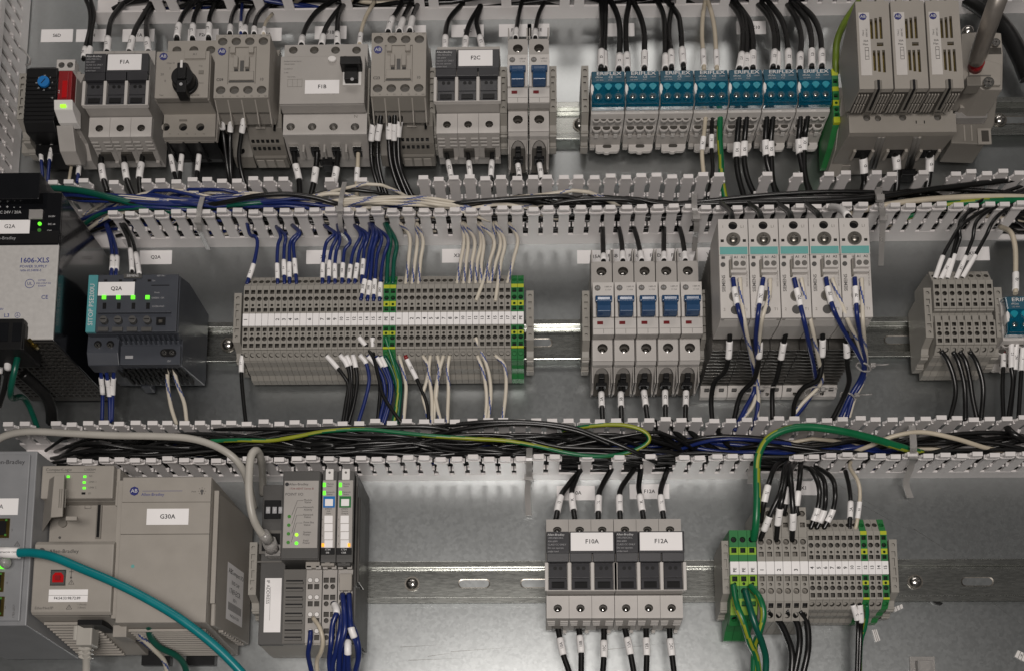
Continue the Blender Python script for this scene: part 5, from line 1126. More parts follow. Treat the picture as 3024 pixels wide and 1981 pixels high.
q = C2(315, 770, 56); MB().box(q[0]-9, q[0]+9, q[1]-9, q[1]+9, 56.05, 57.5).box(q[0]-7, q[0]+7, q[1]-7, q[1]+7, 57.5, 57.7, 1).build('ethernet_port', ['grey_mid', 'black'], t)
q = C2(305, 700, 56); MB().box(q[0]-9.5, q[0]+9.5, q[1]-.5, q[1]+.5, 56.05, 57).build('edge', 'grey_mid', t); q = C2(305, 888, 56); MB().box(q[0]-9.5, q[0]+9.5, q[1]-.6, q[1]+.6, 56.05, 57).build('edge', 'grey_mid', t)
p0, p1 = C2(265, 1318, 57), C2(378, 985, 57); p = MB().box(p0[0], min(p1[0], -187.6), p0[1], p1[1], 56.1, 56.35).build('address_label', 'paper', t); text('IP ADDRESS', 3.6, *C2(292, 1070, 57), 56.55, 'ink', t, rot=-90, parent=p)
q = C2(305, 1150, 57); MB().box(q[0]-.1, q[0]+.12, q[1]-12, q[1]+14, 56.4, 56.45).build('rule', 'ink_grey', t, p)
# lower terminal base of the adapter
xa, xb = C2(382, 1150, 60)[0], C2(522, 1150, 60)[0]; za, zb = C2(450, 928, 60)[1], C2(450, 1388, 60)[1]
MB().box(xa, xb, zb, za, 8, 58.5).build('lower_housing', 'grey_mid', t, bevel=0.5)
for k, y in enumerate((1005, 1050, 1105, 1150, 1205, 1250, 1308, 1352)):
    q = C2(452, y, 60); MB().box(xa+2, xb-2, q[1]-2.0, q[1]-.4, 58.55, 60.6).build('cooling_rib', 'grey_mid', t, bevel=0.2); MB().box(xa+2, xb-2.4, q[1]-.3, q[1]+1.2, 58.55, 58.75).build('cooling_slot', 'black', t)
MB().prism([(R3-59.8, 54), (R3-62, 20), (R3-62, 8), (R3-58, 8), (R3-58, 50)], -206, -134).build('rear_skirt', 'beige', t, bevel=0.4)
q = C2(560, 880, 72); MB().box(q[0]-5.6, q[0]+5.2, q[1]-4, q[1]+4.6, 56, 66).build('release_lever', 'beige', t, bevel=0.6)
for i, (ca, cb, clr, lt) in enumerate(((622, 714, 'blue_dial', ''), (717, 818, 'green_term', ''))):
    xa, xb = C2(ca, 560, 75)[0], C2(cb, 560, 75)[0]; xm = (xa+xb)/2
    t = thing('io_module', ['slim I/O module with a blue frame beside the adapter', 'slim I/O module with a green frame, rightmost of the I/O group'][i], 'I/O module', xm, R3, 'slim I/O modules')
    MB().prism([(z0, 8), (z0, 73), (z1-2, 73), (z1-4, 58), (R3-58, 56), (R3-59.5, 8)], xa, xb).build('housing', 'ash', t, bevel=0.4)
    pa, pb = C2(660, 838, 75.4)[1], C2(660, 385, 75.4)[1]
    MB().box(xa+.5, xb-.6, pa, pb, 73.05, 75).build('front_face', 'grey', t, bevel=0.3)
    xt = C2(672 if i == 0 else 772, 342, 75)[0]
    k = MB().box(xt-3.0, xt+3.0, pb+.4, pb+9, 73.05, 75).build('pull_tab', 'white', t, bevel=0.4); MB().cyl(xt, pb+6, .9, 75.02, 75.2).build('tab_hole', 'grey_mid', t, k)
    off = 0 if i == 0 else 99
    for y, s1, s2 in ((415, 'Module', 'Status'), (465, 'Network', 'Status')):
        q = C2(640+off, y, 75); MB().box(q[0]-1.0, q[0]+1.0, q[1]-1.6, q[1]+1.6, 75.02, 75.5).build('status_light', 'led_green', t); text(s1, 1.7, *C2(677+off, y-6, 75), 75.15, 'ink', t); text(s2, 1.7, *C2(674+off, y+8, 75), 75.15, 'ink', t)
    q = C2(669+off, 521, 75); MB().box(q[0]-4.4, q[0]+4.4, q[1]-4.2, q[1]+4.6, 75.02, 75.2).build('colour_frame', clr, t); MB().box(q[0]-3, q[0]+3, q[1]-3, q[1]+2.4, 75.22, 75.4).build('tag_window', 'paper', t)
    for j, s_ in enumerate(('24VDC', 'Sink', 'Input') if i == 0 else ('24VDC', 'Source', 'Output')): text(s_, 1.7, *C2(666+off, 562+j*14, 75), 75.15, 'ink', t)
    for j in range(4):
        q = C2(666+off, 627+j*50, 75); MB().box(q[0]-3.1, q[0]+3.1, q[1]-2.9, q[1]+2.9, 75.05, 75.35).build('write_on_tag', 'paper', t); text(str(j), 1.6, q[0]-4.6, q[1], 75.15, 'ink', t)
    q = C2(632 if i == 0 else 792, 785, 75); MB().box(q[0]-.9, q[0]+.9, q[1]-1.3, q[1]+1.3, 75.4, 75.9).build('channel_light', 'amber', t)
    q = C2(660+off, 822, 75); p = MB().box(xa+.5, xb-.6, q[1]-2.6, q[1]+2.6, 75.02, 75.25).build('type_band', 'black', t); text('1734', 2.2, q[0], q[1]+1.2, 75.4, 'ink_white', t, parent=p); text('IB8' if i == 0 else 'OB8', 1.9, q[0], q[1]-1.2, 75.4, 'ink_white', t, parent=p)
    q = C2(662+off, 880, 70); MB().box(q[0]-5, q[0]+5, q[1]-4, q[1]+4, 62, 71).box(q[0]-2, q[0]+2, q[1]-3, q[1]+3, 71, 72.5).build('release_lever', 'beige' if i == 0 else 'ash', t, bevel=0.5)
# removable terminal strips below
for i, (ca, cb) in enumerate(((526, 622), (628, 716), (722, 812))):
    xa, xb = C2(ca, 1150, 62)[0], C2(cb, 1150, 62)[0]; xm = (xa+xb)/2; za, zb = C2(570, 935, 62)[1], C2(570, 1385, 62)[1]
    t = thing('terminal_strip', ['beige push-in terminal strip with round white buttons, left of three', 'beige push-in terminal strip with square holes, middle of three', 'beige push-in terminal strip feeding blue wires, right of three'][i], 'terminal strip', xm, R3, 'removable terminal strips')
    hs = []
    for j, y in enumerate((1000, 1040, 1105, 1145, 1210, 1248, 1312, 1352)):
        for s in (-1, 1):
            q = C2((ca+cb)/2+s*20, y, 62); hs.append((q[0], za-q[1], 2.0 if (j % 2) == 0 else 1.9, 2.0, 2.6 if (i or j % 2) else .5, (i == 0 and j % 2 == 0) or (i > 0 and j % 2 == 1)))
    MB().face(xa, xb, (za, 62.4), (zb, 62.4), 3.8, hs).build('front_face', ['grey', 'term_hole', 'term_hole'], t)
    if i == 0:
        for (hx, d_, rx, rz, dp, rn) in hs:
            if rn: MB().cyl(hx, za-d_, 1.7, 61.9, 62.9, n=14).build('push_button', 'white', t, bevel=0.2)
    MB().prism([(za, 58.55), (zb, 58.55), (R3-59, 62), (R3-59, 58.6)], xa, xb).build('body', 'beige', t) if False else None
    MB().box(xa, xb, zb-1.4, zb-.05, 58.6, 61.5).build('lower_edge', 'beige', t)
    MB().box(xa+.2, xm-1.5, za-.5, za+2.4, 58.6, 66).box(xm+1.5, xb-.2, za-.5, za+2.4, 58.6, 66).build('hook', 'grey', t, bevel=0.4)
    if i == 2:
        q0, q1 = C2(728, 1060, 68), C2(808, 955, 68); MB().box(q0[0], q1[0], q0[1], q1[1], 62.5, 67).box(q0[0]+1, q0[0]+3, q0[1]-3, q0[1]+.2, 62.5, 66).box(q1[0]-3.2, q1[0]-1.2, q0[1]-3, q0[1]+.2, 62.5, 66).build('wire_cover', 'beige', t, bevel=0.5)
xr = C2(822, 560, 75)[0]
t = thing('end_plate', 'dark metal end plate closing the right side of the I/O modules', 'end plate', xr, R3)
MB().poly([(xr+.2, R3-58), (xr+.2, z0-1), (xr+1.4, z0-1), (xr+1.4, R3-58)], 9, 68).build('plate', 'ash', t)
MB().box(xr+1.5, xr+3.4, R3-14, R3+52, 40, 66).box(xr+.3, xr+2.0, R3-18, R3+60, 66.2, 71).build('side_rib', 'grille', t, bevel=0.4)

# ---- lowest terminal strip
def make_big_block(pe, W):
    t = thing('terminal_block', '', 'terminal block', 0, 0); b = 'green_term' if pe else 'term_grey'
    top = 30 if pe else 49
    prof = [(top, 8), (top, 44), (top-7, 45), (-26, 45), (-36, 40), (-44, 20), (-50, 12), (-50, 8)] if pe else [(48, 8), (48, 42), (40, 45), (-26, 45), (-40, 39), (-42, 18), (-44, 8)]
    MB().prism(prof, -W, W).build('housing', b, t)
    if pe:
        mb = MB(); mb.face(-W, W, (30, 49), (16.5, 49), 4, [(0, 7.5, 2.3, 2.4, 3.5, True)]); mb.face(-W, W, (16.5, 49), (10.5, 49), 4, [(0, 2.5, 2.0, 2.0, 3.5, False)], m=3); mb.face(-W, W, (10.5, 49), (5.2, 49), 4); mb.build('upper_face', [b, b, 'black', 'lime_term'], t)
        mb = MB(); mb.face(-W, W, (-5.5, 49), (-14, 49), 4, [(0, 3, 2.0, 2.0, 3.5, False), (0, 6.8, 1.2, 1.2, 3, True)], m=3); mb.face(-W, W, (-14, 49), (-24, 49), 4, [(0, 4, 2.4, 2.4, 3.5, True)]); mb.face(-W, W, (-24, 49), (-36, 45), 4, [(0, 4, 2.0, 2.0, 3.5, False)], m=3); mb.build('lower_face', [b, b, 'black', 'lime_term'], t)
        MB().face(-W, W, (-36.1, 45), (-43, 37), 4, [(0, 4, 2.3, 2.6, 3.5, True)]).build('lower_entry', [b, b, 'black'], t)
    else:
        MB().face(-W, W, (48, 49), (24, 49), 4, [(0, 5, 2.4, 2.4, 3.4, True), (0, 14, 1.9, 1.9, 3.4, False)]).build('top_face', [b, 'term_hole', 'screw_dull'], t)
        MB().face(-W, W, (23.9, 49), (5.2, 49), 4, [(0, 0.9+2.4, 2.4, 2.4, 3.4, True), (0, 8.2, 1.2, 1.2, 3, True), (0, 13, 1.9, 1.9, 3.4, False)]).build('upper_face', [b, 'term_hole', 'screw_dull'], t)
        MB().face(-W, W, (-5.5, 49), (-26, 49), 4, [(0, 3, 1.9, 1.9, 3.4, False), (0, 7.4, 1.2, 1.2, 3, True), (0, 12.6, 2.4, 2.4, 3.4, True)]).build('lower_face', [b, 'term_hole', 'screw_dull'], t)
        MB().face(-W, W, (-26.1, 49), (-40, 42), 4, [(0, 3.4, 1.9, 1.9, 3.4, False), (0, 11, 2.3, 2.5, 3.4, True)]).build('lower_entry', [b, 'term_hole', 'black'], t)
    MB().box(-W, W, -5.2, 5.0, 45.05, 50).build('marker_tag', 'paper', t, bevel=0.25)
    return t
zb_ = R3; gx = 'terminal blocks of the lowest strip'
pP = (174.6-154.0)/3; first = None
for i in range(3):
    lab = '%s of three wide green terminals at the left of the lowest strip' % ['first', 'second', 'third'][i]; X = 154.0+(i+.5)*pP
    if i == 0: first = make_big_block(True, pP/2-.12); first.o.location = (X*S, 0, zb_*S); first.o['label'] = lab; first.o['group'] = gx; c = Root(first.o, X, zb_)
    else: c = copy_at(first, X, zb_, lab, gx)
    NUMS.append((c, 'PE'))
pB = (213.9-175.0)/6
for i, s_ in enumerate(('1', '', '2', '', '3', '')):
    X = 175.0+(i+.5)*pB; lab = 'wide grey terminal tagged number %s in the lowest strip' % NUMW[int(s_)] if s_ else 'wide grey terminal with blank tag right of number %s, lowest strip' % ['', 'one', '', 'two', '', 'three'][i]
    if i == 0: first = make_big_block(False, pB/2-.12); first.o.location = (X*S, 0, zb_*S); first.o['label'] = lab; first.o['group'] = gx; c = Root(first.o, X, zb_)
    else: c = copy_at(first, X, zb_, lab, gx)
    if s_: NUMS.append((c, s_))
pS = (275.4-214.3)/12
for i in range(12):
    s_ = str(4+i); pe = s_ in ('12', '15')
    NUMS.append((block(pe, 214.3+(i+.5)*pS, zb_+1.8, '%s terminal block tagged number %s in the lowest strip' % ('green-yellow' if pe else 'grey', NUMW[int(s_)]), gx), s_))
end_bracket(C4(196, 950, 44)[0], R3, 'end bracket left of the green terminals, lowest strip')
end_bracket(C4(1228, 950, 44)[0], R3+.5, 'end bracket at the right end of the lowest strip')
# green terminal beside the teal blocks in the top row
xg = 250.4
t = thing('earth_terminal', 'narrow green-yellow earth terminal right of the teal blocks, top row', 'terminal block', xg, R1)
MB().prism([(R1+10, 8), (R1+10, 50), (R1-38, 50), (R1-46, 32), (R1-50, 12), (R1-50, 8)], xg-2.6, xg+2.6).build('housing', 'green_term', t, bevel=0.3)
mb = MB()
for a, b, y_, hs in ((10, 4, 1, []), (4, -6, 0, [(5, 1.7, 1.8, False)]), (-6, -10, 1, []), (-10, -18, 0, [(4, 1.7, 1.7, False)]), (-18, -23, 1, [(2.5, 1.2, 1.2, True)]), (-23, -33, 0, [(3, 1.8, 1.8, True), (7.8, 1.6, 1.5, False)]), (-33, -38, 1, [])):
    mb.face(xg-2.6, xg+2.6, (R1+a, 54), (R1+b, 54), 3, [(xg, d_, rx, rz, 2.5, rn) for d_, rx, rz, rn in hs], m=3 if y_ else 0, mi=0)
mb.build('front_face', ['green_term', 'green_term', 'black', 'yellow_term'], t)
number_tags()
# ================================================================== wires: points are (x, y[, h]) in the picture's crops, h off the plate in mm
WCOL = {'k': (['wire_black', 'wire_print'], 'black', 0), 'b': (['wire_blue', 'wire_blue'], 'blue', 0), 'w': (['wire_white', 'stripe_blue'], 'white-blue', 0.34),
        'n': (['wire_cream', 'wire_cream'], 'cream', 0), 'g': (['wire_green', 'wire_yellow'], 'green-yellow', 0.09), 't': (['wire_teal', 'wire_teal'], 'dark green', 0),
        'o': (['wire_olive', 'wire_olive'], 'olive', 0), 'c': (['cable_grey', 'cable_grey'], 'grey', 0), 'e': (['teal_cable', 'teal_cable'], 'teal', 0)}
def spline(pts, step=5):
    P = [Vector(p) for p in pts]
    P = [P[0]*2-P[1]]+P+[P[-1]*2-P[-2]]
    out = []
    for i in range(1, len(P)-2):
        a, b, c, d = P[i-1], P[i], P[i+1], P[i+2]
        n = max(3, int((c-b).length/14)); n = min(n, 12)
        for k in range(n):
            t = k/n; out.append(0.5*((2*b)+(c-a)*t+(2*a-5*b+4*c-d)*t*t+(3*b-a-3*c+d)*t*t*t))
    out.append(P[-2])
    return out
def resample(mm, step):
    V = [Vector(p) for p in mm]; out = [V[0]]; acc = 0.0
    for a, b in zip(V, V[1:]):
        L = (b-a).length
        if L < 1e-6: continue
        d = step-acc
        while d <= L: out.append(a+(b-a)*(d/L)); d += step
        acc = L-(d-step)
    if (out[-1]-V[-1]).length > step*.3: out.append(V[-1])
    return [tuple(p) for p in out]
def fill(pts):
    pts = [list(p) for p in pts]; kn = [i for i, p in enumerate(pts) if len(p) == 3]
    for a, b in zip(kn, kn[1:]):
        for i in range(a+1, b): pts[i].append(pts[a][2]+(pts[b][2]-pts[a][2])*(i-a)/(b-a))
    return pts
def wire(c, col, r, pts, label, sl=None, group=None, name='wire', cat='wire', tip=None):
    mats, _, tw = WCOL[col]
    sp = spline(fill(pts)); mm = []
    for p in sp: X, Z = c(p.x, p.y, p.z); mm.append((X, Z, p.z))
    base = min(mm, key=lambda q: q[1])
    t = thing(name, label, cat, base[0], base[1], group)
    if col == 'k': MB().tube(mm, r, n=8).build('insulation', mats[:1], t)
    elif tw: MB().tube(resample(mm, 1.6), r, 0, 14, 1, tw, width=6 if label.startswith('long green') else 2).build('insulation', mats, t)
    else: MB().tube(mm, r, n=10).build('insulation', mats[:1], t)
    if tip: MB().tube(mm[:3], r*1.15, n=8).build('ferrule', tip, t)
    if sl:
        ys = [(i, p.y) for i, p in enumerate(sp) if sl[0] <= p.y <= sl[1]]
        # end points cut exactly at the wanted heights
        seg = []
        for (p, m), (p2, m2) in zip(zip(sp, mm), zip(sp[1:], mm[1:])):
            lo, hi = min(p.y, p2.y), max(p.y, p2.y)
            for yy in sorted(sl[:2], reverse=p.y > p2.y):
                if lo <= yy < hi and hi > lo: u = (yy-p.y)/(p2.y-p.y); seg.append((p.y+(p2.y-p.y)*u, tuple(m[k]+(m2[k]-m[k])*u for k in range(3))))
            if sl[0] < p2.y < sl[1]: seg.append((p2.y, m2))
        if len(seg) >= 2:
            q = [s for _, s in seg]; rs = r*1.16+.28
            s_o = MB().tube(q, rs, n=12).build('marker_sleeve', 'sleeve', t)
            if len(sl) > 2 and sl[2]:
                m0, m1 = Vector(q[0]), Vector(q[-1]); mid = Vector(q[len(q)//2]) if len(q) > 2 else (m0+m1)/2
                ang = math.degrees(math.atan2(m1[1]-m0[1], m1[0]-m0[0]))
                if ang < 0: ang += 180
                ctr = (m0+m1)/2 if len(q) < 4 else mid
                text(sl[2], min(3.2, r*1.75), ctr[0], ctr[1], ctr[2]+rs+.15, 'ink', t, rot=ang, parent=s_o, bold=.012)
    return t
NW = ['', 'one', 'two', 'three', 'four', 'five', 'six', 'seven', 'eight', 'nine', 'ten', 'eleven', 'twelve', 'thirteen', 'fourteen']
def batch(c, col, r, where, rows, group=None, **kw):
    n = len(rows); cn = WCOL[col][1]
    for i, row in enumerate(rows):
        lab = '%s wire %s' % (cn, where) if n == 1 else '%s from left of %s %s wires %s' % (ORD[i], NW[n], cn, where)
        wire(c, col, r, row[0], lab, row[1] if len(row) > 1 else None, group or ('wires '+where), **kw)
# ---------------------------------------------------------------- top row, upper side
batch(A1, 'k', 1.8, 'beside the T7H sticker', [([(650, -20, 18), (690, 90), (688, 220), (655, 370), (640, 460, 38)], (372, 445, '7H')), ([(690, -20, 18), (722, 110), (702, 250), (690, 400), (680, 460, 38)], (370, 440))])
batch(A1, 'k', 2.3, 'entering top of F1A fuse holder', [([(945, 30, 14), (865, 140), (838, 230), (822, 405, 42)], (297, 400, 'DL1')), ([(1160, 30, 14), (1085, 150), (1032, 250), (992, 405, 42)], (297, 400, 'DL2')), ([(1175, 50, 12), (1132, 150), (1124, 250), (1140, 405, 42)], (308, 400, 'DL3'))])
batch(A1, 'k', 2.2, 'entering the motor starter from above', [([(1490, 10, 16), (1412, 110), (1376, 190), (1355, 310, 52)], (196, 290, 'DL1')), ([(1545, 10, 16), (1497, 120), (1482, 200), (1477, 310, 52)], (200, 296, 'DL2')), ([(1650, 30, 16), (1612, 130), (1606, 200), (1600, 310, 52)], (196, 290, 'DL3'))])
batch(A1, 'k', 1.9, 'entering top of contactor C09', [([(1825, 30, 14), (1784, 120), (1769, 200), (1764, 270, 55)], (206, 258)), ([(1955, 50, 14), (1908, 120), (1886, 205), (1880, 270, 55)], (212, 262)), ([(2070, 30, 14), (1995, 105), (1958, 180), (1950, 270, 55)], (222, 262))])
batch(A1, 'b', 1.4, 'with white sleeve entering top of contactor C09', [([(1860, 30, 14), (1852, 110), (1849, 180), (1848, 262, 55)], (182, 255, 'L1'))])
batch(A1, 'n', 1.4, 'at the upper right corner of contactor C09', [([(2090, 110, 14), (2045, 165), (2030, 210), (2024, 265, 55)], (222, 262))])
batch(A2, 'k', 2.2, 'entering top of F1B breaker', [([(680, -30, 8), (505, 75), (412, 190), (374, 290), (364, 352, 46)], (292, 348, '1')), ([(700, 20, 12), (612, 125), (547, 230), (518, 352, 46)], (282, 348)), ([(700, 20, 16), (653, 110), (641, 220), (640, 352, 46)], (263, 348, '1F'))])
batch(A2, 'n', 1.7, 'entering top of F1B breaker', [([(925, 15, 14), (862, 125), (826, 230), (810, 348, 46)], (266, 340, 'N'))])
batch(A2, 'k', 2.2, 'entering top of contactor C23', [([(1145, 5, 14), (1092, 105), (1056, 160), (1028, 258, 55)], (146, 246, '1D')), ([(1215, 5, 14), (1160, 115), (1136, 180), (1112, 258, 55)], (156, 244)), ([(1268, 10, 14), (1228, 105), (1211, 170), (1193, 258, 55)], (146, 238))])
batch(A2, 'k', 2.2, 'entering top of F2C fuse holder', [([(1605, 30, 12), (1514, 128), (1476, 220), (1466, 390, 42)], (288, 384, 'DL1')), ([(1735, 50, 12), (1665, 165), (1632, 260), (1618, 390, 42)], (297, 384, 'DL2')), ([(1742, 50, 16), (1711, 165), (1727, 260), (1757, 390, 42)], (288, 384, 'DL3'))])
batch(A3, 'k', 1.9, 'entering the two top-row blue-toggle breakers', [([(115, -10, 14), (86, 105), (66, 225), (58, 300, 43)], (232, 292)), ([(295, -10, 14), (238, 110), (212, 235), (210, 300, 43)], (240, 292))])
wh = 'entering the %s top-row teal block'
batch(A3, 'k', 2.5, wh % 'first', [([(715, -20, 12), (722, 150), (722, 300), (718, 395), (714, 545, 46)], (398, 515, '1D')), ([(750, -20, 12), (745, 200), (738, 400), (744, 545, 42)], (412, 528)), ([(770, -20, 12), (830, 95), (858, 220), (856, 430), (852, 545, 46)], (430, 528, '1G'))])
batch(A3, 'k', 2.4, wh % 'second', [([(935, 5, 12), (908, 150), (905, 300), (912, 420), (918, 548, 46)], (422, 532, '1E')), ([(940, -20, 12), (1010, 115), (1045, 250), (1048, 410), (1047, 545, 46)], (408, 522, '1H'))])
batch(A3, 'k', 2.3, wh % 'third', [([(1130, -20, 12), (1190, 110), (1205, 260), (1208, 430), (1208, 545, 44)], (430, 528)), ([(1262, 40, 14), (1236, 200), (1240, 330), (1252, 400), (1256, 545, 47)], (400, 512, '1F')), ([(1190, -20, 12), (1300, 110), (1325, 220), (1336, 380), (1349, 545, 46)], (380, 497, '1I'))])
batch(A3, 'n', 1.9, wh % 'fourth', [([(1520, -20, 12), (1496, 130), (1490, 280), (1497, 390), (1506, 545, 46)], (392, 512, 'N')), ([(1525, -20, 14), (1563, 105), (1586, 230), (1597, 390), (1604, 545, 46)], (398, 517, 'N'))])
batch(A3, 'k', 2.5, wh % 'fifth', [([(1690, 0, 12), (1775, 120), (1805, 250), (1795, 420), (1774, 545, 44)], (420, 528, 'DL1')), ([(1710, 0, 12), (1805, 130), (1835, 270), (1832, 430), (1828, 545, 46)], (430, 535, 'DL1')), ([(1730, 0, 14), (1842, 150), (1876, 270), (1880, 410), (1880, 545, 46)], (408, 520, 'DL1'))])
batch(A4, 'k', 2.4, wh % 'sixth', [([(20, 10, 12), (118, 130), (160, 250), (164, 400), (152, 535, 46)], (400, 512, 'DL2')), ([(40, 0, 12), (140, 130), (183, 260), (188, 410), (186, 535, 42)], (418, 522)), ([(90, -10, 12), (200, 125), (250, 250), (269, 395), (273, 535, 46)], (395, 510, 'DL2'))])
batch(A4, 'k', 2.4, wh % 'seventh', [([(250, 10, 12), (335, 160), (368, 290), (362, 420), (357, 535, 46)], (420, 525, 'DL3')), ([(280, 0, 12), (405, 150), (445, 280), (449, 395), (450, 535, 46)], (393, 507, 'DL3')), ([(320, 10, 12), (450, 125), (510, 250), (526, 395), (528, 535, 46)], (395, 507, 'DL3'))])
wire(A4, 'o', 2.9, [(840, -20, 30), (755, 95, 44), (690, 200, 52), (645, 320, 56), (634, 450, 57), (636, 575, 51)], 'olive earth wire rising from the narrow green terminal, top right')
wire(A4, 'k', 7.0, [(1560, -60, 12), (1760, 60, 14), (1930, 230, 16), (2040, 420, 16), (2110, 600, 14)], 'very thick black cable curving down the upper right corner', name='thick_cable', cat='cable')
# ---------------------------------------------------------------- top row, lower side
batch(A1, 'b', 1.4, 'leaving bottom of thermostat', [([(316, 1040, 24), (312, 1120), (318, 1240), (326, 1370), (312, 1440, 34)], (1124, 1236, 'L0')), ([(404, 1045, 24), (399, 1120), (380, 1240), (366, 1400, 34)], (1122, 1230, '7'))])
batch(A1, 'n', 1.3, 'leaving bottom of slim relay', [([(565, 1180, 18), (549, 1270), (526, 1410, 34)],)])
batch(A1, 'b', 1.5, 'leaving bottom of slim relay', [([(622, 1135, 22), (610, 1250), (594, 1400, 34)], (1230, 1340, '7H'))])
batch(A1, 'k', 2.3, 'leaving bottom of F1A fuse holder', [([(778, 1150, 26), (778, 1260), (795, 1380), (825, 1480, 28)], (1270, 1385, '1A')), ([(944, 1150, 26), (955, 1260), (976, 1390), (1028, 1520, 28)], (1262, 1380, '1B')), ([(1102, 1150, 26), (1087, 1250), (1070, 1370), (1082, 1520, 28)], (1256, 1370, '1C'))])
batch(A1, 'k', 1.6, 'leaving bottom of motor starter', [([(1292, 1100, 40), (1310, 1190), (1334, 1320), (1358, 1400, 34)], (1195, 1325, '2A')), ([(1412, 1100, 40), (1396, 1190), (1383, 1320), (1379, 1410, 34)], (1190, 1320, '2B')), ([(1542, 1100, 40), (1528, 1190), (1515, 1310), (1507, 1400, 34)], (1190, 1315, '2C'))])
batch(A1, 'k', 1.9, 'leaving bottom of contactor C09', [([(1700, 800, 66), (1702, 920), (1716, 1050), (1748, 1300), (1775, 1450, 26)], (880, 996, '2D')), ([(1788, 800, 66), (1776, 920), (1766, 1050), (1770, 1300), (1790, 1460, 26)], (895, 1015, '2E')), ([(1894, 810, 66), (1871, 930), (1850, 1060), (1835, 1200), (1857, 1340), (1910, 1520, 24)], (900, 1022, '2F'))])
batch(A2, 'k', 2.3, 'leaving bottom of F1B breaker', [([(303, 1140, 32), (318, 1260), (345, 1380), (353, 1520, 24)], (1266, 1380, '1D')), ([(487, 1140, 32), (480, 1250), (460, 1400), (425, 1550, 20)], (1290, 1408, '1E')), ([(647, 1140, 32), (637, 1270), (615, 1400), (598, 1490, 26)], (1290, 1402, '1F'))])
batch(A2, 'n', 1.8, 'leaving bottom of F1B breaker', [([(801, 1140, 32), (796, 1280), (788, 1400), (792, 1540, 20)], (1290, 1400, 'N'))])
batch(A2, 'k', 1.9, 'leaving bottom of contactor C23', [([(948, 800, 66), (915, 960), (900, 1090), (905, 1250), (942, 1400), (1015, 1600, 22)], (960, 1086, '1G')), ([(985, 800, 66), (966, 960), (948, 1090), (952, 1250), (990, 1420), (1060, 1600, 22)], (955, 1082, '1D')), ([(1040, 800, 66), (1035, 950), (1035, 1080), (1050, 1250), (1102, 1420), (1190, 1600, 22)], (945, 1072, '1H')), ([(1080, 800, 66), (1078, 960), (1075, 1090), (1086, 1250), (1142, 1420), (1222, 1600, 22)], (955, 1082, '1E')), ([(1142, 800, 66), (1121, 940), (1108, 1060), (1116, 1250), (1163, 1400), (1265, 1600, 22)], (935, 1056, '1F'))])
batch(A2, 'k', 1.9, 'leaving bottom of F2C fuse holder', [([(1468, 1140, 26), (1490, 1240), (1512, 1360), (1516, 1470, 30)], (1240, 1356, '2D')), ([(1634, 1140, 26), (1648, 1240), (1660, 1360), (1663, 1470, 30)], (1245, 1358, '2E')), ([(1830, 1140, 26), (1826, 1240), (1818, 1360), (1814, 1470, 30)], (1240, 1358, '2F'))])
batch(A3, 'k', 1.8, 'leaving the two top-row blue-toggle breakers', [([(78, 1200, 26), (76, 1260), (86, 1350), (80, 1460, 30)], (1266, 1352, '2H')), ([(232, 1200, 26), (241, 1260), (256, 1370), (262, 1500, 28)], (1260, 1375, '2J'))])
wl = 'leaving the %s top-row teal block'
batch(A3, 'n', 1.8, wl % 'fourth', [([(1520, 870, 42), (1508, 1000), (1496, 1100), (1490, 1200), (1506, 1380, 34)], (1055, 1158, 'N'))])
batch(A3, 'k', 1.7, wl % 'fourth', [([(1569, 870, 42), (1565, 1000), (1562, 1150), (1572, 1300), (1552, 1420), (1528, 1540, 26)], (1040, 1146, 'N'))])
batch(A3, 'g', 2.5, wl % 'fourth', [([(1630, 870, 42), (1625, 1050), (1634, 1200), (1640, 1350), (1662, 1500), (1700, 1620, 22)],)])
batch(A3, 'k', 2.4, wl % 'fifth', [([(1778, 865, 42), (1766, 1000), (1757, 1110), (1755, 1250), (1780, 1400), (1840, 1600, 22)], (1100, 1212, 'DL1')), ([(1836, 865, 42), (1823, 1000), (1815, 1100), (1815, 1250), (1850, 1400), (1945, 1600, 22)], (1090, 1206, 'DL1'))])
batch(A4, 'k', 2.4, wl % 'sixth', [([(108, 865, 42), (98, 1000), (95, 1100), (105, 1230), (130, 1330), (168, 1450), (255, 1610, 20)], (1080, 1197, 'DL2')), ([(158, 865, 42), (143, 1000), (135, 1100), (140, 1230), (150, 1380), (190, 1560, 22)], (1090, 1207, 'DL2'))])
batch(A4, 'k', 2.4, wl % 'seventh', [([(365, 865, 42), (356, 1000), (350, 1080), (360, 1200), (402, 1380), (505, 1610, 20)], (1070, 1182, 'DL3')), ([(424, 865, 42), (403, 1000), (395, 1060), (390, 1170), (396, 1330), (440, 1520, 22)], (1055, 1162, 'DL3'))])
batch(A4, 'k', 2.7, 'leaving bottom of three-pole fuse block', [([(836, 1140, 46), (845, 1220), (852, 1330), (850, 1430), (790, 1620, 22)], (1220, 1332, 'DL1')), ([(1083, 1140, 46), (1095, 1200), (1105, 1310), (1100, 1450), (1062, 1620, 22)], (1195, 1308, 'DL2')), ([(1349, 1150, 46), (1356, 1210), (1352, 1320), (1330, 1450), (1270, 1620, 22)], (1206, 1322, 'DL3'))])
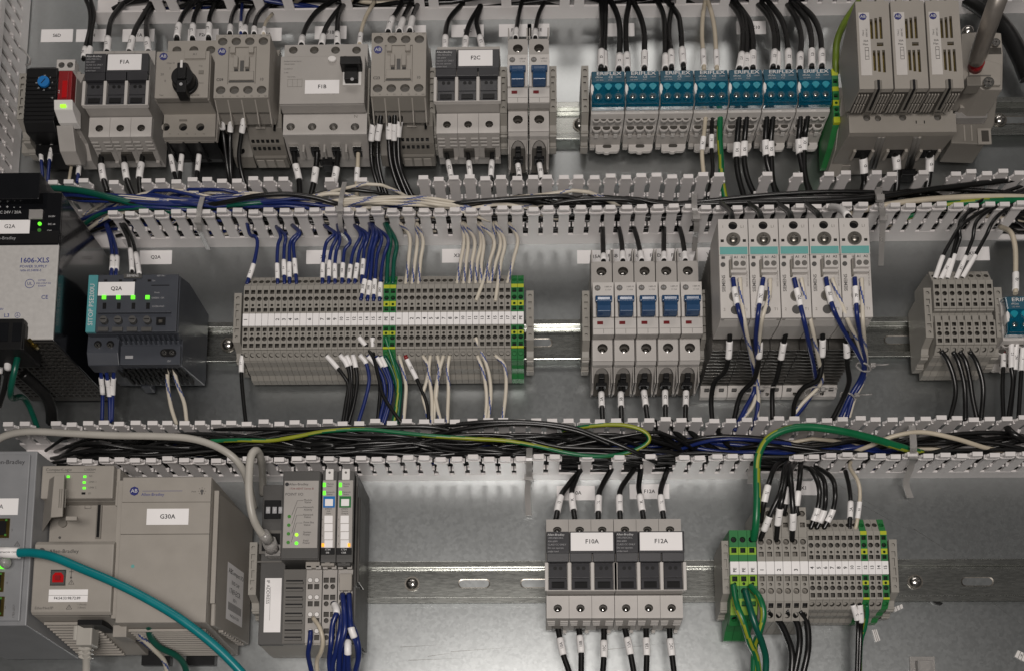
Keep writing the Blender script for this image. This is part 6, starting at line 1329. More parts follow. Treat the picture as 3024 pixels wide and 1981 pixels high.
# ---------------------------------------------------------------- middle row
batch(B1, 'b', 1.5, 'entering top of the Q2A module', [([(648, 235, 30), (676, 330), (690, 430), (683, 560, 74)], (432, 512, 'L+')), ([(655, 230, 30), (700, 340), (718, 430), (711, 560, 74)], (435, 514, '2+'))])
batch(B1, 'k', 1.5, 'entering top of the Q2A module', [([(718, 190, 32), (775, 300), (800, 390), (813, 555, 74)], (390, 522, 'L')), ([(730, 185, 32), (800, 300), (835, 415), (858, 560, 74)], (415, 545, '5'))])
batch(B1, 'b', 1.5, 'leaving bottom of Q2A module', [([(620, 1095, 62), (622, 1180), (630, 1275), (627, 1440, 34)], (1175, 1275, '21')), ([(648, 1095, 62), (660, 1190), (672, 1285), (676, 1450, 34)], (1185, 1288, '15')), ([(701, 1095, 62), (697, 1180), (692, 1275), (687, 1440, 34)], (1175, 1278, '2-'))])
batch(B1, 'w', 1.6, 'leaving bottom of Q2A module', [([(1028, 1105, 60), (1030, 1220), (1050, 1350), (1084, 1460, 32)],), ([(1062, 1105, 60), (1092, 1220), (1131, 1330), (1147, 1450, 32)],)])
batch(B1, 'k', 2.0, 'hanging below the power supply terminal', [([(8, 1000, 108), (0, 1090), (-20, 1300, 70)], (1050, 1140, 'L1')), ([(50, 1000, 108), (46, 1120), (30, 1230), (-5, 1350, 70)], (1015, 1120, 'L2'))])
batch(B1, 't', 2.3, 'looping down from the power supply terminal', [([(122, 990, 108), (92, 1120, 110), (66, 1250, 100), (75, 1300, 84), (130, 1290, 66), (170, 1330, 54), (205, 1410, 42), (240, 1510, 30)],)])
wire(B1, 'k', 4.6, [(140, 1150, 78), (215, 1215, 68), (285, 1290, 54), (315, 1370, 44), (318, 1450, 34)], 'thick black cable below the power supply grille', name='thick_cable', cat='cable')
xw = 'on top of the long strip'
batch(B2, 'b', 1.5, 'into the first terminal of the long strip', [([(165, 230, 34), (185, 300, 40), (218, 312, 46), (229, 360), (206, 480), (163, 605, 44)], (480, 567, '1+'))])
batch(B2, 'b', 1.45, 'into tags two to five, long strip', [([(345, 250, 32), (372, 310, 44), (356, 360), (350, 460), (354, 605, 44)], (478, 572, '1-')), ([(360, 260, 32), (402, 310, 46), (395, 370), (392, 455), (395, 605, 44)], (455, 550, '1+')), ([(440, 240, 32), (480, 285, 46), (432, 345), (425, 470), (428, 605, 44)], (470, 562, '1-')), ([(445, 240, 34), (490, 290, 48), (452, 350), (456, 440), (470, 605, 44)], (448, 542, '1+'))])
batch(B2, 'b', 1.45, 'into tags eight to thirteen', [([(640, 240, 32), (700, 292, 46), (652, 350), (632, 470), (628, 605, 44)], (475, 567, '2+')), ([(645, 250, 32), (716, 300, 46), (686, 380), (672, 460), (667, 605, 44)], (460, 557, '2-')), ([(720, 240, 32), (735, 330, 46), (714, 400), (705, 480), (706, 605, 44)], (480, 572, '2+')), ([(725, 240, 32), (798, 335, 46), (766, 390), (755, 470), (748, 605, 44)], (475, 567, '10A')), ([(825, 240, 32), (862, 305, 46), (822, 390), (802, 480), (788, 605, 44)], (485, 572, '10B')), ([(830, 250, 32), (885, 312, 46), (856, 400), (842, 480), (826, 605, 44)], (478, 572, '11B')), ([(830, 245, 34), (905, 300, 48), (887, 380), (880, 450), (868, 605, 44)], (450, 548, '20B'))])
batch(B2, 'b', 1.45, 'in second holes, tags thirteen to sixteen', [([(915, 230, 34), (940, 290, 50), (916, 400), (900, 520), (863, 705, 48)], (575, 663, '21B')), ([(925, 230, 34), (962, 295, 50), (937, 400), (925, 530), (904, 708, 48)], (585, 673, '20B')), ([(925, 235, 32), (992, 312, 50), (966, 420), (955, 520), (941, 708, 48)], (575, 668, '20C')), ([(930, 240, 30), (1030, 322, 50), (1006, 430), (990, 530), (979, 708, 48)], (595, 683, '20D'))])
batch(B2, 'b', 1.4, 'bunched at the duct above tag fourteen', [([(920, 230, 28), (915, 300, 42), (890, 360), (878, 480, 40), (872, 600, 38)],), ([(930, 225, 28), (975, 300, 42), (945, 380), (935, 480, 40), (925, 600, 38)],)])
batch(B2, 't', 1.75, 'into the middle green-yellow terminals', [([(1010, 230, 32), (1046, 330, 46), (1030, 450), (1022, 605, 44)],), ([(1020, 230, 32), (1082, 350, 46), (1068, 460), (1060, 605, 44)],)])
batch(B2, 'w', 1.5, 'into tags one to three, right half', [([(1105, 230, 32), (1163, 310, 46), (1158, 450), (1138, 612, 44)],), ([(1205, 235, 32), (1210, 350, 46), (1196, 470), (1178, 612, 44)],), ([(1208, 230, 34), (1246, 335, 48), (1232, 450), (1216, 612, 44)],)])
batch(B2, 'w', 1.5, 'into tags nine to sixteen, right half', [([(1485, 225, 32), (1497, 340, 46), (1476, 470), (1453, 612, 44)],), ([(1492, 225, 34), (1522, 340, 48), (1510, 470), (1493, 612, 44)],), ([(1500, 230, 32), (1562, 335, 47), (1546, 470), (1528, 612, 44)],), ([(1585, 225, 32), (1602, 350, 46), (1578, 470), (1568, 612, 44)],), ([(1590, 230, 34), (1618, 350, 48), (1604, 480), (1600, 612, 44)],), ([(1595, 230, 36), (1682, 335, 50), (1656, 460), (1612, 595), (1570, 708, 48)],), ([(1682, 225, 32), (1678, 370, 46), (1655, 480), (1643, 612, 44)],), ([(1690, 230, 34), (1722, 350, 48), (1690, 480), (1655, 612, 44)],), ([(1690, 225, 36), (1747, 345, 50), (1722, 480), (1690, 708, 48)],)])
batch(B2, 'w', 1.5, 'into tag seventeen, right half', [([(1775, 230, 32), (1827, 325, 46), (1802, 450), (1760, 612, 44)],)])
batch(B2, 'k', 1.6, 'hanging straight from the first lower terminal', [([(141, 1030, 42), (131, 1090), (132, 1180), (142, 1300), (160, 1470, 34)], (1040, 1142, '1+'))])
batch(B2, 'k', 1.55, 'hanging from lower tags eight to eleven', [([(650, 1035, 43), (700, 1090), (757, 1160), (787, 1220), (772, 1330), (752, 1460, 32)], (1040, 1118)), ([(733, 1030, 43), (776, 1090), (797, 1180), (792, 1300), (768, 1460, 32)], (1034, 1108)), ([(776, 1035, 43), (800, 1100), (808, 1190), (802, 1310), (776, 1460, 30)], (1036, 1100)), ([(814, 1030, 43), (833, 1110), (841, 1200), (822, 1330), (786, 1460, 32)], (1034, 1112))])
batch(B2, 'b', 1.5, 'hanging from lower tag thirteen', [([(857, 1033, 43), (896, 1085), (915, 1180), (896, 1290), (845, 1460, 32)], (1034, 1088))])
batch(B2, 'k', 1.55, 'crossing down from tags thirteen and fifteen', [([(852, 928, 48), (902, 990), (945, 1060), (975, 1180), (1005, 1290), (1083, 1410), (1130, 1470, 36)], (928, 978)), ([(936, 926, 48), (936, 1010), (958, 1090), (982, 1230), (966, 1460, 30)], (928, 1002))])
batch(B2, 'b', 1.5, 'hanging from lower tags fourteen to sixteen', [([(903, 1036, 43), (952, 1090), (1000, 1180), (1010, 1290), (972, 1460, 30)], (1042, 1094)), ([(958, 1040, 43), (1000, 1110), (1040, 1210), (1036, 1310), (992, 1460, 30)], (1050, 1108)), ([(988, 1040, 43), (1022, 1120), (1053, 1220), (1042, 1330), (1004, 1460, 30)], (1046, 1108))])
batch(B2, 'g', 1.7, 'hanging from middle green-yellow terminals', [([(1014, 925, 49), (1040, 1010), (1066, 1090), (1096, 1200), (1086, 1330), (1062, 1460, 32)],)])
batch(B2, 't', 1.8, 'hanging from middle green-yellow terminals', [([(1008, 1040, 43), (1050, 1110), (1081, 1200), (1090, 1300), (1072, 1460, 30)],), ([(1048, 1040, 43), (1090, 1120), (1106, 1220), (1101, 1330), (1084, 1460, 30)],)])
batch(B2, 'k', 1.5, 'with a red tip and sleeve hanging under the right half', [([(1136, 1036, 43), (1160, 1090), (1201, 1170), (1242, 1260), (1272, 1350), (1284, 1470, 32)], (1060, 1182, '20A'))], tip='red')
batch(B2, 'w', 1.5, 'under tags one to eight, right half', [([(1098, 1038, 43), (1120, 1120), (1141, 1220), (1136, 1330), (1124, 1470, 32)],), ([(1243, 1038, 43), (1281, 1110), (1266, 1200), (1245, 1280), (1266, 1370), (1284, 1470, 30)],), ([(1291, 1038, 43), (1281, 1130), (1291, 1220), (1301, 1320), (1300, 1470, 32)],), ([(1333, 1038, 43), (1348, 1130), (1330, 1210), (1324, 1300), (1360, 1470, 32)],), ([(1372, 1038, 43), (1341, 1150), (1330, 1250), (1320, 1340), (1306, 1470, 30)],), ([(1408, 1038, 43), (1396, 1130), (1402, 1240), (1394, 1470, 32)],)])
batch(B2, 'w', 1.5, 'under tags twelve to sixteen, right half', [([(1578, 1038, 43), (1610, 1120), (1630, 1220), (1636, 1330), (1622, 1470, 30)],), ([(1568, 928, 48), (1596, 1000), (1631, 1080), (1656, 1180), (1661, 1300), (1640, 1470, 32)],), ([(1686, 1036, 43), (1742, 1090), (1756, 1180), (1751, 1300), (1728, 1470, 32)],)])
batch(B3, 'k', 2.1, 'dropping into the five middle-row breakers', [([(373, 215, 20), (375, 330), (379, 462, 42)], (425, 460)), ([(462, 215, 20), (488, 330), (498, 462, 42)], (410, 458)), ([(553, 220, 20), (590, 340), (614, 462, 42)], (410, 458)), ([(751, 225, 20), (749, 350), (750, 462, 42)], (415, 458)), ([(836, 225, 20), (867, 340), (881, 462, 42)], (415, 458))])
batch(B3, 'k', 2.0, 'leaving the five middle-row breakers', [([(363, 1190, 24), (366, 1290), (369, 1360), (374, 1450, 34)], (1266, 1352, '15A')), ([(483, 1190, 24), (485, 1290), (487, 1360), (490, 1450, 34)], (1266, 1352, '15B')), ([(618, 1190, 24), (631, 1290), (639, 1350), (652, 1450, 34)], (1256, 1346, '15C')), ([(757, 1190, 24), (757, 1290), (759, 1360), (760, 1450, 34)], (1256, 1346, '15D')), ([(886, 1190, 24), (885, 1290), (883, 1360), (881, 1450, 34)], (1260, 1346, '15E'))])
batch(B3, 'k', 2.2, 'short, poking up from the tops of the relays', [([(1172, 245, 104), (1168, 190, 100), (1150, 150, 80), (1100, 110, 50)],), ([(1356, 245, 104), (1345, 190, 100), (1325, 150, 80), (1270, 110, 50)],), ([(1540, 240, 104), (1530, 185, 100), (1505, 150, 80), (1450, 110, 50)],), ([(1725, 235, 104), (1700, 180, 100), (1670, 150, 80), (1620, 110, 50)],), ([(1912, 235, 104), (1870, 175, 100), (1830, 140, 80), (1770, 130, 50)], (130, 185))])
ws = 'plugged into the solid-state relays'
batch(B3, 'b', 1.75, ws, [([(1173, 565, 113), (1190, 680), (1216, 790, 112), (1262, 950, 90), (1296, 1100, 60), (1308, 1240, 40), (1250, 1360, 36), (1180, 1500, 34)], (625, 727, '7B')), ([(1360, 565, 113), (1345, 660), (1326, 800, 112), (1313, 950, 90), (1322, 1100, 60), (1318, 1240, 40), (1326, 1350, 36), (1296, 1500, 32)], (620, 727, '7C')), ([(1548, 565, 113), (1575, 680), (1611, 830, 108), (1641, 970, 90), (1671, 1110, 60), (1680, 1220, 42), (1622, 1330, 36), (1550, 1420, 34)], (630, 737, '7D')), ([(1743, 562, 113), (1765, 670), (1801, 780, 112), (1872, 920, 92), (1942, 1030, 72), (1974, 1110, 58), (1950, 1190, 46), (1890, 1290, 40), (1832, 1420, 36)], (620, 717, '7E')), ([(1920, 562, 113), (1928, 680), (1936, 800, 112), (1961, 950, 88), (1984, 1080, 62), (1968, 1190, 46), (1912, 1290, 40), (1872, 1420, 36)], (620, 727, '7F'))])
batch(B3, 'w', 1.6, ws, [([(1216, 565, 113), (1225, 690), (1246, 830, 108), (1272, 970, 88), (1302, 1100, 60), (1320, 1230, 40), (1292, 1350, 36), (1205, 1450, 34)],), ([(1402, 570, 113), (1395, 680), (1356, 800, 110), (1340, 900, 96), (1330, 1010, 78), (1325, 1150, 52), (1330, 1300, 38), (1322, 1420, 34)],), ([(1591, 565, 113), (1620, 700), (1656, 850, 104), (1686, 1000, 84), (1711, 1120, 62), (1722, 1180, 52), (1700, 1230, 44), (1600, 1330, 38), (1540, 1410, 34)],), ([(1781, 566, 113), (1831, 700), (1882, 830, 106), (1942, 960, 84), (1974, 1080, 62), (1960, 1190, 44), (1900, 1300, 38), (1850, 1420, 34)],), ([(1963, 566, 113), (1968, 700), (1971, 830, 108), (1981, 950, 88), (1992, 1070, 62), (1974, 1190, 44), (1920, 1300, 38), (1885, 1420, 34)],)])
batch(B3, 'k', 2.0, 'from under the relays passing the heat sinks', [([(1155, 850, 88), (1152, 960), (1145, 1060), (1121, 1140), (1062, 1200), (1040, 1300), (1046, 1440, 32)], (950, 1055, '15F')), ([(1335, 860, 88), (1336, 1010), (1325, 1100), (1300, 1190), (1220, 1280), (1180, 1430, 32)], (958, 1052, '15G')), ([(1512, 850, 88), (1486, 960), (1466, 1070), (1441, 1180), (1416, 1250), (1416, 1430, 32)], (960, 1060, '15H')), ([(1722, 840, 88), (1724, 950), (1720, 1050), (1700, 1180), (1602, 1240), (1552, 1330), (1544, 1430, 32)], (940, 1046, '15J')), ([(1868, 870, 88), (1872, 1000), (1876, 1100), (1886, 1200), (1850, 1300), (1784, 1430, 32)], (960, 1046, '15K'))])
batch(B3, 'k', 2.3, 'ducking into duct under five breakers', [([(690, 1440, 40), (722, 1505), (800, 1570), (900, 1620, 18)],), ([(788, 1440, 40), (820, 1505), (900, 1570), (1000, 1620, 18)],), ([(884, 1440, 40), (915, 1505), (990, 1570), (1080, 1620, 18)],), ([(1074, 1470, 36), (1092, 1520), (1140, 1580), (1210, 1620, 18)],)])
batch(B4, 'k', 1.5, 'sweeping into the top of the eight-way strip', [([(1260, -10, 34), (960, 105, 50), (852, 250, 52), (792, 350), (750, 430), (698, 575, 44)], (430, 568)), ([(1280, 10, 34), (905, 165, 52), (840, 300), (800, 440), (734, 578, 44)], (450, 572, 'X2')), ([(1290, 0, 36), (895, 215, 54), (852, 330), (822, 420), (774, 576, 44)], (420, 568)), ([(1290, 20, 38), (985, 185, 54), (930, 330), (890, 430), (828, 574, 44)], (430, 570, 'X17')), ([(1290, 40, 40), (1085, 185, 54), (1012, 310), (946, 430), (866, 568, 44)], (425, 563))])
batch(B4, 'n', 2.0, 'dropping into the teal block at the right edge', [([(1100, 250, 26), (1165, 285, 40), (1193, 380), (1196, 540), (1195, 660, 52)], (535, 640, 'N2'))])
batch(B4, 'k', 1.9, 'leaving bottom of eight-way strip', [([(736, 1008, 44), (780, 1070), (816, 1170), (826, 1280), (788, 1440, 32)],), ([(811, 1012, 44), (846, 1080), (876, 1190), (886, 1290), (888, 1440, 32)],), ([(851, 1012, 44), (891, 1080), (916, 1190), (932, 1300), (962, 1440, 32)],), ([(912, 1012, 44), (956, 1080), (991, 1190), (996, 1290), (982, 1440, 30)],)])
batch(B4, 'k', 1.7, 'under the right-edge teal block', [([(1123, 1020, 30), (1120, 1110), (1115, 1250), (1122, 1440, 32)], (1030, 1112, '6')), ([(1172, 936, 42), (1170, 1010), (1170, 1110), (1178, 1210), (1148, 1440, 32)], (960, 1112, '12')), ([(1206, 932, 42), (1197, 1010), (1191, 1120), (1180, 1240), (1160, 1440, 30)], (965, 1127, 'N2')), ([(1245, 936, 42), (1239, 1030), (1231, 1130), (1212, 1440, 32)], (990, 1132, '17'))], tip='red')
# ---------------------------------------------------------------- lowest row
wire(C1, 'c', 2.9, [(-60, 175, 52), (30, 115, 58), (180, 88, 62), (450, 100, 62), (700, 112, 62), (950, 116, 62), (1150, 128, 62), (1300, 168, 62), (1420, 235, 60), (1490, 320, 52), (1530, 430, 38), (1560, 560, 26)], 'grey network cable lying along the lower duct at the left', name='network_cable', cat='cable')
t = wire(C2, 'c', 3.0, [(262, 470, 16), (262, 360, 44), (252, 260, 78), (225, 205, 94), (192, 235, 99), (178, 340, 99), (178, 470, 98), (198, 600, 94), (238, 690, 86), (285, 745, 78)], 'grey network cable looping down into the dark I/O adapter', name='network_cable', cat='cable')
a, b, c_ = C2(262, 712, 83), C2(300, 760, 76), C2(322, 810, 68)
MB().tube([(a[0], a[1], 83), (b[0], b[1], 76)], 4.4, n=10).tube([(b[0], b[1], 76), (c_[0], c_[1], 68)], 5.6, n=8).build('plug_boot', 'tie', t)
MB().box(c_[0]-6, c_[0]+6, c_[1]-5, c_[1]+4, 58, 68).build('plug', 'tie', t, bevel=1.0)
t = wire(C1, 'e', 3.25, [(105, 832, 126), (200, 832, 130), (330, 858, 134), (500, 928, 136), (700, 1012, 136), (900, 1112, 134), (1100, 1232, 132), (1300, 1385, 128), (1450, 1530, 124), (1560, 1660, 120)], 'thick teal network cable sweeping across the lower left corner', name='network_cable', cat='cable')
a, b = C1(-60, 826, 124), C1(118, 833, 126)
MB().tube([(a[0], a[1], 124), (b[0], b[1], 126)], 3.9, n=14).build('strain_relief', 'sleeve', t)
q = C1(60, 838, 126); text('NETWORK E3M', 1.8, q[0], q[1], 130.3, 'ink_grey', t)
q = C1(10, 880, 118); MB().dome(q[0], q[1], 4.2, 112, 5).build('plug_latch', 'tie', t)
p = C1(525, 1320, 78)
t = wire(C1, 'c', 2.9, [(528, 1395, 70), (530, 1440, 66), (530, 1520, 58), (528, 1640, 50)], 'pale network cable plugged into the underside of the controller', name='network_cable', cat='cable')
MB().box(p[0]-6.2, p[0]+5.6, p[1]-10, p[1]+12, 66, 80).box(p[0]-9.5, p[0]-6.3, p[1]-6, p[1]+8, 68, 78).build('plug', 'cable_grey', t, bevel=1.0)
for k in range(4): q = C1(529, 1390+k*26, 70-k*3); MB().cyl(q[0], q[1]-.8, 4.4, 66-k*3, 74-k*3, n=12, rz=1.6).build('boot_ring', 'cable_grey', t)
batch(C1, 'b', 1.9, 'leaving bottom of G30A module', [([(808, 1255, 88), (826, 1330), (895, 1390), (965, 1440, 30)],)])
batch(C1, 'w', 1.9, 'leaving bottom of G30A module', [([(832, 1260, 88), (872, 1350), (952, 1430), (1010, 1500), (1035, 1620, 20)],)])
batch(C1, 't', 2.6, 'leaving bottom of G30A module', [([(915, 1255, 90), (922, 1340), (980, 1410), (1078, 1460), (1132, 1520), (1158, 1620, 20)],)])
batch(C2, 'b', 1.9, 'hanging from the left push-in terminal strip', [([(556, 1310, 66), (551, 1380, 68), (541, 1450, 62), (552, 1520), (580, 1640, 40)],)])
batch(C2, 'n', 1.7, 'curling from the left push-in terminal strip', [([(570, 1230, 65), (611, 1290, 70), (631, 1370, 68), (620, 1440, 62), (594, 1500), (602, 1640, 40)],)])
batch(C2, 'b', 2.1, 'bunched under the right push-in strips', [([(698, 1140, 64), (716, 1195, 72), (691, 1270, 72), (680, 1400, 70), (672, 1500), (684, 1640, 48)], (1150, 1205)), ([(748, 1195, 68), (738, 1300, 73), (716, 1420, 70), (690, 1530), (700, 1640, 48)],), ([(752, 1085, 68), (761, 1180, 76), (766, 1300, 78), (738, 1420, 72), (724, 1640, 50)],), ([(765, 1240, 66), (760, 1340, 70), (770, 1460, 66), (748, 1640, 44)],), ([(786, 1340, 66), (784, 1410, 72), (786, 1500, 66), (792, 1640, 48)], (1375, 1452)), ([(791, 1085, 68), (796, 1200, 76), (806, 1300, 78), (841, 1400, 72), (846, 1500), (816, 1640, 48)], (1290, 1350)), ([(794, 1240, 66), (832, 1330, 74), (852, 1440, 70), (836, 1540), (800, 1640, 46)],)])
batch(C3, 'k', 2.2, 'entering the tops of F10A and F12A', [([(655, 325, 26), (582, 410), (531, 490), (500, 640, 44)], (485, 577, '1J')), ([(650, 320, 26), (612, 410), (600, 480), (620, 640, 44)], (475, 570, '1K')), ([(845, 315, 26), (786, 420), (765, 490), (762, 640, 44)], (488, 582, '1L')), ([(985, 315, 26), (912, 420), (892, 490), (898, 640, 44)], (485, 580, '1J')), ([(1025, 315, 26), (1011, 420), (1018, 480), (1043, 640, 44)], (480, 576, '1K')), ([(1190, 315, 26), (1152, 420), (1146, 490), (1166, 640, 44)], (485, 580, '1L'))])
batch(C3, 'k', 2.3, 'leaving the bottoms of F10A and F12A', [([(508, 1258, 28), (526, 1350), (549, 1460), (582, 1560), (600, 1660, 30)], (1355, 1460, '10A')), ([(639, 1258, 28), (648, 1340), (658, 1450), (655, 1660, 30)], (1340, 1447, '10B')), ([(798, 1258, 28), (797, 1370), (797, 1470), (782, 1660, 30)], (1370, 1474, '10C')), ([(916, 1258, 28), (938, 1350), (960, 1450), (998, 1660, 30)], (1352, 1457, '12A')), ([(1055, 1258, 28), (1057, 1360), (1060, 1460), (1053, 1660, 30)], (1355, 1462, '12B')), ([(1199, 1258, 28), (1203, 1360), (1215, 1460), (1240, 1660, 30)], (1360, 1464, '12C'))])
wire(C4, 'g', 2.9, [(365, 755, 48), (380, 640, 58), (386, 480, 62), (384, 330, 64), (396, 230, 66), (450, 135, 68), (560, 78, 70), (700, 60, 70), (900, 85, 68), (1100, 132, 62), (1250, 178, 54), (1400, 222, 40)], 'thick green-yellow earth wire arching over the lower duct at the right')
batch(C4, 'k', 2.1, 'looping into the wide grey terminals', [([(600, 250, 26), (505, 295, 50), (460, 400, 62), (428, 530, 60), (408, 640, 50)], (422, 518, '1J')), ([(620, 245, 26), (560, 300, 52), (532, 450, 64), (470, 590, 60), (404, 755, 48)], (610, 697, '1J')), ([(640, 250, 28), (575, 330, 56), (545, 480, 66), (520, 600, 60), (503, 760, 48)], (560, 662, '1K')), ([(640, 245, 28), (590, 330, 50), (576, 440, 56), (560, 540, 52), (548, 600, 48)], (432, 530)), ([(650, 245, 28), (594, 320, 58), (598, 450, 66), (607, 600, 62), (600, 760, 48)], (590, 687, '1L')), ([(655, 240, 28), (652, 330, 50), (640, 450, 54), (628, 560, 50), (640, 600, 48)], (455, 542))])
batch(C4, 'k', 1.95, 'bowing into tags four to six, lowest strip', [([(650, 300, 26), (722, 330, 48), (766, 430, 54), (760, 550), (712, 690, 44)], (558, 637, '3J')), ([(700, 300, 26), (790, 375, 48), (806, 480, 54), (796, 580), (748, 690, 44)], (570, 647)), ([(740, 300, 26), (840, 368, 48), (866, 460, 54), (851, 570), (793, 690, 44)], (565, 642, '2K'))])
batch(C4, 'k', 1.8, 'into tag ten, lowest strip', [([(928, 330, 28), (950, 420), (960, 520), (954, 690, 44)], (520, 617, '2A'))])
batch(C4, 'n', 1.5, 'into tag eleven, lowest strip', [([(990, 240, 30), (955, 300, 40), (1004, 390, 50), (1018, 480), (1000, 640), (988, 690, 44)], (520, 622, 'N'))])
batch(C4, 'k', 2.5, 'drooping from the wide grey terminals', [([(450, 1180, 44), (520, 1250), (571, 1350), (601, 1470), (585, 1680, 24)],), ([(564, 1180, 44), (620, 1240), (646, 1330), (640, 1450), (592, 1680, 26)],), ([(646, 1185, 44), (690, 1260), (701, 1370), (690, 1480), (640, 1680, 26)],)])
batch(C4, 'g', 2.5, 'drooping from the wide green terminals', [([(240, 1030, 52), (260, 1150, 58), (300, 1250, 58), (341, 1380, 50), (382, 1480), (410, 1680, 30)],), ([(345, 1035, 52), (402, 1110, 60), (426, 1210, 60), (400, 1320, 54), (370, 1420), (362, 1680, 30)],)])
batch(C4, 't', 2.6, 'drooping from the wide green terminals', [([(312, 1060, 52), (345, 1180, 58), (385, 1300, 56), (421, 1400, 46), (440, 1500), (428, 1680, 28)],)])
batch(C4, 'k', 1.7, 'hanging from lower tags ten and eleven', [([(973, 1146, 44), (1000, 1240), (1005, 1330), (994, 1680, 28)], (1150, 1242, '2A')), ([(1017, 1142, 44), (1025, 1250), (1021, 1350), (1008, 1680, 26)], (1150, 1258, 'N'))])
batch(C4, 'g', 1.7, 'hanging from green-yellow tag twelve', [([(1060, 1150, 44), (1060, 1220), (1046, 1300), (1022, 1400), (1015, 1680, 22)],)])
# ---------------------------------------------------------------- wires lying in the ducts
def duct_run(mb, mi, col, r, X0, X1, Z0, Z1, h0, h1, seed):
    rnd = random.Random(seed); n = max(4, int((X1-X0)/38)); pts = []
    z, h = rnd.uniform(Z0, Z1), rnd.uniform(h0, h1)
    for i in range(n+1):
        z = min(Z1, max(Z0, z+rnd.uniform(-9, 9))); h = min(h1, max(h0, h+rnd.uniform(-11, 11)))
        pts.append((X0+(X1-X0)*i/n+rnd.uniform(-6, 6), z, h*(0.35 if i in (0, n) else 1)))
    mm = [tuple(p) for p in spline(pts)]
    if WCOL[col][2]: mb.tube(resample(mm, 2.2), r, mi, 10, mi+1, WCOL[col][2])
    else: mb.tube(mm, r, mi, 7)
def duct_fill(spec, Z0, Z1, label, seed):
    mb = MB(); mats = []
    for k, (col, r, n, xa, xb, h0, h1) in enumerate(spec):
        rnd = random.Random(seed+k); mi = len(mats); mats += WCOL[col][0]
        for i in range(n):
            L = rnd.uniform(.45, 1.0)*(xb-xa); s = rnd.uniform(xa, xb-L)
            duct_run(mb, mi, col, r*rnd.uniform(.9, 1.1), s, s+L, Z0, Z1, h0, h1, seed*100+k*40+i)
    o = mb.build('duct_wires', mats); o['kind'] = 'stuff'; tag(o, label, 'wires')
duct_fill([('b', 1.3, 24, -385, -95, 14, 52), ('w', 1.3, 16, -385, -60, 16, 52), ('k', 1.4, 8, -385, -60, 12, 50), ('t', 1.9, 2, -390, -150, 30, 54), ('k', 1.6, 24, -80, 470, 6, 40), ('w', 1.5, 5, -130, 120, 10, 42), ('n', 2.2, 2, 240, 480, 22, 40), ('t', 2.4, 1, 290, 480, 22, 40)], 508, 526, 'tangled blue, white and black wires heaped in the middle duct', 11)
duct_fill([('k', 1.35, 46, -400, 150, 8, 50), ('k', 1.7, 12, 100, 480, 6, 34), ('b', 1.6, 9, -120, 330, 8, 38), ('w', 1.5, 3, -380, -100, 12, 36), ('n', 1.5, 3, 150, 430, 10, 34), ('b', 1.6, 4, -370, -180, 10, 32)], 299.5, 319.5, 'tangled mostly black wires heaped in the lower duct', 23)
duct_fill([('k', 2.0, 20, -370, 300, 4, 34), ('b', 1.6, 5, -330, -120, 5, 30), ('n', 1.8, 3, -250, -80, 6, 30)], 721, 748, 'tangled black wires heaped in the top duct', 31)
duct_fill([('k', 1.5, 14, -330, 470, 4, 42)], 506.6, 510, 'extra dark wires darkening the slots in the lower wall of the middle duct', 41)  # wires added behind the wall so its slots read black
duct_fill([('k', 1.5, 18, -350, 470, 4, 44)], 297.8, 302, 'extra dark wires darkening the slots in the lower wall of the lower duct', 43)  # same added filling, blackens the slots of the lower duct
# visible runs on top of the heaps
wire(A1, 't', 2.6, [(330, 1390, 46), (270, 1440, 44), (420, 1445, 50), (640, 1470, 54), (850, 1520, 54), (1100, 1580, 50), (1400, 1640, 40)], 'dark green wire on top of the middle duct bundle at the left')
wire(B2, 'k', 1.9, [(-120, 130, 50), (60, 95, 56), (220, 62, 60), (400, 50, 60), (560, 68, 58), (700, 105, 54), (800, 135, 46)], 'black wire arching over the blue bundle in the middle duct')
for i, dy in enumerate((0, 12, 26, 40, 56)):
    rn = random.Random(90+i); j = lambda k: rn.uniform(-k, k)
    wire(B2, 'w', 1.2, [(560-20*i, 130+dy*.3, 40), (720+j(30), 98+dy*.6+j(9), 50+j(3)), (900+j(40), 70+dy*.8+j(10), 53+j(4)), (1120+j(40), 60+dy+j(10), 54+j(4)), (1330+j(40), 82+dy+j(10), 52+j(4)), (1500+j(20), 122+dy*.7, 48), (1640+j(20), 200+dy*.3, 34)], '%s of five white-blue wires arching along the middle duct' % ['topmost', 'second', 'third', 'fourth', 'lowest'][i], group='white wires arching along the middle duct')
for i in range(7):
    rn = random.Random(190+i); j = lambda k: rn.uniform(-k, k); col = 'bwbwbkb'[i]
    wire(A1, col, 1.35, [(420+i*14, 1470+i*8+j(5), 40), (640+j(40), 1480+i*10+j(9), 50), (900+j(50), 1500+i*9+j(9), 53), (1200+j(60), 1525+i*7+j(8), 53), (1500+j(60), 1530+i*6+j(8), 51), (1800+j(60), 1515+i*7, 49), (2100+j(50), 1520+i*8, 40)], '%s from the top of seven thin wires fanned over the duct, left' % ORD[i], group='thin wires fanned over the duct')
wire(B2, 'k', 1.9, [(1380, 130, 46), (1480, 105, 50), (1700, 85, 52), (2000, 66, 52), (2150, 70, 50), (2290, 120, 44)], 'black wire curving over the duct left of the five breakers')
wire(B3, 'k', 1.7, [(-40, 150, 44), (100, 105, 50), (250, 85, 52), (420, 82, 52), (570, 95, 50), (680, 150, 42)], 'thin black wire humping over the duct above the five breakers')
wire(B3, 'k', 2.2, [(620, 140, 42), (900, 118, 48), (1300, 100, 50), (1700, 92, 50), (2060, 68, 50), (2400, 20, 48), (2900, -40, 44)], 'long black wire along the middle duct above the relays')
wire(B4, 'n', 2.3, [(180, 170, 36), (380, 120, 46), (600, 88, 48), (850, 70, 48), (1100, 66, 48), (1300, 70, 44)], 'cream wire along the middle duct at the right end')
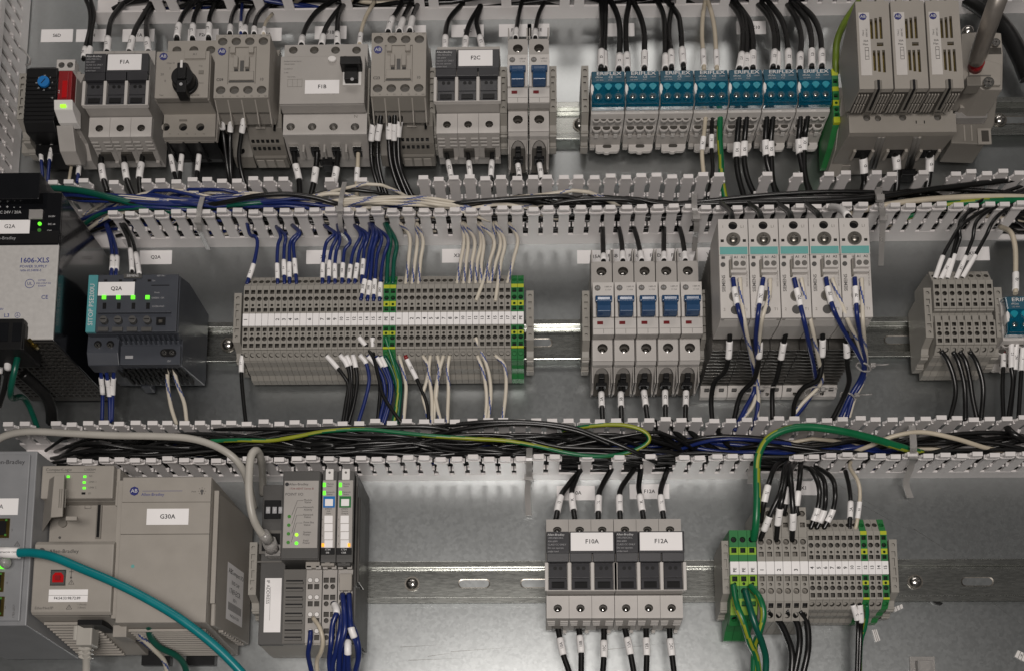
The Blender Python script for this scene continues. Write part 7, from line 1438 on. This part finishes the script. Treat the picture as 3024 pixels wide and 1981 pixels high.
wire(B4, 'g', 2.6, [(500, 200, 30), (700, 130, 42), (900, 100, 46), (1100, 92, 48), (1300, 90, 46)], 'green wire along the middle duct at the right end')
wire(C2, 'g', 1.6, [(-60, 146, 52), (120, 140, 54), (300, 143, 54), (450, 122, 56), (650, 86, 58), (880, 74, 58), (1100, 94, 58), (1300, 114, 58), (1560, 132, 56), (1760, 145, 54), (1950, 178, 54), (2150, 222, 54), (2320, 240, 52), (2480, 222, 50), (2590, 180, 52), (2635, 135, 54), (2600, 85, 56), (2500, 52, 56), (2380, 46, 54), (2240, 58, 50), (2100, 80, 42)], 'long green-yellow wire snaking along the lower duct and looping back')
for i, (p, l) in enumerate((([(1250, 60, 46), (1450, 44, 52), (1650, 28, 56), (1900, 30, 56), (2150, 60, 56), (2350, 130, 56), (2520, 200, 54), (2680, 280, 46)], 'long black wire diagonal across the lower duct before F12A'), ([(1300, 110, 44), (1500, 70, 52), (1750, 42, 56), (1980, 48, 56), (2200, 90, 54), (2400, 170, 50)], 'black wire arching above the F10A part of the lower duct'), ([(-40, 70, 44), (200, 72, 50), (500, 74, 52), (900, 62, 52), (1250, 58, 52), (1420, 80, 48)], 'black wire running level along the lower duct, middle'), ([(500, 175, 52), (610, 165, 58), (700, 172, 58), (620, 195, 56), (560, 190, 54)], 'short black loop of wire standing up from the lower duct'))):
    wire(C2, 'k', 1.7, p, l)
wire(C4, 'n', 1.8, [(940, 230, 30), (1080, 175, 46), (1230, 115, 54), (1400, 92, 56), (1600, 130, 54), (1780, 185, 46), (1900, 210, 36)], 'cream wire arching along the lower duct at the right')
wire(C4, 'k', 2.6, [(1900, 20, 34), (1935, 80, 44), (1990, 120, 46), (2060, 150, 40)], 'black wire bending into the lower duct at the right edge')
# ---------------------------------------------------------------- cable ties
def tie(c, pts, w, label):
    sp = spline(fill(pts)); mm = [(*c(p.x, p.y, p.z), p.z) for p in sp]
    t = thing('cable_tie', label, 'cable tie', mm[-1][0], mm[-1][1], 'clear cable ties')
    V = []
    for x, z, h in mm: V += [(x-w, z, h), (x+w, z, h), (x+w, z, h+.9), (x-w, z, h+.9)]
    f = []
    for i in range(len(mm)-1):
        b = i*4; f += [(b+k, b+(k+1) % 4, b+4+(k+1) % 4, b+4+k) for k in range(4)]
    MB().add(V, f+[(0, 3, 2, 1), (len(V)-4, len(V)-3, len(V)-2, len(V)-1)]).build('strap', 'tie', t)
    q = mm[int(len(mm)*.45)]; MB().box(q[0]-w-1, q[0]+w+1, q[1]-2, q[1]+3, q[2]+.2, q[2]+4).build('lock_head', 'tie', t, bevel=.4)
tie(B1, [(1245, 70, 56), (1225, 150, 58), (1222, 255, 50), (1245, 320, 34), (1280, 392, 14)], 1.9, 'clear cable tie round the duct right of the Q2A module')
tie(B2, [(765, -20, 50), (740, 110, 58), (738, 230, 50), (752, 290, 40), (800, 345, 22)], 1.9, 'clear cable tie round the duct above the long strip')
tie(B3, [(935, 50, 50), (938, 140, 58), (950, 250, 44), (940, 330, 26), (935, 400, 12)], 2.2, 'clear cable tie round the duct left of the relays')
tie(B4, [(355, 10, 48), (370, 110, 58), (378, 230, 44), (372, 380, 22), (368, 490, 6)], 2.2, 'clear cable tie hanging right of the relays')
tie(C3, [(340, 190, 50), (338, 270, 58), (335, 380, 30), (328, 470, 14), (336, 605, 4)], 2.4, 'clear cable tie hanging left of the F10A fuse holder')
tie(C4, [(1335, 50, 52), (1345, 190, 58), (1330, 300, 34), (1300, 400, 18), (1325, 495, 10)], 2.6, 'clear cable tie hanging at the lower right')
tie(C4, [(350, 300, 30), (345, 350, 22), (340, 410, 12)], 2.0, 'short clear tie tail left of the lowest strip')
tie(A4, [(950, 1460, 56), (968, 1540, 60), (985, 1640, 44)], 2.2, 'clear cable tie round the duct under the fuse block')
for i, (x, y, h, rr) in enumerate(((1290, 1245, 41, 5), (1665, 1255, 42, 5), (1975, 1108, 60, 4.4), (1876, 1290, 41, 4.6))):
    X, Z = B3(x, y, h); t = thing('cable_tie', 'clear cable tie binding the %s relay wire bundle' % ['leftmost', 'middle', 'upper right', 'lower right'][i], 'cable tie', X, Z, 'clear cable ties')
    n = 16; a0 = .35 if i > 1 else -.1
    ring = [(X+rr*1.3*math.cos(2*math.pi*k/n)*math.cos(a0)-0.3*rr*math.sin(2*math.pi*k/n)*math.sin(a0), Z-rr*1.3*math.cos(2*math.pi*k/n)*math.sin(a0)+.3*rr*math.sin(2*math.pi*k/n), h+rr*.9*math.sin(2*math.pi*k/n)) for k in range(n+1)]
    MB().tube(ring, .8, n=6, caps=False).build('strap', 'tie', t)
    MB().box(X+rr, X+rr+4, Z-1.6, Z+1.6, h+1, h+4.5).build('lock_head', 'tie', t, bevel=.4)
    MB().tube([(X+rr+3, Z, h+4), (X+rr+8, Z-1.5, h+7), (X+rr+12, Z-2, h+9)], .6, n=5).build('tail', 'tie', t)
q = A1(205, 480, 30)
t = thing('cable_tie', 'clear tie loop beside the vertical duct, upper left', 'cable tie', q[0], q[1], 'clear cable ties')
MB().tube([(*A1(150, 370, 30), 30), (*A1(190, 400, 36), 36), (*A1(232, 450, 38), 38), (*A1(230, 495, 34), 34), (*A1(200, 500, 28), 28)], .8, n=6).build('strap', 'tie', t)
q = A1(90, 1430, 48); t = thing('cable_tie', 'clear tie heads at the left end of the middle duct', 'cable tie', q[0], q[1], 'clear cable ties')
MB().box(q[0]-3, q[0]+3, q[1]-3, q[1]+4, 46, 51).build('lock_head', 'tie', t, bevel=.6)
